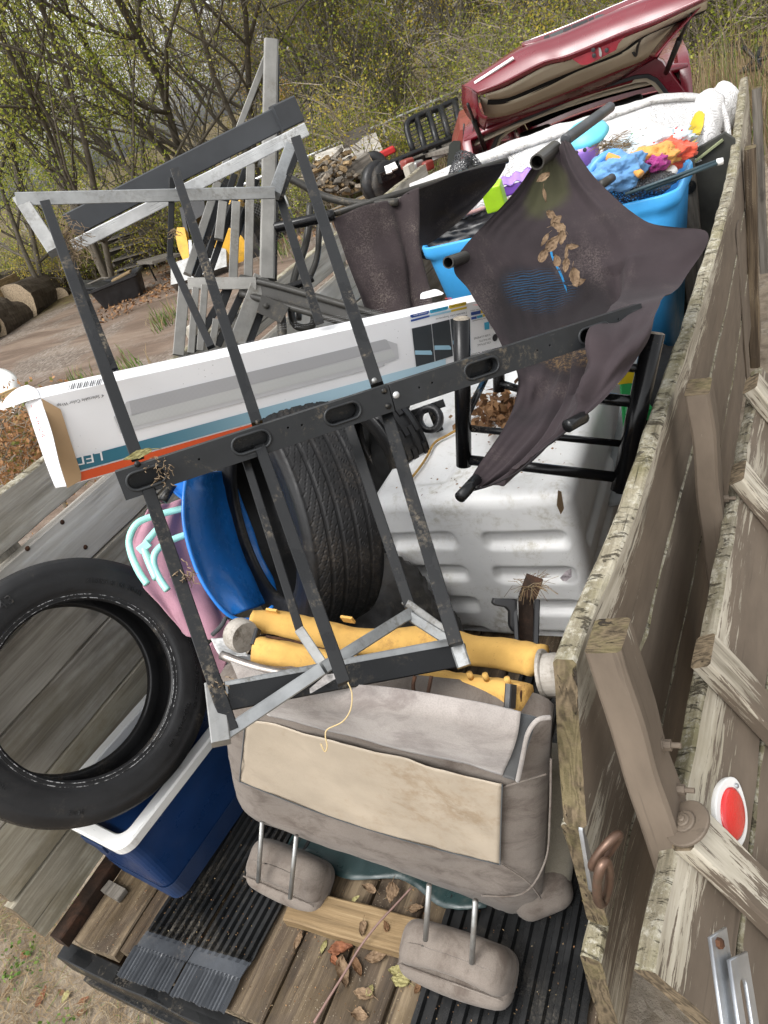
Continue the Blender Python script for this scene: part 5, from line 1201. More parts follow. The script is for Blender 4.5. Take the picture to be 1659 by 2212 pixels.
mbq = MB(); rngq = random.Random(91)
for i in range(1500):
    x, y = rngq.uniform(-1.8, -.42), .33 + abs(rngq.gauss(0, .35)); q = Vector((x, y, FZ + .006 + (.012 if (x > -.77 or -1.62 < x < -1.25) else 0))); add_leaf(mbq, q, rngq.uniform(.0015, .006), rngq, 0 if rngq.random() < .6 else 1, 1.5)
mbq.build('floor_crumbs', [T['leaf_b'], T['grass_dry']], label='sand, crumbs and bits of leaf scattered over the trailer floor', category='floor litter', kind='stuff')
# ------------------------------------------------------------------ lamp carton
A_ = D(90, 862, 1.45); B_ = D(1072, 643, 2.10); Lx = (B_ - A_).normalized(); LB = (B_ - A_).length + .03
r2 = ray(145, 1050); tt = (A_ - CAM).dot(Lx) / r2.dot(Lx); Cc = CAM + r2 * tt; Dv = (Cc - A_); HB = Dv.length; Dv.normalize(); Nf = Lx.cross(Dv); Nf = Nf if Nf.dot(CAM - A_) > 0 else -Nf
DB = .085
carton = thing('lamp_carton', 'long white printed carton for an LED lamp, lying open-ended across the junk', 'carton', A_ + Lx * LB / 2 + Dv * HB - Nf * DB / 2)
def bp(u, v, o=0.0): return A_ + Lx * u + Dv * v + Nf * o
def fuv(x, y):
    r_ = ray(x, y); t = (A_ - CAM).dot(Nf) / r_.dot(Nf); p = CAM + r_ * t - A_; return p.dot(Lx), p.dot(Dv)
Mx = frame(A_, Lx, Nf)
NB = 30
def face(fn, na=NB, nb=3, amp=.0015):
    vs = []; fs = []
    for i in range(na + 1):
        for j in range(nb + 1):
            a, b = i / na, j / nb; p, n_ = fn(a, b); vs.append(p + n_ * amp * noise.noise(Vector((a * 7, b * 2, 1))) * (1 if 0 < j < nb and 0 < i < na else 0))
    for i in range(na):
        for j in range(nb): q = i * (nb + 1) + j; fs.append((q, q + 1, q + nb + 2, q + nb + 1))
    return vs, fs
mb = MB()
up_ = -Dv
v, f = face(lambda a, b: (bp(LB * a, HB * b), Nf), amp=0.0); mb.add(v, f)
v, f = face(lambda a, b: (bp(LB * a, 0, -DB * b), up_)); mb.add(v, f)
v, f = face(lambda a, b: (bp(LB * a, HB, -DB * b), Dv)); mb.add(v, f)
v, f = face(lambda a, b: (bp(LB * a, HB * b, -DB), -Nf)); mb.add(v, f)
mb.quad(bp(LB, 0), bp(LB, HB), bp(LB, HB, -DB), bp(LB, 0, -DB))
cb = mb.build('carton_sleeve', [T['print']], carton, Mx); solidify(cb, .0025, -1)
fsub = [bp(.003, .002, -.004), bp(.003, HB - .002, -.004), bp(.003, HB - .002, -DB + .004), bp(.003, .002, -DB + .004)]
# flaps
def flap(name, px, mat, thick=.0015, off=.003):
    P_ = [bp(*fuv(x, y), off) for x, y in px]; bm = bmesh.new(); vs = [bm.verts.new(Mx.inverted() @ p) for p in P_]; bm.faces.new(vs); o = bm_obj(name, bm, mat, carton, Mx); solidify(o, thick, 0); return o
k3 = crop(0, 1400, 1.843)
flap('folded_back_flap', [k3(300, 352), k3(440, 432), k3(470, 520), k3(500, 620), k3(545, 760), k3(592, 905), k3(592, 955), k3(490, 1010), k3(440, 850), k3(390, 660)], T['card'], off=.006)
sideflap = [[bp(-.003, 0.0 + HB * j / 4, -.028 * (1 - i / 2) - .004) + Lx * (-.012 * (1 - i / 2)) for i in range(3)] for j in range(5)]
k3u = [D(*k3(x, y), 1.47) for x, y in ((190, 390), (410, 1020))]
ctrl = [[D(*k3(x, y), t) for x, y, t in r] for r in (((188, 395, 1.50), (225, 372, 1.47), (300, 362, 1.455)), ((262, 610, 1.49), (310, 590, 1.465), (380, 600, 1.45)), ((345, 850, 1.48), (390, 840, 1.455), (440, 850, 1.44)), ((412, 1018, 1.47), (450, 1010, 1.45), (490, 1006, 1.435)))]
cloth('end_flap', ctrl, T['print'], carton, 5, 5, None, .0018)
ctrl = [[D(*k3(x, y), t) for x, y, t in r] for r in (((300, 350, 1.452), (270, 290, 1.50), (205, 258, 1.545)), ((200, 375, 1.45), (165, 320, 1.49), (130, 285, 1.53)), ((100, 410, 1.46), (70, 370, 1.48), (55, 345, 1.50)), ((5, 440, 1.47), (2, 436, 1.475), (0, 428, 1.48)))]
cloth('top_flap', ctrl, T['print'], carton, 6, 6, None, .0018)
tabc = crop(1550, 1050, 3.016)
P_ = [D(*tabc(x, y), 2.18) for x, y in ((395, 440), (398, 385), (420, 362), (570, 322), (610, 330), (678, 370), (660, 388), (440, 440))]
mbx = MB(); mbx.add(P_, [tuple(range(len(P_)))]); o = mbx.build('loose_tab', T['print'], carton); solidify(o, .002, 0)
# printing on the big face
def fdec(name, px, mat, off=.0022, uvin=False):
    P_ = [(bp(a, b, off) if uvin else bp(*fuv(a, b), off)) for a, b in px]; mbz = MB(); mbz.add(P_, [tuple(range(len(P_)))]); return mbz.build(name, mat, carton, Mx)
def m_grad(name, c0, c1, x0, x1):
    n = NT(name); s = n.sep(); f = n.thr(s[0], x0, x1); return n.fin(n.mix(f, c0, c1), .45)
tealg = m_grad('teal_to_pale_ink', (.03, .15, .215), (.42, .60, .70), .10, .78); orgg = m_grad('orange_ink_band', (.62, .085, .022), (.55, .10, .04), .1, .9)
fdec('teal_band', [(.02, .715 * HB), (1.08, .715 * HB), (1.08, .862 * HB), (.02, .862 * HB)], tealg, uvin=True)
fdec('orange_band', [(.02, .880 * HB), (1.08, .880 * HB), (1.08, .985 * HB), (.02, .985 * HB)], orgg, uvin=True)
dots = m_plain('lens_dot_print', (.42, .42, .43), .5, var=.1); 
def m_dots(name, a, b, sc_):
    n = NT(name); w = n.wave(sc_, n.map((1, 1, 1), jitter=False), 0, 0, 'X'); w2 = n.wave(sc_, n.map((1, 1, 1), jitter=False), 0, 0, 'Y'); return n.fin(n.mix(n.math('MULTIPLY', w, w2), a, b), .5)
dk = m_dots('lens_print_dark', (.36, .36, .37), (.48, .48, .49), 110); lt_ = m_dots('lens_print_light', (.46, .47, .46), (.64, .64, .64), 110)
z3 = lambda x, y: (x / 2, 540 + y / 2)
z4 = lambda x, y: (829.5 + x / 2, 540 + y / 2)
fdec('lamp_picture', [z3(545, 655), z3(1659, 387), z4(0, 387), z4(55, 405), z4(62, 468), z4(0, 490), z3(1659, 500), z3(530, 792), z3(495, 720)], T['inkg2'], .0020)
fdec('lamp_picture', [z3(556, 652), z3(1659, 385), z4(10, 388), z4(28, 425), z3(1655, 432), z3(568, 715)], dk, .0026)
fdec('lamp_picture', [z3(540, 718), z3(1655, 440), z4(30, 430), z4(50, 460), z3(1659, 478), z3(565, 765)], lt_, .0026)
fdec('lamp_picture', [z3(490, 720), z3(510, 700), z3(535, 785), z3(520, 792)], T['inkg2'], .0028)
c4 = crop(1550, 1050, 3.016)
for q in (((287, 795), (520, 742), (562, 1193), (340, 1258)), ((527, 739), (742, 686), (783, 1125), (573, 1190)), ((752, 683), (955, 632), (998, 1055), (795, 1118))):
    fdec('lit_room_picture', [c4(*p) for p in q], T['inkdark'], .0022)
for q in (((322, 1060), (505, 1060), (505, 1050), (530, 1080), (530, 1112), (327, 1110)), ((558, 1000), (735, 998), (760, 1020), (760, 1050), (560, 1052)), ((778, 940), (960, 938), (975, 955), (975, 985), (782, 988))):
    fdec('lit_lamp_picture', [c4(*p) for p in q], T['paleblue'], .0028)
for q, m in ((((268, 632), (495, 577), (495, 600), (480, 620), (290, 667), (270, 655)), 'inknavy'), (((502, 573), (727, 522), (722, 555), (705, 568), (520, 612), (503, 600)), 'inkcyan'), (((732, 518), (942, 470), (945, 500), (930, 515), (750, 557), (735, 545)), 'inkyel'),
             (((275, 690), (500, 632), (500, 655), (278, 714)), 'inknavy'), (((500, 632), (760, 572), (760, 596), (500, 655)), 'paleblue'), (((760, 572), (948, 530), (950, 553), (760, 596)), 'inkyel'),
             (((998, 600), (1115, 575), (1118, 615), (1000, 640)), 'inknavy'), (((1115, 575), (1205, 552), (1208, 592), (1118, 615)), 'inkyel'), (((1003, 658), (1068, 645), (1070, 675), (1005, 690)), 'inknavy'), (((1072, 643), (1138, 628), (1140, 658), (1074, 673)), 'inkcyan'), (((1142, 625), (1208, 612), (1210, 640), (1144, 656)), 'inkyel'), (((1160, 725), (1218, 712), (1224, 800), (1166, 812)), 'inkcyan')):
    fdec('colour_chip', [c4(*p) for p in q], T[m], .0025)
def ftext(s, start, end, mat, off=.003, frac=1.0, plane='face', size=None):
    """text whose baseline runs start->end (photo places), upright normal towards us"""
    if plane == 'face': U = [bp(*fuv(*start), off), bp(*fuv(*end), off)]; N_ = Nf
    else:
        N_ = up_
        def tp_(p):
            r_ = ray(*p); t = (A_ - CAM).dot(up_) / r_.dot(up_); return CAM + r_ * t + up_ * off
        U = [tp_(start), tp_(end)]
    ex = (U[1] - U[0]); w = ex.length; ex.normalize(); ey = N_.cross(ex)
    vs, fs = text_mesh(s, 1.0, 0); wid = max(v.x for v in vs) - min(v.x for v in vs); x0 = min(v.x for v in vs); k = w / wid; ky = size / .7 if size else k
    mbz = MB(); mbz.add([U[0] + ex * ((v.x - x0) * k) + ey * (v.y * ky) for v in vs], fs); return mbz.build('printed_text', mat, carton, Mx)
ftext('LED', k3(752, 742), k3(560, 782), T['print'], .0035, size=.0)if False else None
o = ftext('LED', k3(745, 745), k3(520, 790), T['print'], .0035, size=.021)
ftext("4' Selectable Color Wrap", k3(760, 322), k3(415, 398), T['ink'], size=.0068)
ftext('3 Selectable Color Temperatures', c4(950, 592), c4(575, 672), T['ink'], size=.0050)
ftext('DAYLIGHT 5000K', c4(468, 592), c4(300, 630), T['print'], .0035, size=.0034); ftext('COOL WHITE 4000K', c4(712, 535), c4(525, 578), T['ink'], .0035, size=.0034); ftext('WARM WHITE 3000K', c4(935, 485), c4(752, 525), T['ink'], .0035, size=.0034)
ftext('5,500 LUMENS', c4(1232, 858), c4(1035, 905), T['ink'], size=.0058); ftext('50 WATTS', c4(1236, 905), c4(1100, 935), T['ink'], size=.0058); ftext('120-277VAC', c4(1236, 950), c4(1075, 985), T['ink'], size=.0058)
ftext('Selectable Color Wrap', c4(1330, 1022), c4(850, 1140), T['ink'], size=.0095)
ftext('3 Color Temperatures', c4(1212, 655), c4(1012, 702), T['ink'], size=.0034); ftext('Selectable Color Switch', c4(1200, 540), c4(992, 575), T['ink'], size=.0034)
for (x, y) in ((1278, 745), (1290, 905)):
    p = bp(*fuv(*c4(x, y)), .003); v, f = lathe_geo([(0, 0), (.011, 0)], 20, frame(p, Lx, Nf)); mesh_obj('round_symbol', v, f, T['ink'], carton, Mx)
ftext('SYLVANIA', (1110, 646), (1020, 662), T['inkred'], .004, plane='top', size=.016)
vv = onto = None
def tpp(p, off=.003):
    r_ = ray(*p); t = (A_ - CAM).dot(up_) / r_.dot(up_); return CAM + r_ * t + up_ * off
v, f = lathe_geo([(.006, 0), (.011, 0)], 20, frame(tpp(c4(735, 450), .004), Lx, up_)); mesh_obj('round_logo', v, f, T['inkred'], carton, Mx)
for i in range(7):
    a = (690 + i * 0, 0)
for (s, a, b) in (('INCLUDED / INCLUYE / INCLUS', (735, 690), (590, 712)), ('Questions? Contact technical support before returning to the store', (560, 742), (360, 786)), ('50 WATTS  5,500 LUMENS  120-277VAC', c4(640, 490), c4(385, 515)), ('Suitable for damp locations. Do not use with dimmers.', (830, 674), (700, 702)), ('CAUTION: RISK OF SHOCK', (330, 797), (215, 815))):
    for k in range(3):
        ftext(s, (a[0] - k * 1, a[1] - 5 * k + 4), (b[0], b[1] - 5 * k + 4), T['inkg'], .0035, plane='top', size=.0035)
for i in range(16):
    x = 152 + i * 4.6; w = 2.0 if i % 3 else 1.0
    P_ = [tpp((x, 832 - i * .75)), tpp((x + w, 832 - i * .75 - .2)), tpp((x + w - 4, 845 - i * .75)), tpp((x - 4, 845 - i * .75))]; mbz = MB(); mbz.add(P_, [(0, 1, 2, 3)]); mbz.build('barcode_bar', T['ink'], carton, Mx)
fl_ = (D(*k3(225, 400), 1.478), D(*k3(305, 650), 1.462))
vs, fs = text_mesh('SYLVANIA', 1.0); ex = (fl_[1] - fl_[0]); wv_ = max(v.x for v in vs); ex_ = ex.normalized(); ey_ = (CAM - fl_[0]).normalized().cross(ex_); mbz = MB(); mbz.add([fl_[0] + ex * (v.x / wv_) + ey_ * v.y * .014 + (CAM - fl_[0]).normalized() * .008 for v in vs], fs); mbz.build('printed_text', T['inkred'], carton, Mx)

# ------------------------------------------------------------------ black slotted rail with its two hoof-shaped feet
ft = thing('rail_frame', 'black slotted rail on flat bars between two triangular galvanised feet, lying over everything', 'metal frame', D(500, 1590, 1.12))
RA, RB = D(248, 1020, 1.30), D(1384, 655, 1.62); rx = (RB - RA).normalized(); rc_ = ray(272, 1081); t_ = (RA - CAM).dot(rx) / rc_.dot(rx); ry = (CAM + rc_ * t_ - RA).normalized(); rn = rx.cross(ry); rn = rn if rn.dot(CAM - RA) > 0 else -rn
RW = (CAM + rc_ * t_ - RA).length
Mra = Matrix(((rx.x, ry.x, rn.x, RA.x), (rx.y, ry.y, rn.y, RA.y), (rx.z, ry.z, rn.z, RA.z), (0, 0, 0, 1)))
if Mra.determinant() < 0: Mra = Matrix(((rx.x, -ry.x, rn.x, RA.x), (rx.y, -ry.y, rn.y, RA.y), (rx.z, -ry.z, rn.z, RA.z), (0, 0, 0, 1)))
sy = 1 if (Mra.inverted() @ (RA + ry)).y > 0 else -1
def ruv(x, y):
    r_ = ray(x, y); t = (RA - CAM).dot(rn) / r_.dot(rn); p = CAM + r_ * t - RA; return p.dot(rx), p.dot(ry)
LR = (RB - RA).length
slots_px = [(317, 1032, 92), (543, 955, 90), (740, 893, 84), (1040, 795, 80), (1283, 720, 72)]
usplit = ruv(845, 855)[0]
for (u0, u1, nm) in ((0, usplit - .001, 'slotted_rail'), (usplit + .001, LR, 'slotted_rail')):
    ol = [[(u0, 0), (u1, 0), (u1, sy * RW), (u0, sy * RW)]]; rims = []
    for (x, y, L_px) in slots_px:
        u, v = ruv(x, y)
        if u0 < u < u1:
            L2 = ruv(x + L_px / 2 * .95, y - L_px / 2 * .31)[0] - ruv(x - L_px / 2 * .95, y + L_px / 2 * .31)[0]; hr = RW * .285
            ol.append(slot(u, sy * v, L2 * .92, hr)); rims.append((u, v, L2 * .96, hr * 1.07))
    for (x, y) in ((905, 837), (933, 827), (1160, 757), (1187, 746), (1335, 690), (430, 992), (622, 924), (652, 918)):
        u, v = ruv(x, y)
        if u0 < u < u1: ol.append([(u + .0022 * math.cos(a), sy * v + .0022 * math.sin(a)) for a in [i * math.pi / 4 for i in range(8)]])
    rail = plate(nm, ol, .003, T['rail'], ft, Mra, .0004)
    for (u, v, L2, hr) in rims:
        pts = [Mra @ Vector((a, b, .0022)) for a, b in slot(u, sy * v, L2, hr, 10)]; vv, ff = tube_geo(pts, .0030, 8, closed=True); mesh_obj('slot_rim', vv, ff, T['rail'], rail, smooth=True)
        pts2 = [(Mra @ Vector((a, b, -.001)), Mra @ Vector((a, b, -.020))) for a, b in slot(u, sy * v, L2 * .93, hr * .94, 10)]
        vs = [p for q in pts2 for p in q]; n = len(pts2); mesh_obj('slot_throat', vs, [(2 * i, 2 * ((i + 1) % n), 2 * ((i + 1) % n) + 1, 2 * i + 1) for i in range(n)], T['rail'], rail)
    mb = MB()
    for vv_ in (0.0015, RW - .0015): mb.add([Mra @ Vector((a, sy * vv_, b)) for a, b in ((u0, -.001), (u1, -.001), (u1, -.026), (u0, -.026))], [(0, 1, 2, 3)])
    o = mb.build('rail_flange', T['rail'], rail); solidify(o, .002, 0)
mb = MB()
mb.add([Mra @ Vector((a, sy * b, -.0265)) for a, b in ((0.004, .001), (LR, .001), (LR, RW - .001), (0.004, RW - .001))], [(0, 1, 2, 3)]); o = mb.build('rail_back', T['blackmetal'], ft); solidify(o, .0015, 0)
for (x, y, r, m) in ((829, 844, .0068, 'blackmetal'), (838, 877, .0068, 'blackmetal'), (855, 853, .0075, 'galv_pale'), (297, 1002, .006, 'blackmetal'), (808, 822, .006, 'galv'), (556, 912, .005, 'blackmetal')):
    u, v = ruv(x, y); vv, ff = lathe_geo([(0, .0045), (r * .6, .004), (r, .0015), (r, 0)], 14, Mra @ Matrix.Translation((u, sy * v, .0015))); mesh_obj('rivet', vv, ff, T[m], ft, smooth=True)
def bar(a, b, w=.022, h=.012, m='blackmetal', nm='flat_bar', up=None, parent=ft, seg=1, bev=.0015):
    pa, pb = D(*a), D(*b); upv = (CAM - (pa + pb) / 2); return beam(nm, pa, pb, w, h, [T[m]], parent, up=upv, bev=bev, seg=seg)
bar((98, 438, 1.74), (297, 990, 1.345), .024, .014); bar((322, 1062, 1.33), (500, 1580, 1.12), .024, .018)
bar((378, 368, 1.86), (556, 915, 1.43), .023, .014); bar((562, 965, 1.39), (744, 1476, 1.13), .022, .014)
bar((372, 385, 1.90), (367, 562, 1.94), .016, .016); bar((367, 556, 1.94), (456, 750, 1.80), .020, .012)
bar((640, 300, 1.95), (815, 832, 1.52), .028, .016); bar((836, 895, 1.49), (985, 1392, 1.25), .026, .020)
bar((606, 430, 2.02), (690, 697, 1.82), .024, .014); bar((752, 915, 1.56), (886, 1312, 1.42), .022, .014)
bar((135, 520, 1.90), (246, 800, 1.72), .022, .014); bar((530, 990, 1.41), (650, 1368, 1.27), .016, .012); bar((648, 1362, 1.27), (702, 1442, 1.22), .018, .016, 'galv_dirty')
# lower foot
bar((486, 1487, 1.165), (992, 1388, 1.30), .022, .026, 'galv', 'foot_tube', bev=.002); bar((494, 1508, 1.158), (1004, 1414, 1.292), .040, .024, 'blackmetal', 'foot_channel', bev=.002)
bar((462, 1478, 1.165), (478, 1606, 1.105), .030, .022, 'galv_dirty', 'foot_tube', bev=.002); bar((470, 1596, 1.118), (694, 1446, 1.185), .022, .022, 'galv', 'foot_tube', bev=.002); bar((694, 1446, 1.20), (884, 1326, 1.40), .022, .022, 'galv', 'foot_tube', bev=.002); bar((884, 1330, 1.40), (988, 1396, 1.31), .020, .020, 'galv', 'foot_tube', bev=.002); bar((876, 1300, 1.43), (975, 1372, 1.33), .016, .016, 'galv_dirty', 'foot_tube')
o = bar((985, 1388, 1.29), (1003, 1440, 1.275), .026, .03, 'galv', 'end_cap', bev=.003)
la = [D(*kg(x, y), 1.115 + .0001 * x) for x, y in ((930, 640), (1168, 618), (1202, 706), (812, 778), (808, 745))]
cam_o = (CAM - la[0]).normalized() * .012
mbz = MB(); mbz.add([p + cam_o for p in la], [tuple(range(5))]); mbz.build('paper_label', m_plain('scuffed_label', (.55, .53, .52), .6, var=.6, scale=70), ft)
ftl = [(1, 'WARNING CHILDREN HAVE DIED', 900, 690), (1, 'READ ALL INSTRUCTIONS', 900, 720)]
# upper foot
bar((36, 430, 1.80), (592, 416, 1.98), .032, .028, 'galv', 'foot_tube', bev=.002); bar((44, 428, 1.82), (120, 545, 1.74), .034, .022, 'galv_dirty', 'foot_tube', bev=.002)
bar((150, 487, 2.06), (625, 245, 2.12), .064, .030, 'greymetal', 'foot_channel', bev=.003); bar((158, 532, 2.03), (640, 290, 2.10), .034, .032, 'galv_pale', 'foot_tube', bev=.002)
bar((596, 258, 2.10), (642, 236, 2.12), .073, .040, 'greymetal', 'end_cap', bev=.004); bar((634, 293, 2.09), (658, 281, 2.10), .036, .040, 'galv_pale', 'end_cap', bev=.003)
bar((592, 420, 1.985), (628, 318, 2.07), .034, .026, 'galv', 'foot_tube', bev=.002); bar((604, 430, 2.0), (642, 330, 2.06), .018, .03, 'blackmetal', 'foot_tube', bev=.002)
# roots and muck hanging from the frame
rngm = random.Random(8); mb = MB()
for (cx, cy, t, n, sp_, ln) in ((150, 500, 1.80, 60, 14, 45), (165, 540, 1.78, 40, 10, 40), (378, 500, 1.9, 14, 5, 16), (400, 1240, 1.24, 22, 10, 22), (345, 1015, 1.31, 30, 16, 14), (470, 1480, 1.15, 16, 8, 20)):
    for i in range(n):
        x, y = cx + rngm.gauss(0, sp_), cy + rngm.gauss(0, sp_); pts = [D(x, y, t)]; a = rngm.uniform(0, 6.28)
        for k in range(3): a += rngm.gauss(0, .8); x += math.cos(a) * ln / 3; y += abs(math.sin(a)) * ln / 3; pts.append(D(x, y, t + rngm.gauss(0, .01)))
        mb.tube(pts, .0009, 3, 0, False)
mb.build('clinging_roots', m_plain('dry_roots', (.17, .12, .07), .9, var=.4), ft, kind='stuff')
tube('root_thread', smooth_path([D(*kg(x, y), 1.08) for x, y in ((1090, 700), (1120, 780), (1110, 900), (1050, 990), (940, 1045), (925, 1100), (938, 1170), (920, 1210), (890, 1150))], 5), .0011, m_plain('pale_root', (.42, .32, .16), .8), ft, 5)
lf = D(*k3(1015, 770), 1.325); leaf_mesh(.062, rl, T['leaf_ol'], 'dead_leaf', lf, 'yellow-green leaf stuck on the left flat bar just above the slotted rail', curl=.25, up=(CAM - lf).normalized())

# ------------------------------------------------------------------ grey slatted frame standing behind
kq = crop(600, 650, 2.074)
sf = thing('slatted_frame', 'tall grey metal slatted frame with a bent back standing at the left side boards', 'slatted frame', D(440, 760, 2.45))
def sbar(x0, y0, x1, y1, t0, t1, w, m='slat', nm='slat', h=.02):
    a, b = kq(x0, y0), kq(x1, y1); pa, pb = D(a[0], a[1], t0), D(b[0], b[1], t1); return beam(nm, pa, pb, w, h, [T[m]], sf, up=CAM - pa, bev=.002)
pa, pb = D(586, 92, 2.55), D(577, 606, 2.42)
beam('frame_post', pa, pb, .052, .04, [T['galv_pale'] if False else T['slat']], sf, up=CAM - pa, bev=.006, seg=20, jit=.001)
beam('frame_post', D(598, 130, 2.57), D(592, 600, 2.44), .02, .05, [T['blackmetal']], sf, up=CAM - pa, bev=.002)  # shaded side face of the post above, put in as a black bar
sbar(925, 955, 720, 1500, 2.42, 2.42, .055, 'slat', 'frame_post', .04); sbar(985, 980, 790, 1500, 2.44, 2.43, .05, 'blackmetal', 'frame_post', .03)  # second bar paints the shaded side of the bent post black
pa = D(582, 105, 2.60); pb = D(472, 390, 2.62); beam('frame_post', pa, pb, .022, .03, [T['slat']], sf, up=CAM - pa, bev=.002); pa2 = D(474, 388, 2.6)
sbar(560, 170, 310, 930, 2.6, 2.5, .028); sbar(640, 150, 345, 930, 2.62, 2.52, .03, 'blackmetal')
sbar(285, 1010, 235, 1600, 2.48, 2.46, .038, 'slat', 'frame_post')
sbar(325, 1005, 890, 1000, 2.46, 2.40, .040, 'slat', 'cross_bar')
for q in ((835, 20, 815, 950), (715, 330, 688, 985), (605, 330, 570, 640)): sbar(*q, 2.45, 2.44, .030)
for q in ((880, 150, 800, 330), (790, 400, 700, 660), (700, 100, 480, 780), (790, 60, 500, 900), (600, 460, 390, 960)): sbar(*q, 2.5, 2.48, .022, 'blackmetal')
for q in ((655, 1040, 595, 1200), (785, 1040, 560, 1520), (640, 1050, 350, 1560)): sbar(*q, 2.46, 2.46, .026, 'blackmetal')
for q in ((455, 1020, 415, 1560), (380, 1040, 340, 1580), (550, 1300, 515, 1530)): sbar(*q, 2.44, 2.45, .024)

# ------------------------------------------------------------------ chair frames
cf = thing('folding_chair', 'grey-brown tubular folding chair frame jammed between the slatted frame and the cloth', 'chair frame', D(650, 700, 2.45))
def ctube(pts, r, m='bronze', nm='chair_tube', parent=cf): return tube(nm, smooth_path([D(*p) for p in pts], 6), r, T[m], parent, 12)
ctube([(560, 352, 2.5), (640, 392, 2.5), (700, 424, 2.5), (770, 439, 2.48), (860, 437, 2.45)], .0135)
ctube([(592, 492, 2.45), (650, 480, 2.42), (722, 464, 2.40)], .018, 'blackgloss')
ctube([(670, 440, 2.5), (662, 520, 2.5), (636, 600, 2.48), (628, 660, 2.45), (636, 700, 2.43), (662, 708, 2.43), (678, 694, 2.44), (676, 640, 2.46)], .013)
ctube([(690, 470, 2.52), (684, 560, 2.52), (650, 640, 2.5), (645, 690, 2.48)], .011)
ctube([(600, 628, 2.42), (650, 612, 2.42), (676, 600, 2.42)], .013, 'blackgloss'); ctube([(612, 770, 2.38), (608, 690, 2.4), (600, 640, 2.42)], .016)
for dy, r in ((0, .012), (38, .012)): ctube([(520, 600 + dy * .9, 2.42), (600, 618 + dy, 2.38), (720, 652 + dy, 2.33), (850, 690 + dy, 2.28)], r)
pa, pb = D(520, 617, 2.43), D(850, 708, 2.30); beam('chair_channel', pa, pb, .045, .012, [T['bronze']], cf, up=CAM - pa)
o = plate('hinge_plate', [[(-.045, -.03), (.045, -.03), (.05, .03), (-.05, .03)]], .004, T['bronze'], cf, frame(D(588, 668, 2.36), ray(650, 690) - ray(540, 640), CAM - D(588, 668, 2.36)), .001)
v, f = lathe_geo([(0, .008), (.008, .006), (.01, 0)], 12, frame(D(575, 661, 2.352), Vector((1, 0, 0)), CAM - D(575, 661, 2.352))); mesh_obj('rivet', v, f, T['bronze'], o, smooth=True)
# black bundle in the corner
def blob(name, P_, sx, sy, sz, mat, seed, amp=.25, fr=4, sub=5, **pr):
    bm = bmesh.new(); bmesh.ops.create_icosphere(bm, subdivisions=sub, radius=1)
    for v in bm.verts:
        q = v.co.copy(); k = 1 + amp * noise.noise(q * fr * .5 + Vector((seed, 0, 0))) + amp * .5 * abs(noise.noise(q * fr * 1.7 + Vector((0, seed, 0)))); v.co = Vector((q.x * sx * k, q.y * sy * k, q.z * sz * k))
    return bm_obj(name, bm, mat, None, Matrix.Translation(P_), smooth=True, **pr)

# ------------------------------------------------------------------ blue sled, pink chair
sl = thing('sled', 'glossy royal blue moulded plastic sled standing on end beside the tyre', 'sled', D(520, 1330, 2.02))
ctrl = [[(402, 1022, 1.93), (440, 1020, 1.97), (470, 1018, 2.12), (500, 1016, 2.2)],
        [(398, 1075, 1.90), (432, 1080, 1.99), (470, 1080, 2.15), (520, 1075, 2.22)],
        [(400, 1140, 1.89), (440, 1150, 2.00), (490, 1150, 2.17), (545, 1140, 2.24)],
        [(422, 1220, 1.89), (465, 1215, 2.01), (515, 1205, 2.17), (565, 1200, 2.24)],
        [(455, 1282, 1.90), (495, 1265, 2.00), (540, 1250, 2.15), (590, 1250, 2.22)],
        [(500, 1330, 1.92), (530, 1322, 1.96), (560, 1312, 2.08), (600, 1290, 2.14)]]
o = cloth('sled_shell', [[D(*p) for p in r] for r in ctrl], T['blue'], sl, 8, 8, lambda u, v, p: -.012 * max(0, math.sin((u - .12) * 4.2)) * (1 if v > .1 else 0), .004)
tube('sled_rim', smooth_path([D(*p) for p in ((404, 1022, 1.925), (397, 1075, 1.892), (399, 1140, 1.882), (421, 1221, 1.882), (454, 1284, 1.892), (499, 1332, 1.912), (550, 1336, 1.95), (590, 1310, 1.98))], 6), .0055, T['blue'], sl, 10)
cloth('sled_handle', [[D(*p) for p in r] for r in (((362, 1045, 1.93), (380, 1038, 1.93), (405, 1035, 1.94)), ((372, 1062, 1.92), (388, 1062, 1.93), (405, 1070, 1.93)), ((392, 1075, 1.92), (400, 1085, 1.92), (410, 1100, 1.92)))], T['blue'], sl, 5, 5, None, .006)
tube('handle_cap', [D(352, 1082, 1.90), D(372, 1050, 1.93)], .012, T['blackmetal'], sl, 12)
pc = thing('child_chair', 'small pink canvas folding chair with mint green tube frame against the side boards', 'chair', D(420, 1390, 2.1))
ctrl = [[(320, 1100, 2.02), (370, 1085, 2.05), (420, 1070, 2.10)], [(285, 1175, 1.98), (350, 1165, 2.0), (430, 1150, 2.08)], [(300, 1255, 1.95), (370, 1245, 1.97), (450, 1240, 2.04)], [(350, 1310, 1.94), (410, 1310, 1.95), (480, 1315, 2.0)], [(395, 1370, 1.94), (450, 1382, 1.94), (520, 1375, 1.98)]]
cloth('seat_cloth', [[D(*p) for p in r] for r in ctrl], T['pink'], pc, 10, 10, lambda u, v, p: .007 * math.sin(u * 16 + v * 8 + 3 * noise.noise(p * 6)) + .004 * noise.noise(p * 30), .004)
cloth('seat_cloth', [[D(*p) for p in r] for r in (((462, 1380, 1.96), (520, 1375, 1.98)), ((440, 1415, 1.97), (490, 1430, 2.0)), ((448, 1470, 2.0), (480, 1475, 2.02)))], T['pink'], pc, 8, 8, lambda u, v, p: .006 * noise.noise(p * 20), .004)
def mt(pts, r=.0095): return tube('chair_tube', smooth_path([D(*p) for p in pts], 7), r, T['mint'], pc, 12)
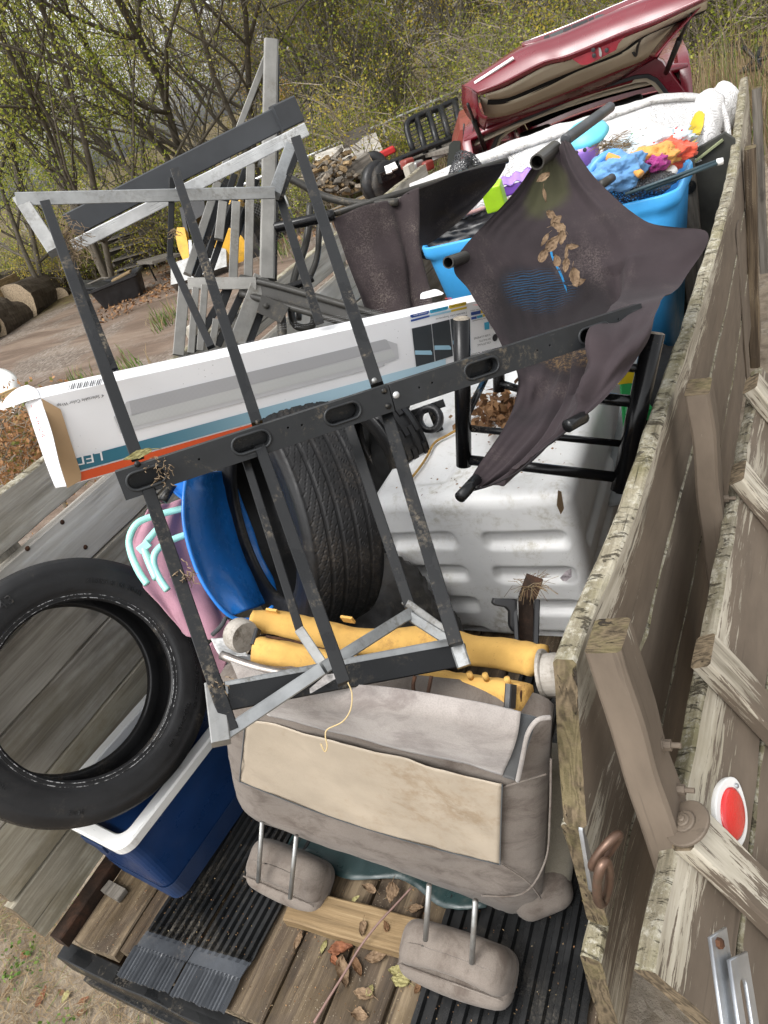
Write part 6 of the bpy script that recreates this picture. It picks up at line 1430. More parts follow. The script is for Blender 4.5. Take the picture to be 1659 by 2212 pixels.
mt([(410, 1095, 1.95), (350, 1110, 1.93), (300, 1128, 1.91), (280, 1160, 1.90), (283, 1195, 1.89), (300, 1235, 1.87), (318, 1262, 1.86)]); mt([(412, 1152, 1.93), (368, 1168, 1.91), (338, 1190, 1.89), (332, 1218, 1.88), (345, 1250, 1.86), (362, 1275, 1.85)])
mt([(352, 1130, 1.925), (325, 1160, 1.905), (308, 1185, 1.89)]); mt([(308, 1178, 1.89), (322, 1215, 1.88), (338, 1250, 1.86)], .010)
beam('hinge_plate', D(300, 1190, 1.885), D(322, 1172, 1.885), .022, .012, [T['mint']], pc, up=CAM - D(300, 1190, 1.885))
tube('strap', smooth_path([D(*p) for p in ((488, 1334, 1.93), (478, 1352, 1.92), (458, 1372, 1.92))], 5), .006, T['charcoal_cloth'], pc, 8)
# torn newspaper
cloth('newspaper', [[D(*p) for p in r] for r in (((455, 1380, 1.78), (500, 1378, 1.78), (520, 1385, 1.78)), ((468, 1402, 1.74), (505, 1400, 1.76), (530, 1402, 1.76)), ((478, 1425, 1.70), (515, 1418, 1.72), (535, 1420, 1.72)))], m_plain('newsprint', (.52, .52, .51), .8, var=.35, scale=55), None, 6, 6, lambda u, v, p: .01 * noise.noise(p * 25), .001, label='torn printed paper wedged between the tyre and the seat foam', cat='paper')

# ------------------------------------------------------------------ black tubular rack standing on the white box
rk = thing('tube_rack', 'black tubular steel rack standing on the white box lid', 'metal rack', D(1180, 1045, 1.95))
def rt(a, b, r, cap=None):
    o = tube('rack_tube', [D(*a), D(*b)], r, T['blackgloss'], rk, 16)
    if cap:
        p = D(*a); d = (D(*a) - D(*b)).normalized(); v, f = lathe_geo([(0, .004), (r * .8, .003), (r, 0)], 16, frame(p, d.orthogonal(), d)); mesh_obj('end_plug', v, f, m_plain('worn_plug', (.22, .19, .15), .9, var=.5, scale=60, bump=.6), o, smooth=True)
    return o
rt((997, 688, 1.78), (1002, 1005, 1.98), .0215, 1); rt((1413, 720, 1.74), (1340, 1060, 1.88), .026, 1)
rt((1008, 925, 1.93), (1358, 960, 1.86), .0095); rt((1008, 993, 1.97), (1342, 1032, 1.87), .0145); rt((1270, 858, 1.86), (1378, 868, 1.80), .016); rt((1318, 790, 1.80), (1392, 797, 1.77), .011)
rt((1356, 962, 1.86), (1338, 1066, 1.89), .011); rt((1076, 735, 2.35), (1078, 845, 2.42), .020); rt((1012, 890, 2.12), (1050, 815, 2.35), .011); rt((1080, 828, 2.40), (1135, 845, 2.38), .013); rt((1360, 740, 2.1), (1352, 800, 2.1), .01)
# bracket / latch unit standing behind the foam
jb = thing('seat_bracket', 'black steel seat bracket with a hooked arm and a tuft of dry grass on top', 'bracket', D(1140, 1420, 1.50))
beam('upright', D(1112, 1300, 1.55), D(1118, 1410, 1.50), .010, .03, [T['black']], jb, up=CAM - D(1112, 1300, 1.55)); beam('upright', D(1160, 1300, 1.55), D(1157, 1400, 1.50), .012, .03, [T['black']], jb, up=CAM - D(1112, 1300, 1.55))
beam('rusty_core', D(1136, 1290, 1.58), D(1138, 1410, 1.53), .034, .02, [T['rustdark']], jb, up=CAM - D(1112, 1300, 1.55), seg=8, jit=.004); beam('top_block', D(1130, 1262, 1.57), D(1165, 1275, 1.56), .05, .04, [T['rustdark']], jb, up=CAM - D(1112, 1300, 1.55))
Mj = frame(D(1062, 1292, 1.54), ray(1120, 1300) - ray(1062, 1292), CAM - D(1062, 1292, 1.54)); Mji = Mj.inverted()
ol = [((Mji @ D(x, y, 1.54)).x, (Mji @ D(x, y, 1.54)).y) for x, y in ((1065, 1292), (1062, 1302), (1068, 1308), (1090, 1312), (1098, 1320), (1098, 1350), (1104, 1362), (1112, 1366), (1112, 1294))]
plate('hook_arm', [ol], .02, T['black'], jb, Mj, .003)
mb = MB()
for i in range(60):
    p = D(1152 + rngm.gauss(0, 12), 1268 + rngm.gauss(0, 3), 1.55); a = rngm.uniform(0, 6.28); mb.tube([p, p + Vector((math.cos(a) * .02, math.sin(a) * .02, .012)), p + Vector((math.cos(a) * .045, math.sin(a) * .045, rngm.uniform(-.01, .012)))], .0006, 3, 0, False)
mb.build('dry_grass_tuft', T['grass_dry'], jb, kind='stuff')
# ------------------------------------------------------------------ brown stretch cloths
def m_torn():
    n = NT('torn_brown_cloth'); uvn = n.n('ShaderNodeUVMap'); uvn.uv_map = 'uv'; S = n.sep(uvn.outputs[0]); v = n.map((1, 1, 1))
    col = n.ramp(n.noise(3, v, 6, .65), [(.3, (.020, .015, .0165)), (.7, (.040, .030, .033))])
    dm = n.math('MULTIPLY', n.thr(n.noise(3.4, v, 7, .7, .4), .50, .70), n.thr(n.noise(190, v, 4, .8), .44, .60)); col = n.mix(n.math('MULTIPLY', dm, .32), col, (.22, .18, .155))
    def ell(cx, cy, rx_, ry_, lo=1.15, hi=.75):
        a = n.math('DIVIDE', n.math('SUBTRACT', S[0], cx), rx_); b = n.math('DIVIDE', n.math('SUBTRACT', S[1], cy), ry_)
        d = n.math('SQRT', n.math('ADD', n.math('MULTIPLY', a, a), n.math('MULTIPLY', b, b))); d = n.math('ADD', d, n.math('MULTIPLY', n.math('SUBTRACT', n.noise(7, v, 4), .5), .7)); return n.thr(d, lo, hi)
    dark = ell(.36, .44, .33, .20); col = n.mix(n.math('MULTIPLY', dark, .85), col, (.010, .008, .009))
    musty = n.math('MULTIPLY', ell(.42, .53, .22, .08), n.thr(n.noise(120, v, 4, .8), .45, .6)); col = n.mix(n.math('MULTIPLY', musty, .7), col, (.13, .08, .035))
    moss = n.math('MULTIPLY', ell(.45, .09, .22, .06), .22); col = n.mix(moss, col, (.10, .12, .02))
    th = n.wave(46, n.map((.35, 1.0, .55), vec=uvn.outputs[0], jitter=False), 5.5, 4, 'Y'); thr_ = n.thr(n.math('ADD', th, n.math('MULTIPLY', n.math('SUBTRACT', n.noise(9, v, 4), .5), .9)), .15, .5)
    zone = ell(.36, .325, .16, .065, 1.25, .6); slit = ell(.49, .27, .006, .07, 1.1, .9)
    keep = n.math('SUBTRACT', 1.0, n.math('MULTIPLY', zone, n.math('MULTIPLY', n.math('SUBTRACT', 1.0, thr_), .26)))
    hole = n.math('MULTIPLY', slit, n.thr(n.noise(60, v, 3, .6), .40, .46)); alpha = n.math('MULTIPLY', keep, n.math('SUBTRACT', 1.0, hole))
    w2 = n.noise(900, v, 2, .5); nb = n.bump(n.math('ADD', n.math('MULTIPLY', w2, .5), n.math('MULTIPLY', n.noise(24, v, 5), .6)), .35, .003)
    return n.fin(col, .85, nb, 0, .2, Sheen_Weight=.04, Alpha=alpha)
cn = thing('torn_canopy', 'torn dark brown stretch cloth on grey tubes, caught over the right end of the rail', 'cloth canopy', D(1100, 1070, 1.55))
C_ = [[(1160, 352, 2.10), (1178, 336, 2.12), (1196, 322, 2.12), (1214, 310, 2.12), (1228, 298, 2.12)],
      [(1090, 438, 2.04), (1140, 420, 2.10), (1195, 410, 2.12), (1245, 395, 2.08), (1292, 392, 2.04)],
      [(985, 560, 1.92), (1080, 535, 2.00), (1190, 520, 2.04), (1310, 490, 1.98), (1400, 478, 1.92)],
      [(1015, 630, 1.90), (1110, 615, 1.98), (1220, 600, 2.0), (1350, 560, 1.93), (1528, 506, 1.86)],
      [(1062, 700, 1.88), (1140, 690, 1.96), (1240, 670, 1.96), (1360, 625, 1.86), (1478, 600, 1.84)],
      [(1090, 755, 1.86), (1165, 745, 1.88), (1250, 725, 1.84), (1345, 680, 1.66), (1425, 665, 1.60)],
      [(1118, 812, 1.80), (1180, 800, 1.80), (1245, 778, 1.72), (1320, 735, 1.56), (1400, 735, 1.54)],
      [(1112, 868, 1.76), (1170, 868, 1.76), (1228, 850, 1.68), (1290, 815, 1.56), (1352, 808, 1.54)],
      [(1088, 925, 1.66), (1150, 920, 1.66), (1200, 905, 1.62), (1250, 880, 1.55), (1300, 868, 1.53)],
      [(1040, 995, 1.58), (1100, 985, 1.60), (1155, 968, 1.58), (1200, 945, 1.54), (1250, 912, 1.52)],
      [(1002, 1062, 1.54), (1030, 1055, 1.55), (1065, 1045, 1.56), (1105, 1020, 1.54), (1150, 978, 1.52)]]
def cdisp(u, w, p):
    f1 = math.exp(-((u - .62 - .1 * math.sin(w * 6)) / .05) ** 2) * (.045 if .3 < w < .7 else .012)
    f2 = math.exp(-((u - .74 - .05 * math.sin(w * 9)) / .035) ** 2) * .035 * (1 if .3 < w < .8 else .3)
    f3 = .012 * math.sin(u * 26 + w * 30) * math.exp(-((w - .62) / .10) ** 2) * (1 if u > .5 else .5)
    f4 = .022 * math.exp(-((u - .5 + .12 * w) / .03) ** 2) * (1 if w > .45 else 0)
    f5 = .0035 * math.sin(70 * u + 22 * w + 5 * noise.noise(p * 5)) * max(0, noise.noise(p * 4) + .25) + .006 * math.sin(34 * (w + .4 * u)) * max(0, u - .55) * 2 * (1 if w < .5 else 0)
    return f1 - f2 + f3 + f4 + f5 + .010 * noise.noise(p * 6) + .003 * noise.noise(p * 18)
cloth('cloth', [[D(*p) for p in r] for r in C_], m_torn(), cn, 11, 16, cdisp, 0)
def opentube(name, a, b, r, parent, m='bronze'):
    pa, pb = D(*a), D(*b); d = (pb - pa); L = d.length; v, f = lathe_geo([(r * .8, .0), (r * .8, .06), (r * .8, 0), (r, 0), (r, L), (r * .7, L + .004), (0, L + .005)], 20, frame(pa, d.orthogonal(), d)); v2, f2 = lathe_geo([(0, .058), (r * .8, .058)], 20, frame(pa, d.orthogonal(), d)); mb = MB(); mb.add(v, f, 0); mb.add(v2, f2, 1); return mb.build(name, [T[m], T['blackm']], parent, smooth=False)
opentube('canopy_tube', (1160, 350, 2.02), (1198, 320, 2.16), .021, cn); opentube('canopy_tube', (1318, 232, 2.40), (1222, 302, 2.12), .017, cn, 'greymetal'); opentube('canopy_tube', (968, 567, 1.86), (1004, 555, 1.94), .016, cn)
tube('canopy_tube', [D(1198, 335, 2.15), D(1210, 400, 2.17), D(1215, 470, 2.18)], .014, T['bronze'], cn, 12)
tube('canopy_tube', smooth_path([D(1260, 902, 1.54), D(1236, 915, 1.50), D(1225, 921, 1.49)], 3), .014, T['blackmetal'], cn, 14); tube('canopy_tube', [D(1030, 1035, 1.56), D(994, 1074, 1.51)], .013, T['blackmetal'], cn, 14)
tube('hem_seam', smooth_path([D(*p) for p in ((1002, 1064, 1.535), (1060, 1048, 1.55), (1120, 1018, 1.53), (1180, 965, 1.51), (1238, 920, 1.505))], 6), .0022, T['brown_d'], cn, 6)
kp = crop(2150, 550, 2.074)
rld = random.Random(30)
CL = ['topmost dry leaf caught just under the torn cloth tip', 'second dry leaf down the tear in the brown cloth', 'dry leaf at the upper left of the leaf string in the tear', 'dry leaf in the middle of the upper leaf string', 'dry leaf right of the upper leaf string in the tear', 'dry leaf at the left side of the frayed blue patch', 'large tan leaf standing in the frayed patch', 'dry leaf on the right thread of the frayed patch', 'dark brown leaf at the right edge of the tear', 'small dry leaf below the tear, on the left', 'dry leaf below the tear, in the middle', 'long dry leaf hanging at the bottom of the tear', 'long straight tan leaf lying left of the tear', 'crumpled pair of leaves low on the dark cloth, left half', 'pale leaf low on the dark cloth, right half']
for i, (x, y, s) in enumerate(((45, 330, .055), (60, 480, .05), (120, 645, .05), (155, 690, .05), (180, 740, .055), (60, 850, .05), (125, 880, .065), (200, 830, .05), (290, 905, .045), (160, 1020, .045), (240, 950, .055), (235, 1060, .05), (50, 975, .055), (310, 1160, .07), (345, 1200, .05))):
    q = kp(x, y); p = D(q[0], q[1], 1.955 - .05 * (y > 850)); leaf_mesh(s * .85, rld, T['leaf_dry'], 'dead_leaf', p, CL[i], curl=.6, up=(CAM - p).normalized(), group='dry leaves hanging in the torn cloth')
cn2 = thing('brown_cloth', 'dark brown stretch cloth hanging from a tube left of the blue tub', 'cloth', D(850, 690, 2.4))
C2 = [[(718, 470, 2.40), (770, 452, 2.42), (830, 432, 2.43), (905, 405, 2.45)], [(740, 530, 2.38), (790, 520, 2.42), (850, 500, 2.42), (905, 475, 2.44)], [(765, 590, 2.36), (815, 580, 2.40), (870, 565, 2.40), (905, 545, 2.42)], [(790, 660, 2.34), (840, 655, 2.38), (885, 640, 2.37), (925, 635, 2.40)], [(805, 720, 2.3), (850, 715, 2.34), (895, 705, 2.33), (930, 695, 2.36)]]
cloth('cloth', [[D(*p) for p in r] for r in C2], T['brown'], cn2, 9, 12, lambda u, w, p: .020 * math.sin(u * 11 + .8 * math.sin(w * 4)) * (.3 + w) + .012 * noise.noise(p * 7) + .03 * math.exp(-((u - .78) / .06) ** 2), .002)
C3 = [[(880, 418, 2.44), (950, 390, 2.5), (1020, 366, 2.55), (1094, 352, 2.6)], [(895, 440, 2.50), (960, 420, 2.60), (1025, 395, 2.62), (1090, 365, 2.62)], [(903, 490, 2.56), (950, 480, 2.66), (1010, 440, 2.66), (1070, 395, 2.64)], [(905, 530, 2.48), (930, 525, 2.58), (985, 482, 2.62), (1040, 430, 2.62)]]
cloth('cloth', [[D(*p) for p in r] for r in C3], T['brown_d'], cn2, 8, 10, lambda u, w, p: .006 * noise.noise(p * 6), .002)
tube('cloth_tube', [D(700, 468, 2.41), D(1096, 346, 2.62)], .011, T['bronze'], cn2, 12)
# dark bags and tarps filling the middle of the bed
blob('black_bag', D(985, 490, 3.62) - Vector((0, 0, .04)), .30, .16, .10, m_plain('black_bin_liner', (.010, .010, .011), .35, var=.3, bump=.6, bs=18), 3, label='black plastic sack slumped behind the brown cloths', cat='sack')
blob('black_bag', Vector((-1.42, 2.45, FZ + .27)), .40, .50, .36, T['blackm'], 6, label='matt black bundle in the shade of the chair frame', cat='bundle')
blob('dark_tarp', Vector((-.62, 3.0, FZ + .12)), .28, .42, .16, T['blackm'], 9, label='dark tarp heap between the white box and the front board', cat='tarp')
blob('black_bag', Vector((-1.25, 1.35, FZ + .22)), .28, .26, .22, m_plain('oily_parts', (.018, .016, .014), .5, var=.6, scale=14, bump=.8, dirt=.3), 12, label='oily black machine part under the upright tyre', cat='machine part')
wsh = thing('garden_toy', 'white moulded plastic part with a black wheel fork behind the white box', 'plastic part', D(930, 960, 2.75))
blobw = blob('plastic_hood', D(950, 935, 2.9), .20, .22, .16, T['whitep'], 20, .12, 2, 4); blobw.parent = wsh; blobw.matrix_basis = WM[wsh.name].inverted() @ blobw.matrix_basis
for q in (((860, 905, 2.55), (960, 870, 2.5)), ((880, 935, 2.58), (905, 985, 2.62)), ((840, 950, 2.55), (905, 900, 2.52)), ((930, 880, 2.5), (950, 930, 2.55))): beam('fork_arm', D(*q[0]), D(*q[1]), .028, .012, [T['blackmetal']], wsh, up=CAM - D(*q[0]))
v, f = lathe_geo([(.03, .0), (.05, .0), (.052, -.02), (.03, -.02)], 20, frame(D(925, 905, 2.5), Vector((1, 0, 0)), CAM - D(925, 905, 2.5)), True); mesh_obj('fork_ring', v, f, T['black'], wsh, smooth=True)

# ------------------------------------------------------------------ blue tub
def tub():
    L0, R0, Rt = onZ(905, 548, 1.42), onZ(1466, 418, 1.50), None
    c = (onZ(905, 548, 1.46) + onZ(1462, 425, 1.46)) / 2
    M = Matrix.Translation(Vector((-1.08, 3.30, 0)))
    root = thing('plastic_tub', 'big sky blue plastic tub full of odds and ends', 'tub', (-1.08, 3.00, FZ + .1))
    a = onZ(903, 548, 1.58); b = onZ(1466, 412, 1.60)
    ax = (b - a); ax.z = 0; L = ax.length; ax.normalize(); ay = Vector((-ax.y, ax.x, 0)); ctr = (a + b) / 2 + ay * .26; ctr.z = 0
    def sec(z, k): return [Vector((ctr.x, ctr.y, z)) + ax * x + ay * y for x, y in rrect(0, 0, L / 2 * k, .27 * k, .09 * k, 8)]
    s = [sec(FZ + .12, .82), sec(1.50, .96), sec(1.53, .965), sec(1.54, .995), sec(1.56, 1.0), sec(1.59, 1.0), sec(1.60, .99), sec(1.59, .965), sec(1.53, .94), sec(FZ + .2, .80)]
    v, f = loft(s); mesh_obj('tub_shell', v, f, T['skyblue'], root, smooth=True)
    return ctr, ax, ay, L
tc, tax, tay, tL = tub()

# ------------------------------------------------------------------ mattress and everything on it
quilt = NT('quilted_ticking')
def m_quilt():
    n = NT('quilted_ticking'); v = n.map((1, 1, 1), jitter=False); r = n.vor(11, v, 'F1'); ring_ = n.math('SINE', n.math('MULTIPLY', r, 60)); rm = n.thr(ring_, .2, .8)
    a = n.noise(30, v, 6, .7); c = n.mix(n.math('MULTIPLY', rm, n.thr(a, .4, .6)), (.66, .65, .64), (.50, .49, .48))
    d = n.math('MULTIPLY', n.thr(n.noise(2.6, v, 8, .75, .6), .50, .68), n.thr(n.noise(60, v, 5, .75), .42, .58)); c = n.mix(n.math('MULTIPLY', d, .75), c, (.20, .17, .14))
    pk = n.thr(n.noise(1.6, v, 3), .60, .72); c = n.mix(n.math('MULTIPLY', pk, .35), c, (.55, .30, .26))
    return n.fin(c, .7, n.bump(n.math('ADD', n.math('MULTIPLY', rm, .4), n.math('ADD', n.noise(7, v, 6, .65), n.math('MULTIPLY', a, .3))), .9, .02), 0, .3)
quiltm = m_quilt()
mt_ = thing('mattress', 'dirty white quilted mattress lying on edge across the load below the open tailgate', 'mattress', D(1200, 360, 3.7))
mt_top = [(886, 402, 3.55), (960, 368, 3.58), (1060, 326, 3.62), (1180, 284, 3.68), (1300, 244, 3.74), (1420, 212, 3.80), (1530, 206, 3.86)]
mt_sea = [(886, 412, 3.50), (965, 380, 3.52), (1065, 342, 3.55), (1185, 300, 3.60), (1305, 258, 3.65), (1425, 218, 3.72), (1534, 214, 3.80)]
mt_bot = [(890, 470, 3.46), (975, 470, 3.46), (1075, 440, 3.48), (1195, 400, 3.52), (1315, 348, 3.56), (1440, 318, 3.62), (1560, 300, 3.74)]
def off(r, dx, dy, dt): return [(x + dx, y + dy, t + dt) for x, y, t in r]
rows_ = [off(mt_bot, 0, 0, .45), off(mt_top, 0, 6, .40), off(mt_top, 0, 0, .2), mt_top, mt_sea, [((a[0] + b[0]) / 2, (a[1] + b[1]) / 2, (a[2] + b[2]) / 2 - .03) for a, b in zip(mt_sea, mt_bot)], mt_bot, off(mt_bot, 0, 20, .10)]
v, f, uv, (nU, nV) = grid_surface([[D(*p) for p in r] for r in rows_], 8, 8, lambda u, w, p: .018 * noise.noise(p * 5) + .006 * noise.noise(p * 14))
for k in (0, nV - 1): f.append(tuple(i * nV + k for i in range(nU)))
mesh_obj('mattress_cover', v, f, quiltm, mt_, smooth=True)
tube('edge_piping', smooth_path([D(x, y, t - .015) for x, y, t in mt_sea], 6), .011, m_plain('grey_piping', (.50, .49, .47), .8, var=.3, scale=30, dirt=.5), mt_, 8); tube('edge_piping', smooth_path([D(x, y, t - .02) for x, y, t in mt_bot], 6), .010, m_plain('red_stained_piping', (.40, .24, .22), .8, var=.3, scale=30), mt_, 8)
# rolled padding and board at the far right
rp = thing('rolled_pad', 'white crinkled foam pad standing upright at the right end of the mattress', 'foam pad', D(1520, 350, 3.5))
ctrl = [[(1505, 218, 3.5), (1520, 202, 3.48), (1540, 196, 3.47), (1556, 208, 3.48), (1560, 225, 3.5)], [(1500, 265, 3.48), (1515, 262, 3.42), (1532, 260, 3.41), (1548, 264, 3.43), (1553, 270, 3.48)], [(1492, 310, 3.48), (1508, 312, 3.42), (1522, 312, 3.41), (1538, 308, 3.43), (1546, 304, 3.48)], [(1482, 350, 3.48), (1498, 352, 3.42), (1512, 350, 3.41), (1528, 344, 3.43), (1540, 338, 3.48)]]
cloth('pad', [[D(*p) for p in r] for r in ctrl], quiltm, rp, 8, 6, lambda u, w, p: .012 * noise.noise(p * 22), .03)
tube('pad_edge', smooth_path([D(*p) for p in ((1556, 220, 3.46), (1568, 255, 3.46), (1574, 300, 3.47), (1578, 340, 3.48))], 5), .014, quiltm, rp, 8)
blob('pillow', D(1562, 232, 3.9), .09, .07, .12, quiltm, 31, .15, 3, 4, label='white padded bundle beyond the crinkled foam pad', cat='pillow')
cloth('yellow_cloth', [[D(*p) for p in r] for r in (((1475, 292, 3.36), (1500, 250, 3.42), (1524, 228, 3.46)), ((1455, 320, 3.30), (1492, 300, 3.32), (1520, 262, 3.38)), ((1435, 338, 3.26), (1470, 330, 3.24), (1505, 300, 3.30)), ((1420, 352, 3.24), (1450, 345, 3.22), (1485, 330, 3.25)))], T['yellowc'], None, 9, 9, lambda u, w, p: .03 * noise.noise(p * 9) + .01 * noise.noise(p * 30), .004, label='mustard yellow cloth between the mattress and the foam pad', cat='cloth')
# heap of printed clothes, toys
def pile(name, px, t, mat, seed, lab, cat, sx=.12, sy=.12, sz=.07, amp=.42, fr=4.5): return blob(name, D(px[0], px[1], t), sx, sy, sz, mat, seed, amp, fr, 5, label=lab, cat=cat)
pat = NT('flower_print'); pv = pat.map((1, 1, 1)); vc = pat.vor(38, pv, 'F1', 'Color'); vd = pat.vor(38, pv, 'F1'); 
patc = pat.mix(pat.thr(vd, .22, .16), (.50, .58, .62), pat.ramp(pat.sep(vc)[0], [(.2, (.5, .05, .05)), (.45, (.55, .45, .05)), (.6, (.1, .3, .08)), (.85, (.6, .6, .6))], 'CONSTANT')); pat.fin(patc, .9, pat.bump(pat.noise(14, pv, 5), .5, .01))
pile('clothes_bundle', (1395, 318), 3.12, pat.m, 41, 'flower-printed cloth on top of the clothes heap', 'cloth', .17, .10, .06)
pile('clothes_bundle', (1400, 348), 3.02, T['orangec'], 42, 'orange cloth in the middle of the clothes heap', 'cloth', .11, .09, .055); pile('clothes_bundle', (1440, 335), 3.05, T['redc'], 43, 'coral red cloth at the right of the clothes heap', 'cloth', .10, .09, .055); pile('clothes_bundle', (1418, 352), 2.96, T['magc'], 44, 'small magenta dotted cloth between the orange and red ones', 'cloth', .045, .05, .035); pile('clothes_bundle', (1328, 372), 2.96, T['bluec'], 45, 'soft blue cloth hanging off the clothes heap', 'cloth', .11, .09, .07)
tube('clothes_bundle', smooth_path([D(*p) for p in ((1312, 338, 2.92), (1340, 348, 2.9), (1365, 362, 2.88), (1385, 378, 2.86))], 5), .016, T['orangec'], seg=12, label='yellow rolled hem lying over the blue cloth', cat='cloth')
ring_m = T['pailblue']
vv, ff = tube_geo([D(1308 + 38 * math.cos(a) * 1.0 - 8 * math.sin(a), 372 - 14 * math.cos(a) + 40 * math.sin(a), 2.98 + .05 * math.sin(a)) for a in [i * math.pi / 16 for i in range(32)]], .017, 12, closed=True); mesh_obj('swim_ring', vv, ff, ring_m, smooth=True, label='pale blue plastic ring handle beside the clothes heap', cat='toy ring')
mb = MB(); rngs = random.Random(6)
for i in range(150):
    x = rngs.uniform(1300, 1470); y = 318 + rngs.gauss(0, 6) + (x - 1380) * .03; p = D(x, y, 3.1); a = rngs.uniform(0, 6.28); mb.tube([p, p + Vector((math.cos(a) * .05, math.sin(a) * .05, .02)), p + Vector((math.cos(a) * .10, math.sin(a + .5) * .10, rngs.uniform(-.01, .03)))], .0013, 3, 0, False)
mb.build('dry_twigs', T['grass_dry'], label='dry grass and roots strewn over the clothes heap', category='dry grass', kind='stuff')
tp = thing('toy_figure', 'lilac plastic toy with an aqua hat brim leaning on the mattress', 'toy', D(1255, 330, 3.2))
v, f = lathe_geo([(0, -.09), (.05, -.085), (.072, -.05), (.075, 0), (.072, .02), (0, .02)], 28, frame(D(1255, 318, 3.15), Vector((1, 0, 0)), Vector((.15, -.25, 1)))); mesh_obj('toy_body', v, f, T['purple'], tp, smooth=True)
v, f = lathe_geo([(.0, .05), (.06, .045), (.095, .02), (.105, .0), (.09, -.015), (.06, -.01), (0, 0)], 28, frame(D(1264, 295, 3.15), Vector((1, 0, 0)), Vector((.25, -.3, 1)))); mesh_obj('hat_brim', v, f, T['aqua'], tp, smooth=True)
for dx in (-8, 10):
    v, f = lathe_geo([(0, .002), (.008, .001), (.009, -.002)], 12, frame(D(1253 + dx, 327 - dx * .3, 3.07), Vector((1, 0, 0)), CAM - D(1253, 327, 3.07))); mesh_obj('toy_eye', v, f, T['black'], tp)
pt = thing('toy_tray', 'lilac plastic tray wedged under the mattress edge', 'tray', D(1130, 400, 3.2))
cloth('tray_rim', [[D(*p) for p in r] for r in (((1070, 392, 3.2), (1110, 376, 3.2), (1150, 362, 3.18), (1190, 350, 3.15)), ((1075, 408, 3.12), (1112, 394, 3.12), (1152, 382, 3.1), (1192, 368, 3.08)))], T['purple'], pt, 4, 8, lambda u, w, p: .008 * math.sin(u * 30), .005)
cloth('tray_side', [[D(*p) for p in r] for r in (((1075, 408, 3.13), (1112, 396, 3.13), (1152, 384, 3.11), (1192, 370, 3.09)), ((1080, 430, 3.15), (1115, 418, 3.15), (1155, 405, 3.13), (1192, 392, 3.1)))], T['purpled'], pt, 4, 8, None, .005)
lb = thing('lime_box', 'bright lime green plastic block behind the brown cloth', 'toy block', D(1070, 440, 3.0))
rbox('lime_block', frame(D(1068, 424, 3.02), Vector((.9, .1, 0)), Vector((0, -.2, 1))), .085, .07, .11, T['lime'], lb, .008, 2)
# mesh bag, poles
meshm = NT('black_netting'); mv = meshm.map((1, 1, 1), jitter=False); e_ = meshm.vor(95, mv, 'DISTANCE_TO_EDGE'); meshm.fin((.02, .02, .022), .5, None, 0, .4, Alpha=meshm.math('SUBTRACT', 1.0, meshm.math('MULTIPLY', meshm.thr(e_, .10, .16), .8)))
blob('net_bag', D(1375, 405, 3.05), .15, .10, .06, meshm.m, 51, .25, 3, 5, label='black netting bag on the rim of the blue tub', cat='net bag')
blob('net_bag', D(1010, 380, 3.05), .07, .07, .10, meshm.m, 52, .25, 3, 5, label='small black netting bag in front of the mattress', cat='net bag')
pl = thing('tent_poles', 'pair of thin dark teal poles sticking out of the netting bag', 'poles', D(1400, 395, 2.8))
teal_p = m_plain('dark_teal_pole', (.022, .045, .055), .4, var=.2)
for (a, b) in (((1350, 420, 2.85), (1552, 347, 2.72)), ((1395, 412, 2.85), (1550, 353, 2.71))): tube('pole', [D(*a), D(*b)], .0068, teal_p, pl, 10)
v, f = lathe_geo([(0, .012), (.012, .01), (.013, -.012), (0, -.014)], 10, frame(D(1556, 349, 2.71), Vector((0, 1, 0)), Vector((1, 0, 0)))); mesh_obj('pole_tip', v, f, T['whitep'], pl, smooth=True)
tube('white_rim', smooth_path([D(*p) for p in ((1368, 408, 3.05), (1400, 395, 3.03), (1440, 378, 3.0), (1455, 366, 3.0))], 4), .022, T['whitep'], seg=12, label='white plastic edge sticking out from under the clothes heap', cat='plastic edge')
tube('short_tube', [D(1298, 400, 2.75), D(1322, 384, 2.8)], .017, T['bronze'], seg=14, label='short grey tube end poking out beside the blue ring', cat='tube')
um = thing('folded_umbrella', 'tip of a folded umbrella frame wrapped in black and blue mesh before the mattress', 'umbrella frame', D(1020, 400, 3.0))
tube('umbrella_shaft', [D(1013, 345, 3.0), D(1018, 368, 2.98), D(1026, 395, 2.95)], .014, T['blackmetal'], um, 12); tube('umbrella_cord', smooth_path([D(1011, 342, 3.0), D(990, 370, 3.0), D(980, 398, 3.0)], 4), .003, T['galv_dirty'], um, 6)
o = blob('mesh_wrap', D(1002, 385, 3.02), .05, .05, .03, T['aqua'], 60, .3, 4, 3); o.parent = um; o.matrix_basis = WM[um.name].inverted() @ o.matrix_basis
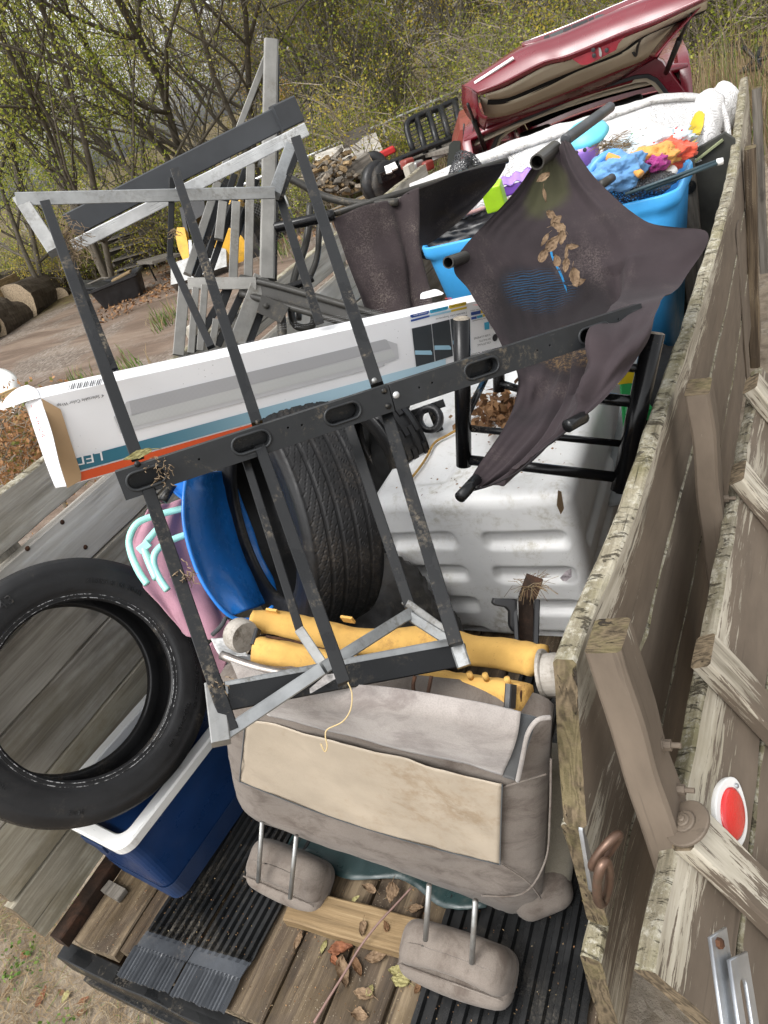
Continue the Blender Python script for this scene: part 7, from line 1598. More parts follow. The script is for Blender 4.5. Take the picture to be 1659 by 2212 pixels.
# toy with yellow and green cups on the right
ty = thing('toy_pole', 'yellow and green plastic toy pole with square cups beside the white box', 'toy', D(1370, 915, 2.25))
def cup(x, y, t, s, m):
    M = frame(D(x, y, t), ray(1400, 840) - ray(1340, 840), Vector((0, 0, 1))); bm = bmesh.new(); bmesh.ops.create_cube(bm, size=1)
    for v in bm.verts: v.co = Vector((v.co.x * s * (1 if v.co.z > 0 else .8), v.co.y * s * .7, v.co.z * s * .5))
    f = max(bm.faces, key=lambda f: f.calc_center_median().z); bmesh.ops.inset_individual(bm, faces=[f], thickness=.006); bmesh.ops.translate(bm, verts=f.verts[:], vec=(0, 0, -s * .35)); bm_obj('cup', bm, T[m], ty, M)
beam('pole_section', D(1345, 750, 2.2), D(1352, 825, 2.25), .05, .03, [T['yellowp']], ty, up=CAM - D(1345, 750, 2.2), bev=.005); beam('pole_section', D(1354, 825, 2.25), D(1362, 925, 2.32), .045, .03, [T['greenp']], ty, up=CAM - D(1345, 750, 2.2), bev=.005); cup(1345, 808, 2.17, .075, 'yellowp'); cup(1378, 888, 2.25, .075, 'greenp')
cloth('plastic_sheet', [[D(*p) for p in r] for r in (((1362, 700, 2.35), (1395, 700, 2.35)), ((1345, 840, 2.42), (1400, 820, 2.4)), ((1325, 960, 2.5), (1390, 950, 2.45)), ((1300, 1100, 2.5), (1370, 1080, 2.45)))], m_plain('grey_white_panel', (.42, .45, .47), .5, dirt=.3), None, 6, 6, None, .02, label='pale grey plastic sheet behind the toy pole', cat='plastic sheet')
# blue rag seen through the torn cloth
# ------------------------------------------------------------------ burgundy car with its tailgate up
kh = crop(1850, 0, 1.659)
def hY(x, y, Y): q = kh(x, y); return onY(q[0], q[1], Y)
car = thing('estate_car', 'burgundy sport utility car with its cream-lined tailgate raised behind the mattress', 'car', (-1.34, 7.9, 0))
YO = 5.74
def yz_plate(name, X, outl, mat, holes=(), th=.03, parent=car):
    M = frame((X, 0, 0), Vector((0, 1, 0)), Vector((1, 0, 0))); Mi = M.inverted()
    c = lambda L: [((Mi @ Vector((X, y, z))).x, (Mi @ Vector((X, y, z))).y) for y, z in L]
    return plate(name, [c(outl)] + [c(h) for h in holes], th, mat, parent, M, .004)
XL, XR_ = -2.10, -.60
side_o = [(5.70, .55), (5.64, 1.05), (5.74, 1.70), (5.95, 1.78), (7.8, 1.80), (8.6, 1.22), (9.9, 1.05), (10.15, .85), (10.15, .40), (5.75, .40)]
wins = [[(5.98, 1.16), (6.04, 1.62), (6.70, 1.66), (6.74, 1.16)], [(6.84, 1.16), (6.82, 1.66), (7.62, 1.66), (7.66, 1.16)], [(7.76, 1.16), (7.74, 1.66), (7.84, 1.66), (8.42, 1.16)]]
for X in (XL, XR_):
    side = yz_plate('body_side', X, side_o, T['redpaint'], wins, .06)
    for w_ in wins: yz_plate('side_window', X, [(y, z) for y, z in w_], m_glass('clear_tinted_glass', (.5, .55, .5), .02, trans=1.0), (), .006, side)
    yz_plate('window_seal', X + (-.034 if X < -1 else .034), [(5.90, 1.10), (5.98, 1.68), (7.9, 1.70), (8.5, 1.12)], T['black'], wins, .008, side)
    for yw in (6.55, 9.1):
        v, f = lathe_geo([(.20, -.10), (.32, -.11), (.355, -.07), (.36, 0), (.355, .07), (.32, .11), (.20, .10)], 36, Matrix.Translation((X + (.02 if X < -1 else -.02), yw, .36)) @ Matrix.Rotation(R(90), 4, 'Y'), True); w = mesh_obj('wheel', v, f, T['rubber'], car, smooth=True)
        v, f = lathe_geo([(0, -.11), (.17, -.08), (.20, -.10), (.20, .10), (.17, .08), (0, .11)], 24, Matrix.Translation((X, yw, .36)) @ Matrix.Rotation(R(90), 4, 'Y')); mesh_obj('rim', v, f, T['galv'], w, smooth=True)
def bulge(name, pts, x0, x1, mat, parent=car, n=10, cr=.05, th=.03):
    rows = [[Vector((x0 + (x1 - x0) * i / n, y, z + cr * (1 - (2 * i / n - 1) ** 2))) for i in range(n + 1)] for y, z in pts]
    v, f, uv, _ = grid_surface(rows, 3, 1); o = mesh_obj(name, v, f, mat, parent, smooth=True); solidify(o, th, -1); return o
bulge('roof', [(5.76, 1.72), (6.2, 1.775), (7.0, 1.80), (7.8, 1.79)], XL - .02, XR_ + .02, T['redpaint'])
o = bulge('roof_lining', [(5.80, 1.66), (6.2, 1.72), (7.0, 1.74), (7.8, 1.73)], XL + .04, XR_ - .04, T['cream'], th=.01)
bulge('windscreen', [(7.82, 1.77), (8.2, 1.50), (8.6, 1.22)], XL + .04, XR_ - .04, T['carglass'], th=.006); bulge('bonnet', [(8.6, 1.2), (9.3, 1.14), (10.0, 1.02), (10.16, .8)], XL, XR_, T['redpaint'])
beam('floor_pan', (-1.35, 5.76, .55), (-1.35, 8.7, .55), 1.42, .05, [T['cream']], car); beam('front_end', (XL, 10.14, .65), (XR_, 10.14, .65), .06, .5, [T['redpaint']], car, up=(0, 0, 1)); beam('dash_panel', (XL + .04, 8.5, .85), (XR_ - .04, 8.5, .85), .3, .6, [T['black']], car)
beam('rear_bumper', (XL - .02, 5.62, .62), (XR_ + .02, 5.62, .62), .16, .26, [T['redpaint']], car, bev=.04); beam('rear_sill', (XL, 5.72, .82), (XR_, 5.72, .82), .06, .2, [T['redpaint']], car)
# rear frame round the opening, black seal, cream inner edge
Mf = frame((-1.34, YO, 1.2), Vector((1, 0, 0)), Vector((0, -1, 0))); Mfi = Mf.inverted()
def f2(px): return [((Mfi @ hY(x, y, YO)).x, (Mfi @ hY(x, y, YO)).y) for x, y in px]
def low(ol, side): return ol
outer = f2([(130, 900), (135, 860), (300, 780), (700, 610), (1110, 460), (1180, 440), (1290, 380), (1330, 400), (1350, 430), (1420, 520), (1500, 630)])
op = [(195, 985), (230, 900), (290, 840), (400, 780), (700, 650), (880, 575), (1150, 490), (1240, 480), (1300, 510), (1350, 570), (1400, 640)]
op2 = [(222, 980), (250, 910), (300, 862), (405, 800), (700, 672), (890, 595), (1155, 515), (1230, 508), (1285, 535), (1330, 590), (1370, 650)]
op3 = [(235, 980), (262, 920), (312, 880), (410, 822), (705, 694), (895, 620), (1160, 545), (1220, 540), (1262, 562), (1300, 605), (1335, 655)]
zb_ = -.55
def closed(pl): return [(pl[0][0], zb_)] + pl + [(pl[-1][0], zb_)]
def fr_(name, a, b, mat, dy, th): return plate(name, [closed(a), [(x, max(y, zb_ + .02)) for x, y in closed(b)]], th, mat, car, Mf @ Matrix.Translation((0, 0, dy)), .002)
fr_('rear_frame', outer, f2(op), T['redpaint'], 0, .10); fr_('door_seal', f2(op), f2(op2), T['black'], .03, .05); fr_('inner_trim', f2(op2), f2(op3), T['cream'], .0, .04)
for (x, c) in ((-1.75, 0), (-1.02, 1)):
    s = rbox('rear_seat', frame((x, 6.75, 1.0), Vector((1, 0, 0)), Vector((0, .2, 1))), .60, .16, .62, T['cream'], car, .05, 3); rbox('seat_headrest', frame((x, 6.78, 1.42), Vector((1, 0, 0)), Vector((0, .2, 1))), .27, .10, .17, T['black'], s, .03, 3)
rbox('front_seat', frame((-1.75, 7.6, 1.0), Vector((1, 0, 0)), Vector((0, -.2, 1))), .5, .14, .7, T['black'], car, .05, 3); rbox('front_seat', frame((-.98, 7.6, 1.0), Vector((1, 0, 0)), Vector((0, -.2, 1))), .5, .14, .7, T['black'], car, .05, 3)
_rc = Matrix.Translation((-.60, 5.74, 0)) @ Matrix.Rotation(R(8), 4, 'Z') @ Matrix.Translation((.60, -5.74, 0))
for o in list(car.children):
    if o.name.split('.')[0] in ('body_side', 'roof', 'roof_lining', 'windscreen', 'bonnet', 'floor_pan', 'front_end', 'dash_panel', 'wheel', 'rear_seat', 'front_seat', 'window_seal'): o.matrix_basis = WM[car.name].inverted() @ _rc @ WM[o.name]
# tailgate
YLp = 4.90
lip = [(95, 612), (270, 545), (540, 410), (710, 365), (1090, 205), (1280, 135), (1640, -30)]
sil = [(5, 565), (200, 430), (390, 310), (560, 262), (800, 160), (1060, 30), (1300, -60), (1560, -130)]
sil = [(5, 565), (200, 430), (395, 312), (640, 225), (900, 115), (1200, -5), (1560, -125)]
mid = [((a[0] * .45 + b[0] * .55) - 6, (a[1] * .45 + b[1] * .55) - 10) for a, b in zip(lip, sil)]
back = [hY(x, y, 5.06) + Vector((0, .35, -.03)) for x, y in sil]; back2 = [hY(x * .93 + 70, y + 60, 5.7) for x, y in [(180, 770), (350, 700), (520, 630), (700, 560), (860, 500), (1000, 440), (1290, 330)]]
rows_ = [[hY(x, y, YLp) for x, y in lip], [hY(x, y, 4.96) for x, y in mid], [hY(x, y, 5.06) for x, y in sil], back, [Vector((p.x, 5.74, 1.80)) for p in back2]]
v, f, uv, _ = grid_surface(rows_, 6, 6); tg = mesh_obj('tailgate', v, f, T['redpaint'], car, smooth=True, label='raised burgundy tailgate with cream inner lining'); solidify(tg, .006, -1)
def hstrip(name, ra, rb, Ya, Yb, mat, th=.01, parent=tg, nu=3, nv=5):
    o = cloth(name, [[hY(x, y, Ya) for x, y in ra], [hY(x, y, Yb) for x, y in rb]], mat, parent, nu, nv, None, th); return o
s1 = [(110, 632), (260, 600), (540, 480), (760, 410), (1060, 290), (1280, 190), (1630, 20)]
hstrip('lip_fold', lip, [(110, 635), (275, 572), (545, 440), (720, 395), (1085, 245), (1290, 160), (1625, 0)], YLp, 4.93, T['redpaint'], .004)
cr1 = [(150, 628), (300, 578), (545, 440), (715, 368), (1085, 215), (1290, 150), (1625, -5)]; cr2 = [(170, 655), (310, 640), (540, 545), (760, 455), (1040, 340), (1190, 240), (1620, 55)]
hstrip('lower_trim', cr1, cr2, 4.95, 5.08, T['cream'])
cr3 = [(165, 690), (290, 680), (540, 580), (760, 470), (1060, 350), (1260, 215), (1600, 80)]
hstrip('handle_slot', cr2, cr3, 5.10, 5.14, T['blackm'])
cr4 = [(150, 775), (300, 760), (540, 665), (760, 575), (1010, 470), (1230, 375), (1400, 180)]
hstrip('window_trim', [(110, 640), (290, 672), (540, 572), (760, 462), (1060, 345), (1260, 210), (1425, 140)], cr4, 5.13, 5.35, T['cream'])
cr5 = [(150, 865), (310, 800), (560, 715), (760, 640), (1010, 545), (1180, 440), (1285, 375)]
hstrip('hinge_frame', cr4, cr5, 5.36, 5.66, T['redpaint']); hstrip('tailgate_edge', [(0, 560), (2, 700), (60, 800), (150, 865)], [(95, 612), (105, 700), (130, 760), (165, 775)], 5.3, 5.1, T['redpaint'], .008)
hstrip('tailgate_edge', [(1640, -30), (1530, 100), (1400, 240), (1285, 375)], [(1600, 30), (1480, 110), (1380, 200), (1240, 370)], 5.0, 5.2, T['redpaint'], .008)
lt = [hY(x, y, 4.93) for x, y in ((712, 366), (735, 395), (790, 432), (830, 428), (900, 395), (1020, 330), (1035, 290), (1080, 240), (1090, 205), (1000, 235), (850, 300))]
mbz = MB(); mbz.add(lt, [tuple(range(len(lt)))]); o = mbz.build('latch_panel', m_plain('bright_red_paint', (.19, .004, .012), .4, coat=.2), tg); solidify(o, .01, 0)
for (x, y, r) in ((868, 330, .012), (873, 368, .012), (957, 333, .012)):
    v, f = lathe_geo([(0, .006), (r, .004), (r, 0)], 10, frame(hY(x, y, 4.915), Vector((1, 0, 0)), Vector((0, -1, 0)))); mesh_obj('latch_bolt', v, f, T['black'], o)
mbz = MB(); mbz.add([hY(x, y, 4.912) for x, y in ((903, 315), (915, 318), (925, 350), (922, 378), (908, 372))], [(0, 1, 2, 3, 4)]); mbz.build('latch', T['galv_dirty'], o)
# chrome plate garnish along the top with black lamp slots and a white strip
g0 = [(392, 300), (560, 235), (720, 172), (900, 95), (1060, 28), (1180, -25), (1300, -75)]; g1 = [(398, 306), (560, 268), (725, 205), (905, 128), (1070, 55), (1190, 8), (1310, -40)]
hstrip('garnish', [(x - 2, y - 12) for x, y in g0], g1, 5.12, 5.05, T['redpaint'], .01); hstrip('chrome_strip', [(x - 2, y - 14) for x, y in g0], [(x, y - 6) for x, y in g0], 5.115, 5.11, T['chrome'], .008)
for (a, b) in ((540, 575), (670, 720), (725, 830), (835, 870), (975, 1010)):
    ya = 300 - (a - 392) * .405; yb = 300 - (b - 392) * .405; mbz = MB(); mbz.add([hY(a, ya + 2, 5.085), hY(b, yb + 2, 5.085), hY(b + 3, yb + 30, 5.045), hY(a + 3, ya + 30, 5.045)], [(0, 1, 2, 3)]); mbz.build('lamp_slot', T['black'], tg)
for (a, b) in ((580, 668), (880, 965), (1020, 1075)):
    ya = 300 - (a - 392) * .405; yb = 300 - (b - 392) * .405; mbz = MB(); mbz.add([hY(a, ya + 4, 5.085), hY(b, yb + 4, 5.085), hY(b + 3, yb + 28, 5.045), hY(a + 3, ya + 28, 5.045)], [(0, 1, 2, 3)]); mbz.build('number_plate_lamp', T['carglass'], tg)
mbz = MB(); mbz.add([hY(x, y, Y) for x, y, Y in ((78, 545, 4.965), (335, 378, 4.965), (343, 390, 4.955), (85, 558, 4.955))], [(0, 1, 2, 3)]); o = mbz.build('white_strip', T['whitep'], tg); solidify(o, .012, 0)
for q in (((35, 690, 5.0), (75, 800, 5.2), (150, 990, 5.66)), ((1520, 95, 5.02), (1440, 260, 5.2), (1352, 480, 5.66))):
    a, b, c = [hY(*p) for p in q]; tube('gas_strut', [a, b], .010, T['black'], car, 10); tube('gas_strut', [b, c], .017, T['black'], car, 10)
tube('hanging_cable', smooth_path([hY(1190, 235, 5.1), hY(1165, 300, 5.15), hY(1150, 370, 5.2), hY(1125, 335, 5.2), hY(1105, 330, 5.2)], 4), .008, T['black'], car, 8)
# the faded red vehicle beyond
c2 = thing('red_van', 'faded brick-red van parked beyond the burgundy car, half hidden', 'van', (-3.0, 9.4, 0))
k5 = crop(1500, 350, 3.318)
v, f, uv, _ = grid_surface([[onY(*k5(x, y), Y) for x, y, Y in r] for r in (
    [(965, 1060, 8.0), (985, 880, 8.0), (1000, 740, 8.0), (1060, 600, 8.05), (1130, 540, 8.1)], [(1120, 1060, 8.0), (1140, 880, 8.0), (1160, 700, 8.0), (1180, 590, 8.0), (1200, 530, 8.1)], [(1200, 1060, 8.0), (1200, 880, 8.0), (1200, 720, 8.0), (1230, 560, 8.0), (1250, 500, 8.1)], [(1420, 1000, 8.2), (1400, 860, 8.2), (1390, 690, 8.2), (1350, 580, 8.2), (1290, 480, 8.2)])], 5, 5)
p0 = onY(*k5(965, 1060), 8.0); p1 = onY(*k5(1400, 700), 8.2)
def vsec(Y, x0, x1, z1): return [Vector(p) for p in ((x0, Y, .35), (x0 - .02, Y, .9), (x0 + .05, Y, z1 - .25), (x0 + .22, Y, z1), (x1 - .22, Y, z1 + .02), (x1 - .05, Y, z1 - .25), (x1 + .02, Y, .9), (x1, Y, .35))]
zt = onY(*k5(1120, 545), 8.0).z; xl_ = onY(*k5(960, 950), 8.0).x; x1_ = xl_ + 1.55
v, f = loft([vsec(8.0, xl_, xl_ + .62, zt - .02), vsec(8.5, xl_ - .17, xl_ + .55, zt + .03), vsec(9.6, xl_ - .56, xl_ + .20, zt), vsec(10.3, xl_ - .80, xl_ - .0, 1.0), vsec(11.0, xl_ - 1.05, xl_ - .25, .85)]); mesh_obj('van_body', v, f, T['redpaint2'], c2, smooth=False)
for px in ([(985, 760), (1040, 705), (1135, 708), (1128, 960), (950, 1060)], [(1200, 712), (1385, 700), (1430, 850), (1400, 900), (1180, 940)]):
    P_ = [onY(*k5(x, y), 7.985) for x, y in px]; mbz = MB(); mbz.add(P_, [tuple(range(5))]); mbz.build('van_window', T['carglass'], c2)
for (X, Y) in ((xl_ - .10, 8.6), (xl_ + .40, 8.6), (xl_ - .72, 10.3), (xl_ - .1, 10.3)):
    v, f = lathe_geo([(.0, -.08), (.2, -.09), (.31, -.09), (.33, 0), (.31, .09), (.2, .09), (0, .08)], 28, Matrix.Translation((X, Y, .33)) @ Matrix.Rotation(R(90), 4, 'Y')); mesh_obj('wheel', v, f, T['rubber'], c2, smooth=True)
tube('aerial', [onY(*k5(1175, 700), 7.97), onY(*k5(1178, 600), 7.96), onY(*k5(1180, 480), 7.95)], .010, T['black'], c2, 6)

# ------------------------------------------------------------------ flat trailer with a pipe ramp gate
gtr = thing('flat_trailer', 'low black flatbed trailer with an upright mesh ramp gate, parked by the fence', 'trailer', polar(900, 420, 10.6))
def gt(pts, r, m='blackmetal', nm='gate_pipe', parent=gtr): return tube(nm, [D(*k5(x, y), t) for x, y, t in pts], r, T[m], parent, 8)
gt([(520, 870, 9.8), (470, 740, 9.8), (425, 580, 9.8), (418, 500, 9.8), (450, 440, 9.82), (540, 390, 9.85), (700, 320, 9.9), (860, 262, 10), (1000, 200, 10.1), (1080, 160, 10.15)], .042)
for (a, b) in (((550, 400), (690, 930)), ((708, 330), (860, 850)), ((872, 262), (990, 680)), ((1060, 200), (1140, 600))): gt([(*a, 9.85), (*b, 9.75)], .045)
gt([(0, 1085, 9.6), (200, 1010, 9.6), (400, 920, 9.6), (700, 795, 9.65), (1010, 675, 9.7)], .038); gt([(340, 960, 9.6), (355, 1090, 9.6)], .05); gt([(15, 1100, 9.6), (60, 1220, 9.6)], .05)
meshg = NT('expanded_mesh'); mv = meshg.map((1, 1, 1), jitter=False); me_ = meshg.wave(7, mv, 0, 0, 'Z'); meshg.fin((.03, .03, .03), .6, None, 0, .3, Alpha=meshg.thr(me_, .75, .85))
mbz = MB(); mbz.add([D(*k5(x, y), t) for x, y, t in ((440, 470, 9.84), (1060, 175, 10.1), (1140, 600, 9.95), (520, 870, 9.78))], [(0, 1, 2, 3)]); mbz.build('gate_mesh', meshg.m, gtr)
pa, pb = D(*k5(60, 1210), 9.4), D(*k5(1000, 810), 10.0)
beam('side_rail', pa, pb, .08, .12, [T['blackmetal']], gtr); beam('side_rail', pa + Vector((.5, 1.6, 0)), pb + Vector((.5, 1.6, 0)), .08, .12, [T['blackmetal']], gtr); c_ = (pa + pb) / 2 + Vector((.25, .8, 0)); beam('deck', pa + Vector((.25, .8, 0)), pb + Vector((.25, .8, 0)), 1.5, .05, [T['chip']], gtr)
for (q, m) in (((430, 1010), 'redpaint2'), ((500, 1090), 'black'), ((690, 1040), 'redpaint2'), ((560, 1040), 'galv_dirty')): p = D(*k5(*q), 9.3); rbox('winch_part', frame(p, (pb - pa)), .16, .14, .12, T[m], gtr, .03, 2)
P_ = [D(*k5(x, y), 9.7) for x, y in ((755, 925), (945, 845), (962, 890), (770, 972))]; mbz = MB(); mbz.add(P_, [(0, 1, 2, 3)]); o = mbz.build('number_plate', m_plain('licence_plate', (.60, .62, .60), .4, var=.35, scale=25), gtr); solidify(o, .01, 0)
mbz = MB()
for q in ((165, 1040, 190, 1140), (225, 1010, 265, 1090)): mbz.beam(D(*k5(q[0], q[1]), 9.4), D(*k5(q[2], q[3]), 9.4), .08, .04)
mbz.build('white_stake', T['whitep'], gtr)
for q in ((165, 1270), (60, 1270)):
    p = D(*k5(*q), 9.7); v, f = lathe_geo([(0, -.06), (.13, -.07), (.27, -.08), (.29, 0), (.27, .08), (.13, .07), (0, .06)], 28, frame(p, (pb - pa), (pb - pa).cross(Vector((0, 0, 1))))); o = mesh_obj('wheel', v, f, T['rubber'], gtr, smooth=True); v, f = lathe_geo([(0, -.085), (.12, -.085), (.14, -.07)], 16, frame(p, (pb - pa), (pb - pa).cross(Vector((0, 0, 1))))); mesh_obj('rim', v, f, T['galv_pale'], o)

# ------------------------------------------------------------------ chain-link fence
fn = thing('chain_link_fence', 'rusty-wired chain-link fence along the back of the yard', 'fence', polar(700, 350, 16.5))
kx = crop(1100, 500, 2.074)
fa, fb = D(*k5(-400, 700), 14.5), D(*k5(1200, 0), 15.5); fd = (fb - fa); Lf = fd.length; fdn = fd.normalized()
fa2 = fa - fdn * 3.0; tube('top_rail', [fa2, fb + fdn * 3], .028, T['galv_pale'], fn, 8)
for i in range(8):
    p = fa2 + fdn * (i * (Lf + 6) / 7); tube('fence_post', [p + Vector((0, 0, .05)), p - Vector((0, 0, 1.7))], .03, T['galv_dirty'], fn, 8)
mlk = NT('chain_link_wire'); mv = mlk.n('ShaderNodeUVMap'); mv.uv_map = 'uv'; S_ = mlk.sep(mv.outputs[0])
a_ = mlk.math('ABSOLUTE', mlk.math('SUBTRACT', mlk.math('FRACT', mlk.math('ADD', S_[0], S_[1])), .5)); b_ = mlk.math('ABSOLUTE', mlk.math('SUBTRACT', mlk.math('FRACT', mlk.math('SUBTRACT', S_[0], S_[1])), .5))
mlk.fin((.28, .28, .27), .5, None, .4, .3, Alpha=mlk.thr(mlk.math('MAXIMUM', a_, b_), .44, .47))
q0, q1 = fa2, fb + fdn * 3; LL = (q1 - q0).length / .07
mesh_obj('wire_mesh', [q0, q1, q1 - Vector((0, 0, 1.5)), q0 - Vector((0, 0, 1.5))], [(0, 1, 2, 3)], mlk.m, fn, uvs=[(0, 0), (LL, 0), (LL, 21), (0, 21)])

# ------------------------------------------------------------------ old wagon with scrap wood
wg = thing('hay_wagon', 'old grey plywood-sided wagon with red axle parts, piled with scrap wood', 'wagon', polar(740, 440, 13.2))
def wx(x, y, t): return D(*kx(x, y), t)
for (px, nm) in (([(330, 250), (620, 140), (690, 290), (640, 330), (350, 430)], 'wagon_side'), ([(625, 140), (760, 92), (825, 240), (690, 285)], 'wagon_side'), ([(765, 92), (835, 65), (895, 215), (830, 240)], 'wagon_side')):
    P_ = [wx(x, y, 13.6) for x, y in px]; mbz = MB(); mbz.add(P_, [tuple(range(len(P_)))]); o = mbz.build(nm, T['grey_wood2'], wg, frame(P_[0], P_[1] - P_[0])); solidify(o, .04, 0)
for q in (((560, 135), (790, 40)), ): beam('top_board', wx(*q[0], 13.5), wx(*q[1], 13.6), .06, .22, [T['chip']], wg)
beam('wagon_rail', wx(470, 480, 13.2), wx(1000, 205, 13.4), .06, .07, [T['rust']], wg)
beam('wagon_deck', wx(560, 560, 13.3), wx(800, 470, 13.4), .8, .08, [T['chip']], wg)
for q in (((580, 430), (640, 580)), ((690, 380), (730, 500)), ((780, 320), (810, 390))): beam('wagon_post', wx(*q[0], 13.1), wx(*q[1], 13.1), .06, .05, [T['rust']], wg)
rbox('red_axle', frame(wx(840, 270, 13.2), wx(900, 240, 13.2) - wx(780, 300, 13.2)), .75, .14, .12, m_plain('tractor_red', (.45, .02, .02), .5), wg, .03, 2)
for q in ((820, 350, .27),):
    v, f = lathe_geo([(0, -.06), (.12, -.07), (q[2] - .02, -.1), (q[2], 0), (q[2] - .02, .1), (.12, .07), (0, .06)], 28, frame(wx(q[0], q[1], 13.0), ray(900, 380) - ray(850, 380), CAM - wx(q[0], q[1], 13.0))); mesh_obj('wheel', v, f, T['rubber'], wg, smooth=True)
rg = random.Random(44); mb = MB()
for i in range(260):
    x, y = rg.gauss(470, 110), rg.gauss(430, 70); y = max(y, 330 - (x - 300) * .3); t = 13.0 + rg.gauss(0, .2); a = rg.uniform(-.9, .3); l = rg.uniform(20, 110)
    mb.tube([wx(x, y, t), wx(x + l * math.cos(a) * .5, y + l * math.sin(a) * .5 - 4, t + rg.gauss(0, .1)), wx(x + l * math.cos(a), y + l * math.sin(a), t + rg.gauss(0, .2))], rg.uniform(.012, .05), 5, rg.choice([0, 1, 2]))
mb.build('scrap_wood_heap', [T['chip'], T['twig'], T['lumber']], label='tangled heap of scrap boards and branches on and before the old wagon', category='scrap wood', kind='stuff')
beam('fallen_post', wx(560, 430, 12.9), wx(780, 280, 12.9), .30, .22, [T['chip'], T['chip'], T['logend']], None, seg=12, jit=.02, label='thick weathered timber lying slanted on the scrap heap', cat='timber')
# plank pallets
G_P = 'long edging boards stacked beside the yard'
for i in range(8):
    a = wx(420 + i * 42, 735 - i * 6 - (i % 2) * 8, 10.4 + .02 * i); b = wx(760 + i * 55 + (i % 3) * 14, 585 - i * 20, 11.6)
    beam('long_board', a, b, .14, .04, [T['lumber'] if i % 2 else T['chip']], None, seg=8, jit=.004, label=['rearmost long board of the stack by the wagon', 'second long board from the back of the stack', 'third long board from the back of the stack', 'fourth long board from the back of the stack', 'fifth long board from the back of the stack', 'sixth long board from the back of the stack', 'second long board from the front of the stack', 'front long board of the stack, nearest the mattress'][i], cat='board', group=G_P)
for (x, y) in ((880, 640), (1030, 590)): pa = wx(x, y, 10.5); mbz = MB(); mbz.beam(pa, Vector((pa.x, pa.y, 0)), .25, .25); mbz.build('support_block', T['lumber'], label='rough timber block under the %s end of the long board stack' % ('left' if x < 900 else 'right'), category='timber')

# ------------------------------------------------------------------ yellow loader
ld = thing('wheel_loader', 'yellow wheel loader with a grey bucket seen through the slatted frame', 'loader', onZ(500, 585, 0))
yel = m_plain('loader_yellow', (.60, .33, .03), .5, var=.2, dirt=.35); 
def lq(x, y, t): return D(*kq(x, y), t)
def lplate(nm, px, t, th, m, parent=ld):
    P_ = [lq(x, y, t) for x, y in px]; mbz = MB(); mbz.add(P_, [tuple(range(len(P_)))]); o = mbz.build(nm, m, parent); solidify(o, th, 0); return o
lplate('engine_cover', [(520, 560), (540, 470), (700, 320), (790, 330), (800, 500), (790, 700), (560, 740), (540, 640)], 14.8, 1.1, yel)
lplate('loader_arm', [(225, 620), (240, 560), (300, 560), (330, 700), (340, 820), (290, 830), (250, 740)], 13.8, .25, yel); lplate('loader_arm', [(450, 700), (560, 640), (580, 700), (480, 760)], 13.9, .2, yel); lplate('lift_ram', [(325, 650), (350, 650), (355, 760), (330, 770)], 13.7, .1, T['galv'])
lplate('cab', [(380, 330), (500, 330), (520, 520), (400, 600), (360, 480)], 14.7, 1.2, T['black']); lplate('cab_post', [(250, 380), (280, 380), (330, 620), (300, 640)], 14.2, .1, T['black'])
def wheel_at(p, r, w, m2, parent, nrm):
    v, f = lathe_geo([(0, -w), (r * .5, -w * 1.1), (r * .93, -w * 1.2), (r, -w * .6), (r, w * .6), (r * .93, w * 1.2), (r * .5, w * 1.1), (0, w)], 32, frame(p, Vector((1, .2, 0)), nrm)); o = mesh_obj('wheel', v, f, T['rubber'], parent, smooth=False); v, f = lathe_geo([(0, w * 1.15), (r * .5, w * 1.2), (r * .55, w * 1.12)], 24, frame(p, Vector((1, .2, 0)), nrm)); mesh_obj('rim', v, f, m2, o); return o
nr = (CAM - lq(700, 700, 14)); nr.z = 0
nr = (nr.normalized() + Vector((.5, .2, 0))).normalized()
wheel_at(lq(690, 680, 14.0), .72, .22, yel, ld, nr); wheel_at(lq(850, 640, 15.2), .72, .22, yel, ld, nr)
lplate('bucket', [(205, 870), (260, 860), (600, 740), (655, 760), (660, 900), (620, 910), (250, 1040), (205, 1050)], 13.5, .5, T['galv_dirty'])

# ------------------------------------------------------------------ logs, tub, plank, table
kl = crop(0, 950, 2.37)
def L_px(x, y, t): return D(*kl(x, y), t)
def log(a, b, r, lab, seed):
    pa, pb = L_px(*a), L_px(*b); d = pb - pa; n = 24; M = frame(pa, d); vs = []; fs = []; NL = 14
    for i in range(NL + 1):
        for k in range(n):
            an = 2 * math.pi * k / n; rr = r * (1 + .10 * noise.noise(Vector((math.cos(an) * 2, math.sin(an) * 2, i * .5 + seed))) + .05 * noise.noise(Vector((math.cos(an) * 9, math.sin(an) * 9, i * .9 + seed)))); vs.append((d.length * i / NL, rr * math.cos(an), rr * math.sin(an)))
    for i in range(NL):
        for k in range(n): a_, b_ = i * n + k, i * n + (k + 1) % n; fs.append((a_, b_, b_ + n, a_ + n))
    fs.append(tuple(range(n))[::-1]); fs.append(tuple(NL * n + k for k in range(n))); mi = [0] * (NL * n) + [1, 1]
    return mesh_obj('log', vs, fs, [T['logbark'], T['logend']], None, M, False, mi, local=True, label=lab, cat='log', group='felled logs at the left edge of the yard')
log((150, 640, 17.5), (900, 330, 22), .50, 'biggest felled log with its round sawn end facing the yard', 1)
log((405, 545, 18.5), (1000, 330, 22), .34, 'smaller felled log with a split end, right of the biggest one', 2)
log((-100, 860, 16.5), (560, 600, 19.5), .40, 'dark felled log lying in front at the bottom of the log pile', 3)
log((-200, 600, 18.5), (600, 250, 22), .42, 'felled log at the back of the pile under the fresh plank', 4)
log((30, 740, 17.2), (-300, 860, 16), .45, 'broken dark log cut off by the left edge of the photo', 6)
log((570, 560, 18.6), (640, 540, 19.4), .22, 'short pale stump beside the log pile', 5)
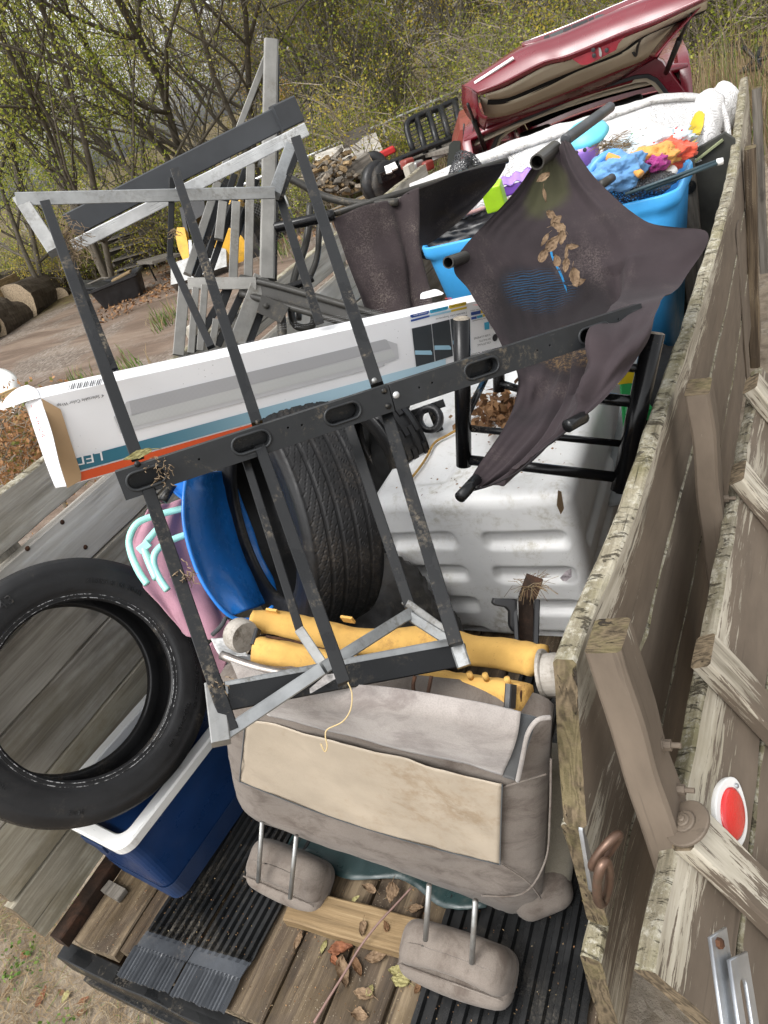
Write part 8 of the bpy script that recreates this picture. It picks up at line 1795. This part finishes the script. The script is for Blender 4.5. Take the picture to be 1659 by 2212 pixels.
beam('fresh_plank', L_px(-60, 560, 17.2), L_px(190, 440, 18.0), .12, .55, [T['lumber']], None, up=(0, 0, 1), label='fresh-sawn tan plank lying on the logs at the left edge', cat='plank')
tb = thing('mixing_tub', 'black plastic tub with a loose lid standing on the gravel', 'tub', onZ(265, 652, 0))
P0 = onZ(265, 655, 0); P0.z = gz(P0.x, P0.y); fx = (ray(300, 640) - ray(230, 660)); fx.z = 0; fx.normalize(); fy = Vector((-fx.y, fx.x, 0))
def tsec(z, hx, hy): return [P0 + fx * x + fy * y + Vector((0, 0, z)) for x, y in rrect(0, .35, hx, hy, .08, 4)]
v, f = loft([tsec(0, .44, .28), tsec(.38, .52, .34), tsec(.40, .58, .39), tsec(.45, .58, .39), tsec(.45, .52, .34), tsec(.1, .44, .27)]); mesh_obj('tub_shell', v, f, T['black'], tb)
rbox('tub_lid', frame(P0 - fx * .45 + fy * .5 + Vector((0, 0, .45)), fx - Vector((0, 0, .35))), .75, .75, .06, T['black'], tb, .02, 2); rbox('plank_scrap', frame(P0 + fx * .15 + fy * .4 + Vector((0, 0, .44)), fx + Vector((0, 0, .1)), Vector((0, 0, 1))), .45, .2, .05, T['lumber'], None, .015, 2, label='tan board scrap lying across the black tub', cat='board'); tube('lid_rope', [P0 - fx * .75 + fy * .4 + Vector((0, 0, .52)), P0 - fx * .3 + fy * .6 + Vector((0, 0, .52)), P0 - fx * .1 + fy * .35 + Vector((0, 0, .50))], .02, T['chip'], tb, 6)
tbl = thing('work_table', 'rough wooden table top on thin black legs at the edge of the wood', 'table', onZ(345, 620, 0))
ta, tb_ = L_px(1370, 240, 15.5), L_px(1650, 160, 15.8); beam('table_top', ta, tb_, 1.1, .06, [T['chip']], tbl); 
for q in (ta, tb_, ta + Vector((.3, .9, 0)), tb_ + Vector((.3, .9, 0))): p = q + (ta + tb_ - q * 2) * .08; beam('leg', p, Vector((p.x, p.y, 0)), .03, .03, [T['blackmetal']], tbl, up=(1, 0, 0))
G_PAL = 'stacked pallets behind the work table'
for i in range(6):
    c = L_px(1350, 110, 17.6) + Vector((0, 0, -.55 + .24 * i)); rt_ = thing('pallet', ['bottom pallet of the stack behind the work table', 'second pallet up in the stack behind the work table', 'third pallet up in the stack behind the work table', 'fourth pallet up in the stack behind the work table', 'fifth pallet up in the stack behind the work table', 'top pallet of the stack behind the work table'][i], 'pallet', c, G_PAL)
    for k in range(6): beam('deck_board', c + Vector((-.7, -.5 + .2 * k, .07)), c + Vector((.7, -.5 + .2 * k, .07)), .13, .02, [T['chip']], rt_)
    for k in range(3): beam('bearer', c + Vector((-.65 + .65 * k, -.5, 0)), c + Vector((-.65 + .65 * k, .5, 0)), .06, .10, [T['chip']], rt_)
# white overturned hull and dry shrub beyond the side boards
hl = thing('boat_hull', 'white fibreglass hull lying in the yard at the left edge of the photo', 'hull', onZ(20, 900, 0))
rows_ = [[D(x, y, t) for x, y, t in r] for r in (((-60, 800, 7.2), (0, 795, 7.1), (35, 812, 7.0), (48, 850, 6.8)), ((-60, 830, 6.9), (0, 825, 6.8), (28, 835, 6.7), (40, 862, 6.6)), ((-60, 860, 6.7), (-5, 855, 6.6), (20, 860, 6.55), (35, 880, 6.5)), ((-60, 900, 6.6), (0, 895, 6.5), (25, 895, 6.5), (40, 905, 6.45)))]
v, f, uv, _ = grid_surface(rows_, 4, 4); o = mesh_obj('hull_shell', v, f, T['whitep'], hl, smooth=True); solidify(o, .05, 1); beam('hull_strake', D(-30, 868, 6.5), D(36, 842, 6.6), .03, .05, [m_plain('tan_strake', (.40, .28, .13), .6)], hl)
def dryshrub(mb, rng):
    x = rng.uniform(-70, 130); y0 = 1010 + rng.gauss(0, 20) + x * -.12; p = D(x, y0 - rng.uniform(0, 130), 2.9 + rng.gauss(0, .22)); h = rng.uniform(.08, .35); a = rng.uniform(0, 6.28)
    q = p + Vector((math.cos(a) * h * .7, math.sin(a) * h * .7, -h * rng.uniform(-.3, .9))); mb.tube([p, p.lerp(q, .5) + Vector((0, 0, .03)), q], [.0028, .002, .001], 3, 0, False)
    for k in range(26): add_leaf(mb, p.lerp(q, rng.uniform(.1, 1)) + Vector((rng.gauss(0, .025), rng.gauss(0, .025), rng.gauss(0, .025))), rng.uniform(.010, .024), rng, 1)
rd = random.Random(66); mb = MB()
for i in range(300): dryshrub(mb, rd)
for pts in (((25, 1010, 2.9), (35, 950, 2.9), (45, 890, 2.9), (60, 840, 3.0)), ((35, 950, 2.9), (15, 920, 2.9), (0, 900, 2.9)), ((40, 920, 2.9), (75, 950, 2.95), (110, 1000, 3.0)), ((38, 940, 2.9), (60, 985, 2.9), (80, 1030, 2.9))): mb.tube([D(*p) for p in pts], .006, 5, 0)
sh = thing('dry_shrub', 'orange-brown dried shrub standing just beyond the side boards', 'shrub', (D(40, 1000, 3.0).x, D(40, 1000, 3.0).y, 0))
mb.tube([D(40, 930, 2.95), (D(40, 1000, 3.0).x, D(40, 1000, 3.0).y, 0)], .012, 6, 0)
mb.build('stems_and_leaves', [T['twig'], m_leaf('tan_shrub_leaves', [(.26, .13, .06), (.42, .23, .11), (.35, .18, .08), (.12, .15, .03)], .3)], sh)
# dark boom arms at the upper right
bm_ = thing('steel_implement', 'black bent steel arms of a machine in the weeds at the upper right edge', 'implement', polar(1640, 200, 10.5))
k6 = crop(2600, 200, 2.01)
for pts in (((745, -30), (860, 90), (938, 215)), ((860, 90), (960, 50)), ((740, 170), (800, 120), (860, 60), (890, -20)), ((700, 185), (780, 165), (870, 150))): tube('arm', [D(*k6(x, y), 9.5) for x, y in pts], .03, T['blackmetal'], bm_, 8)
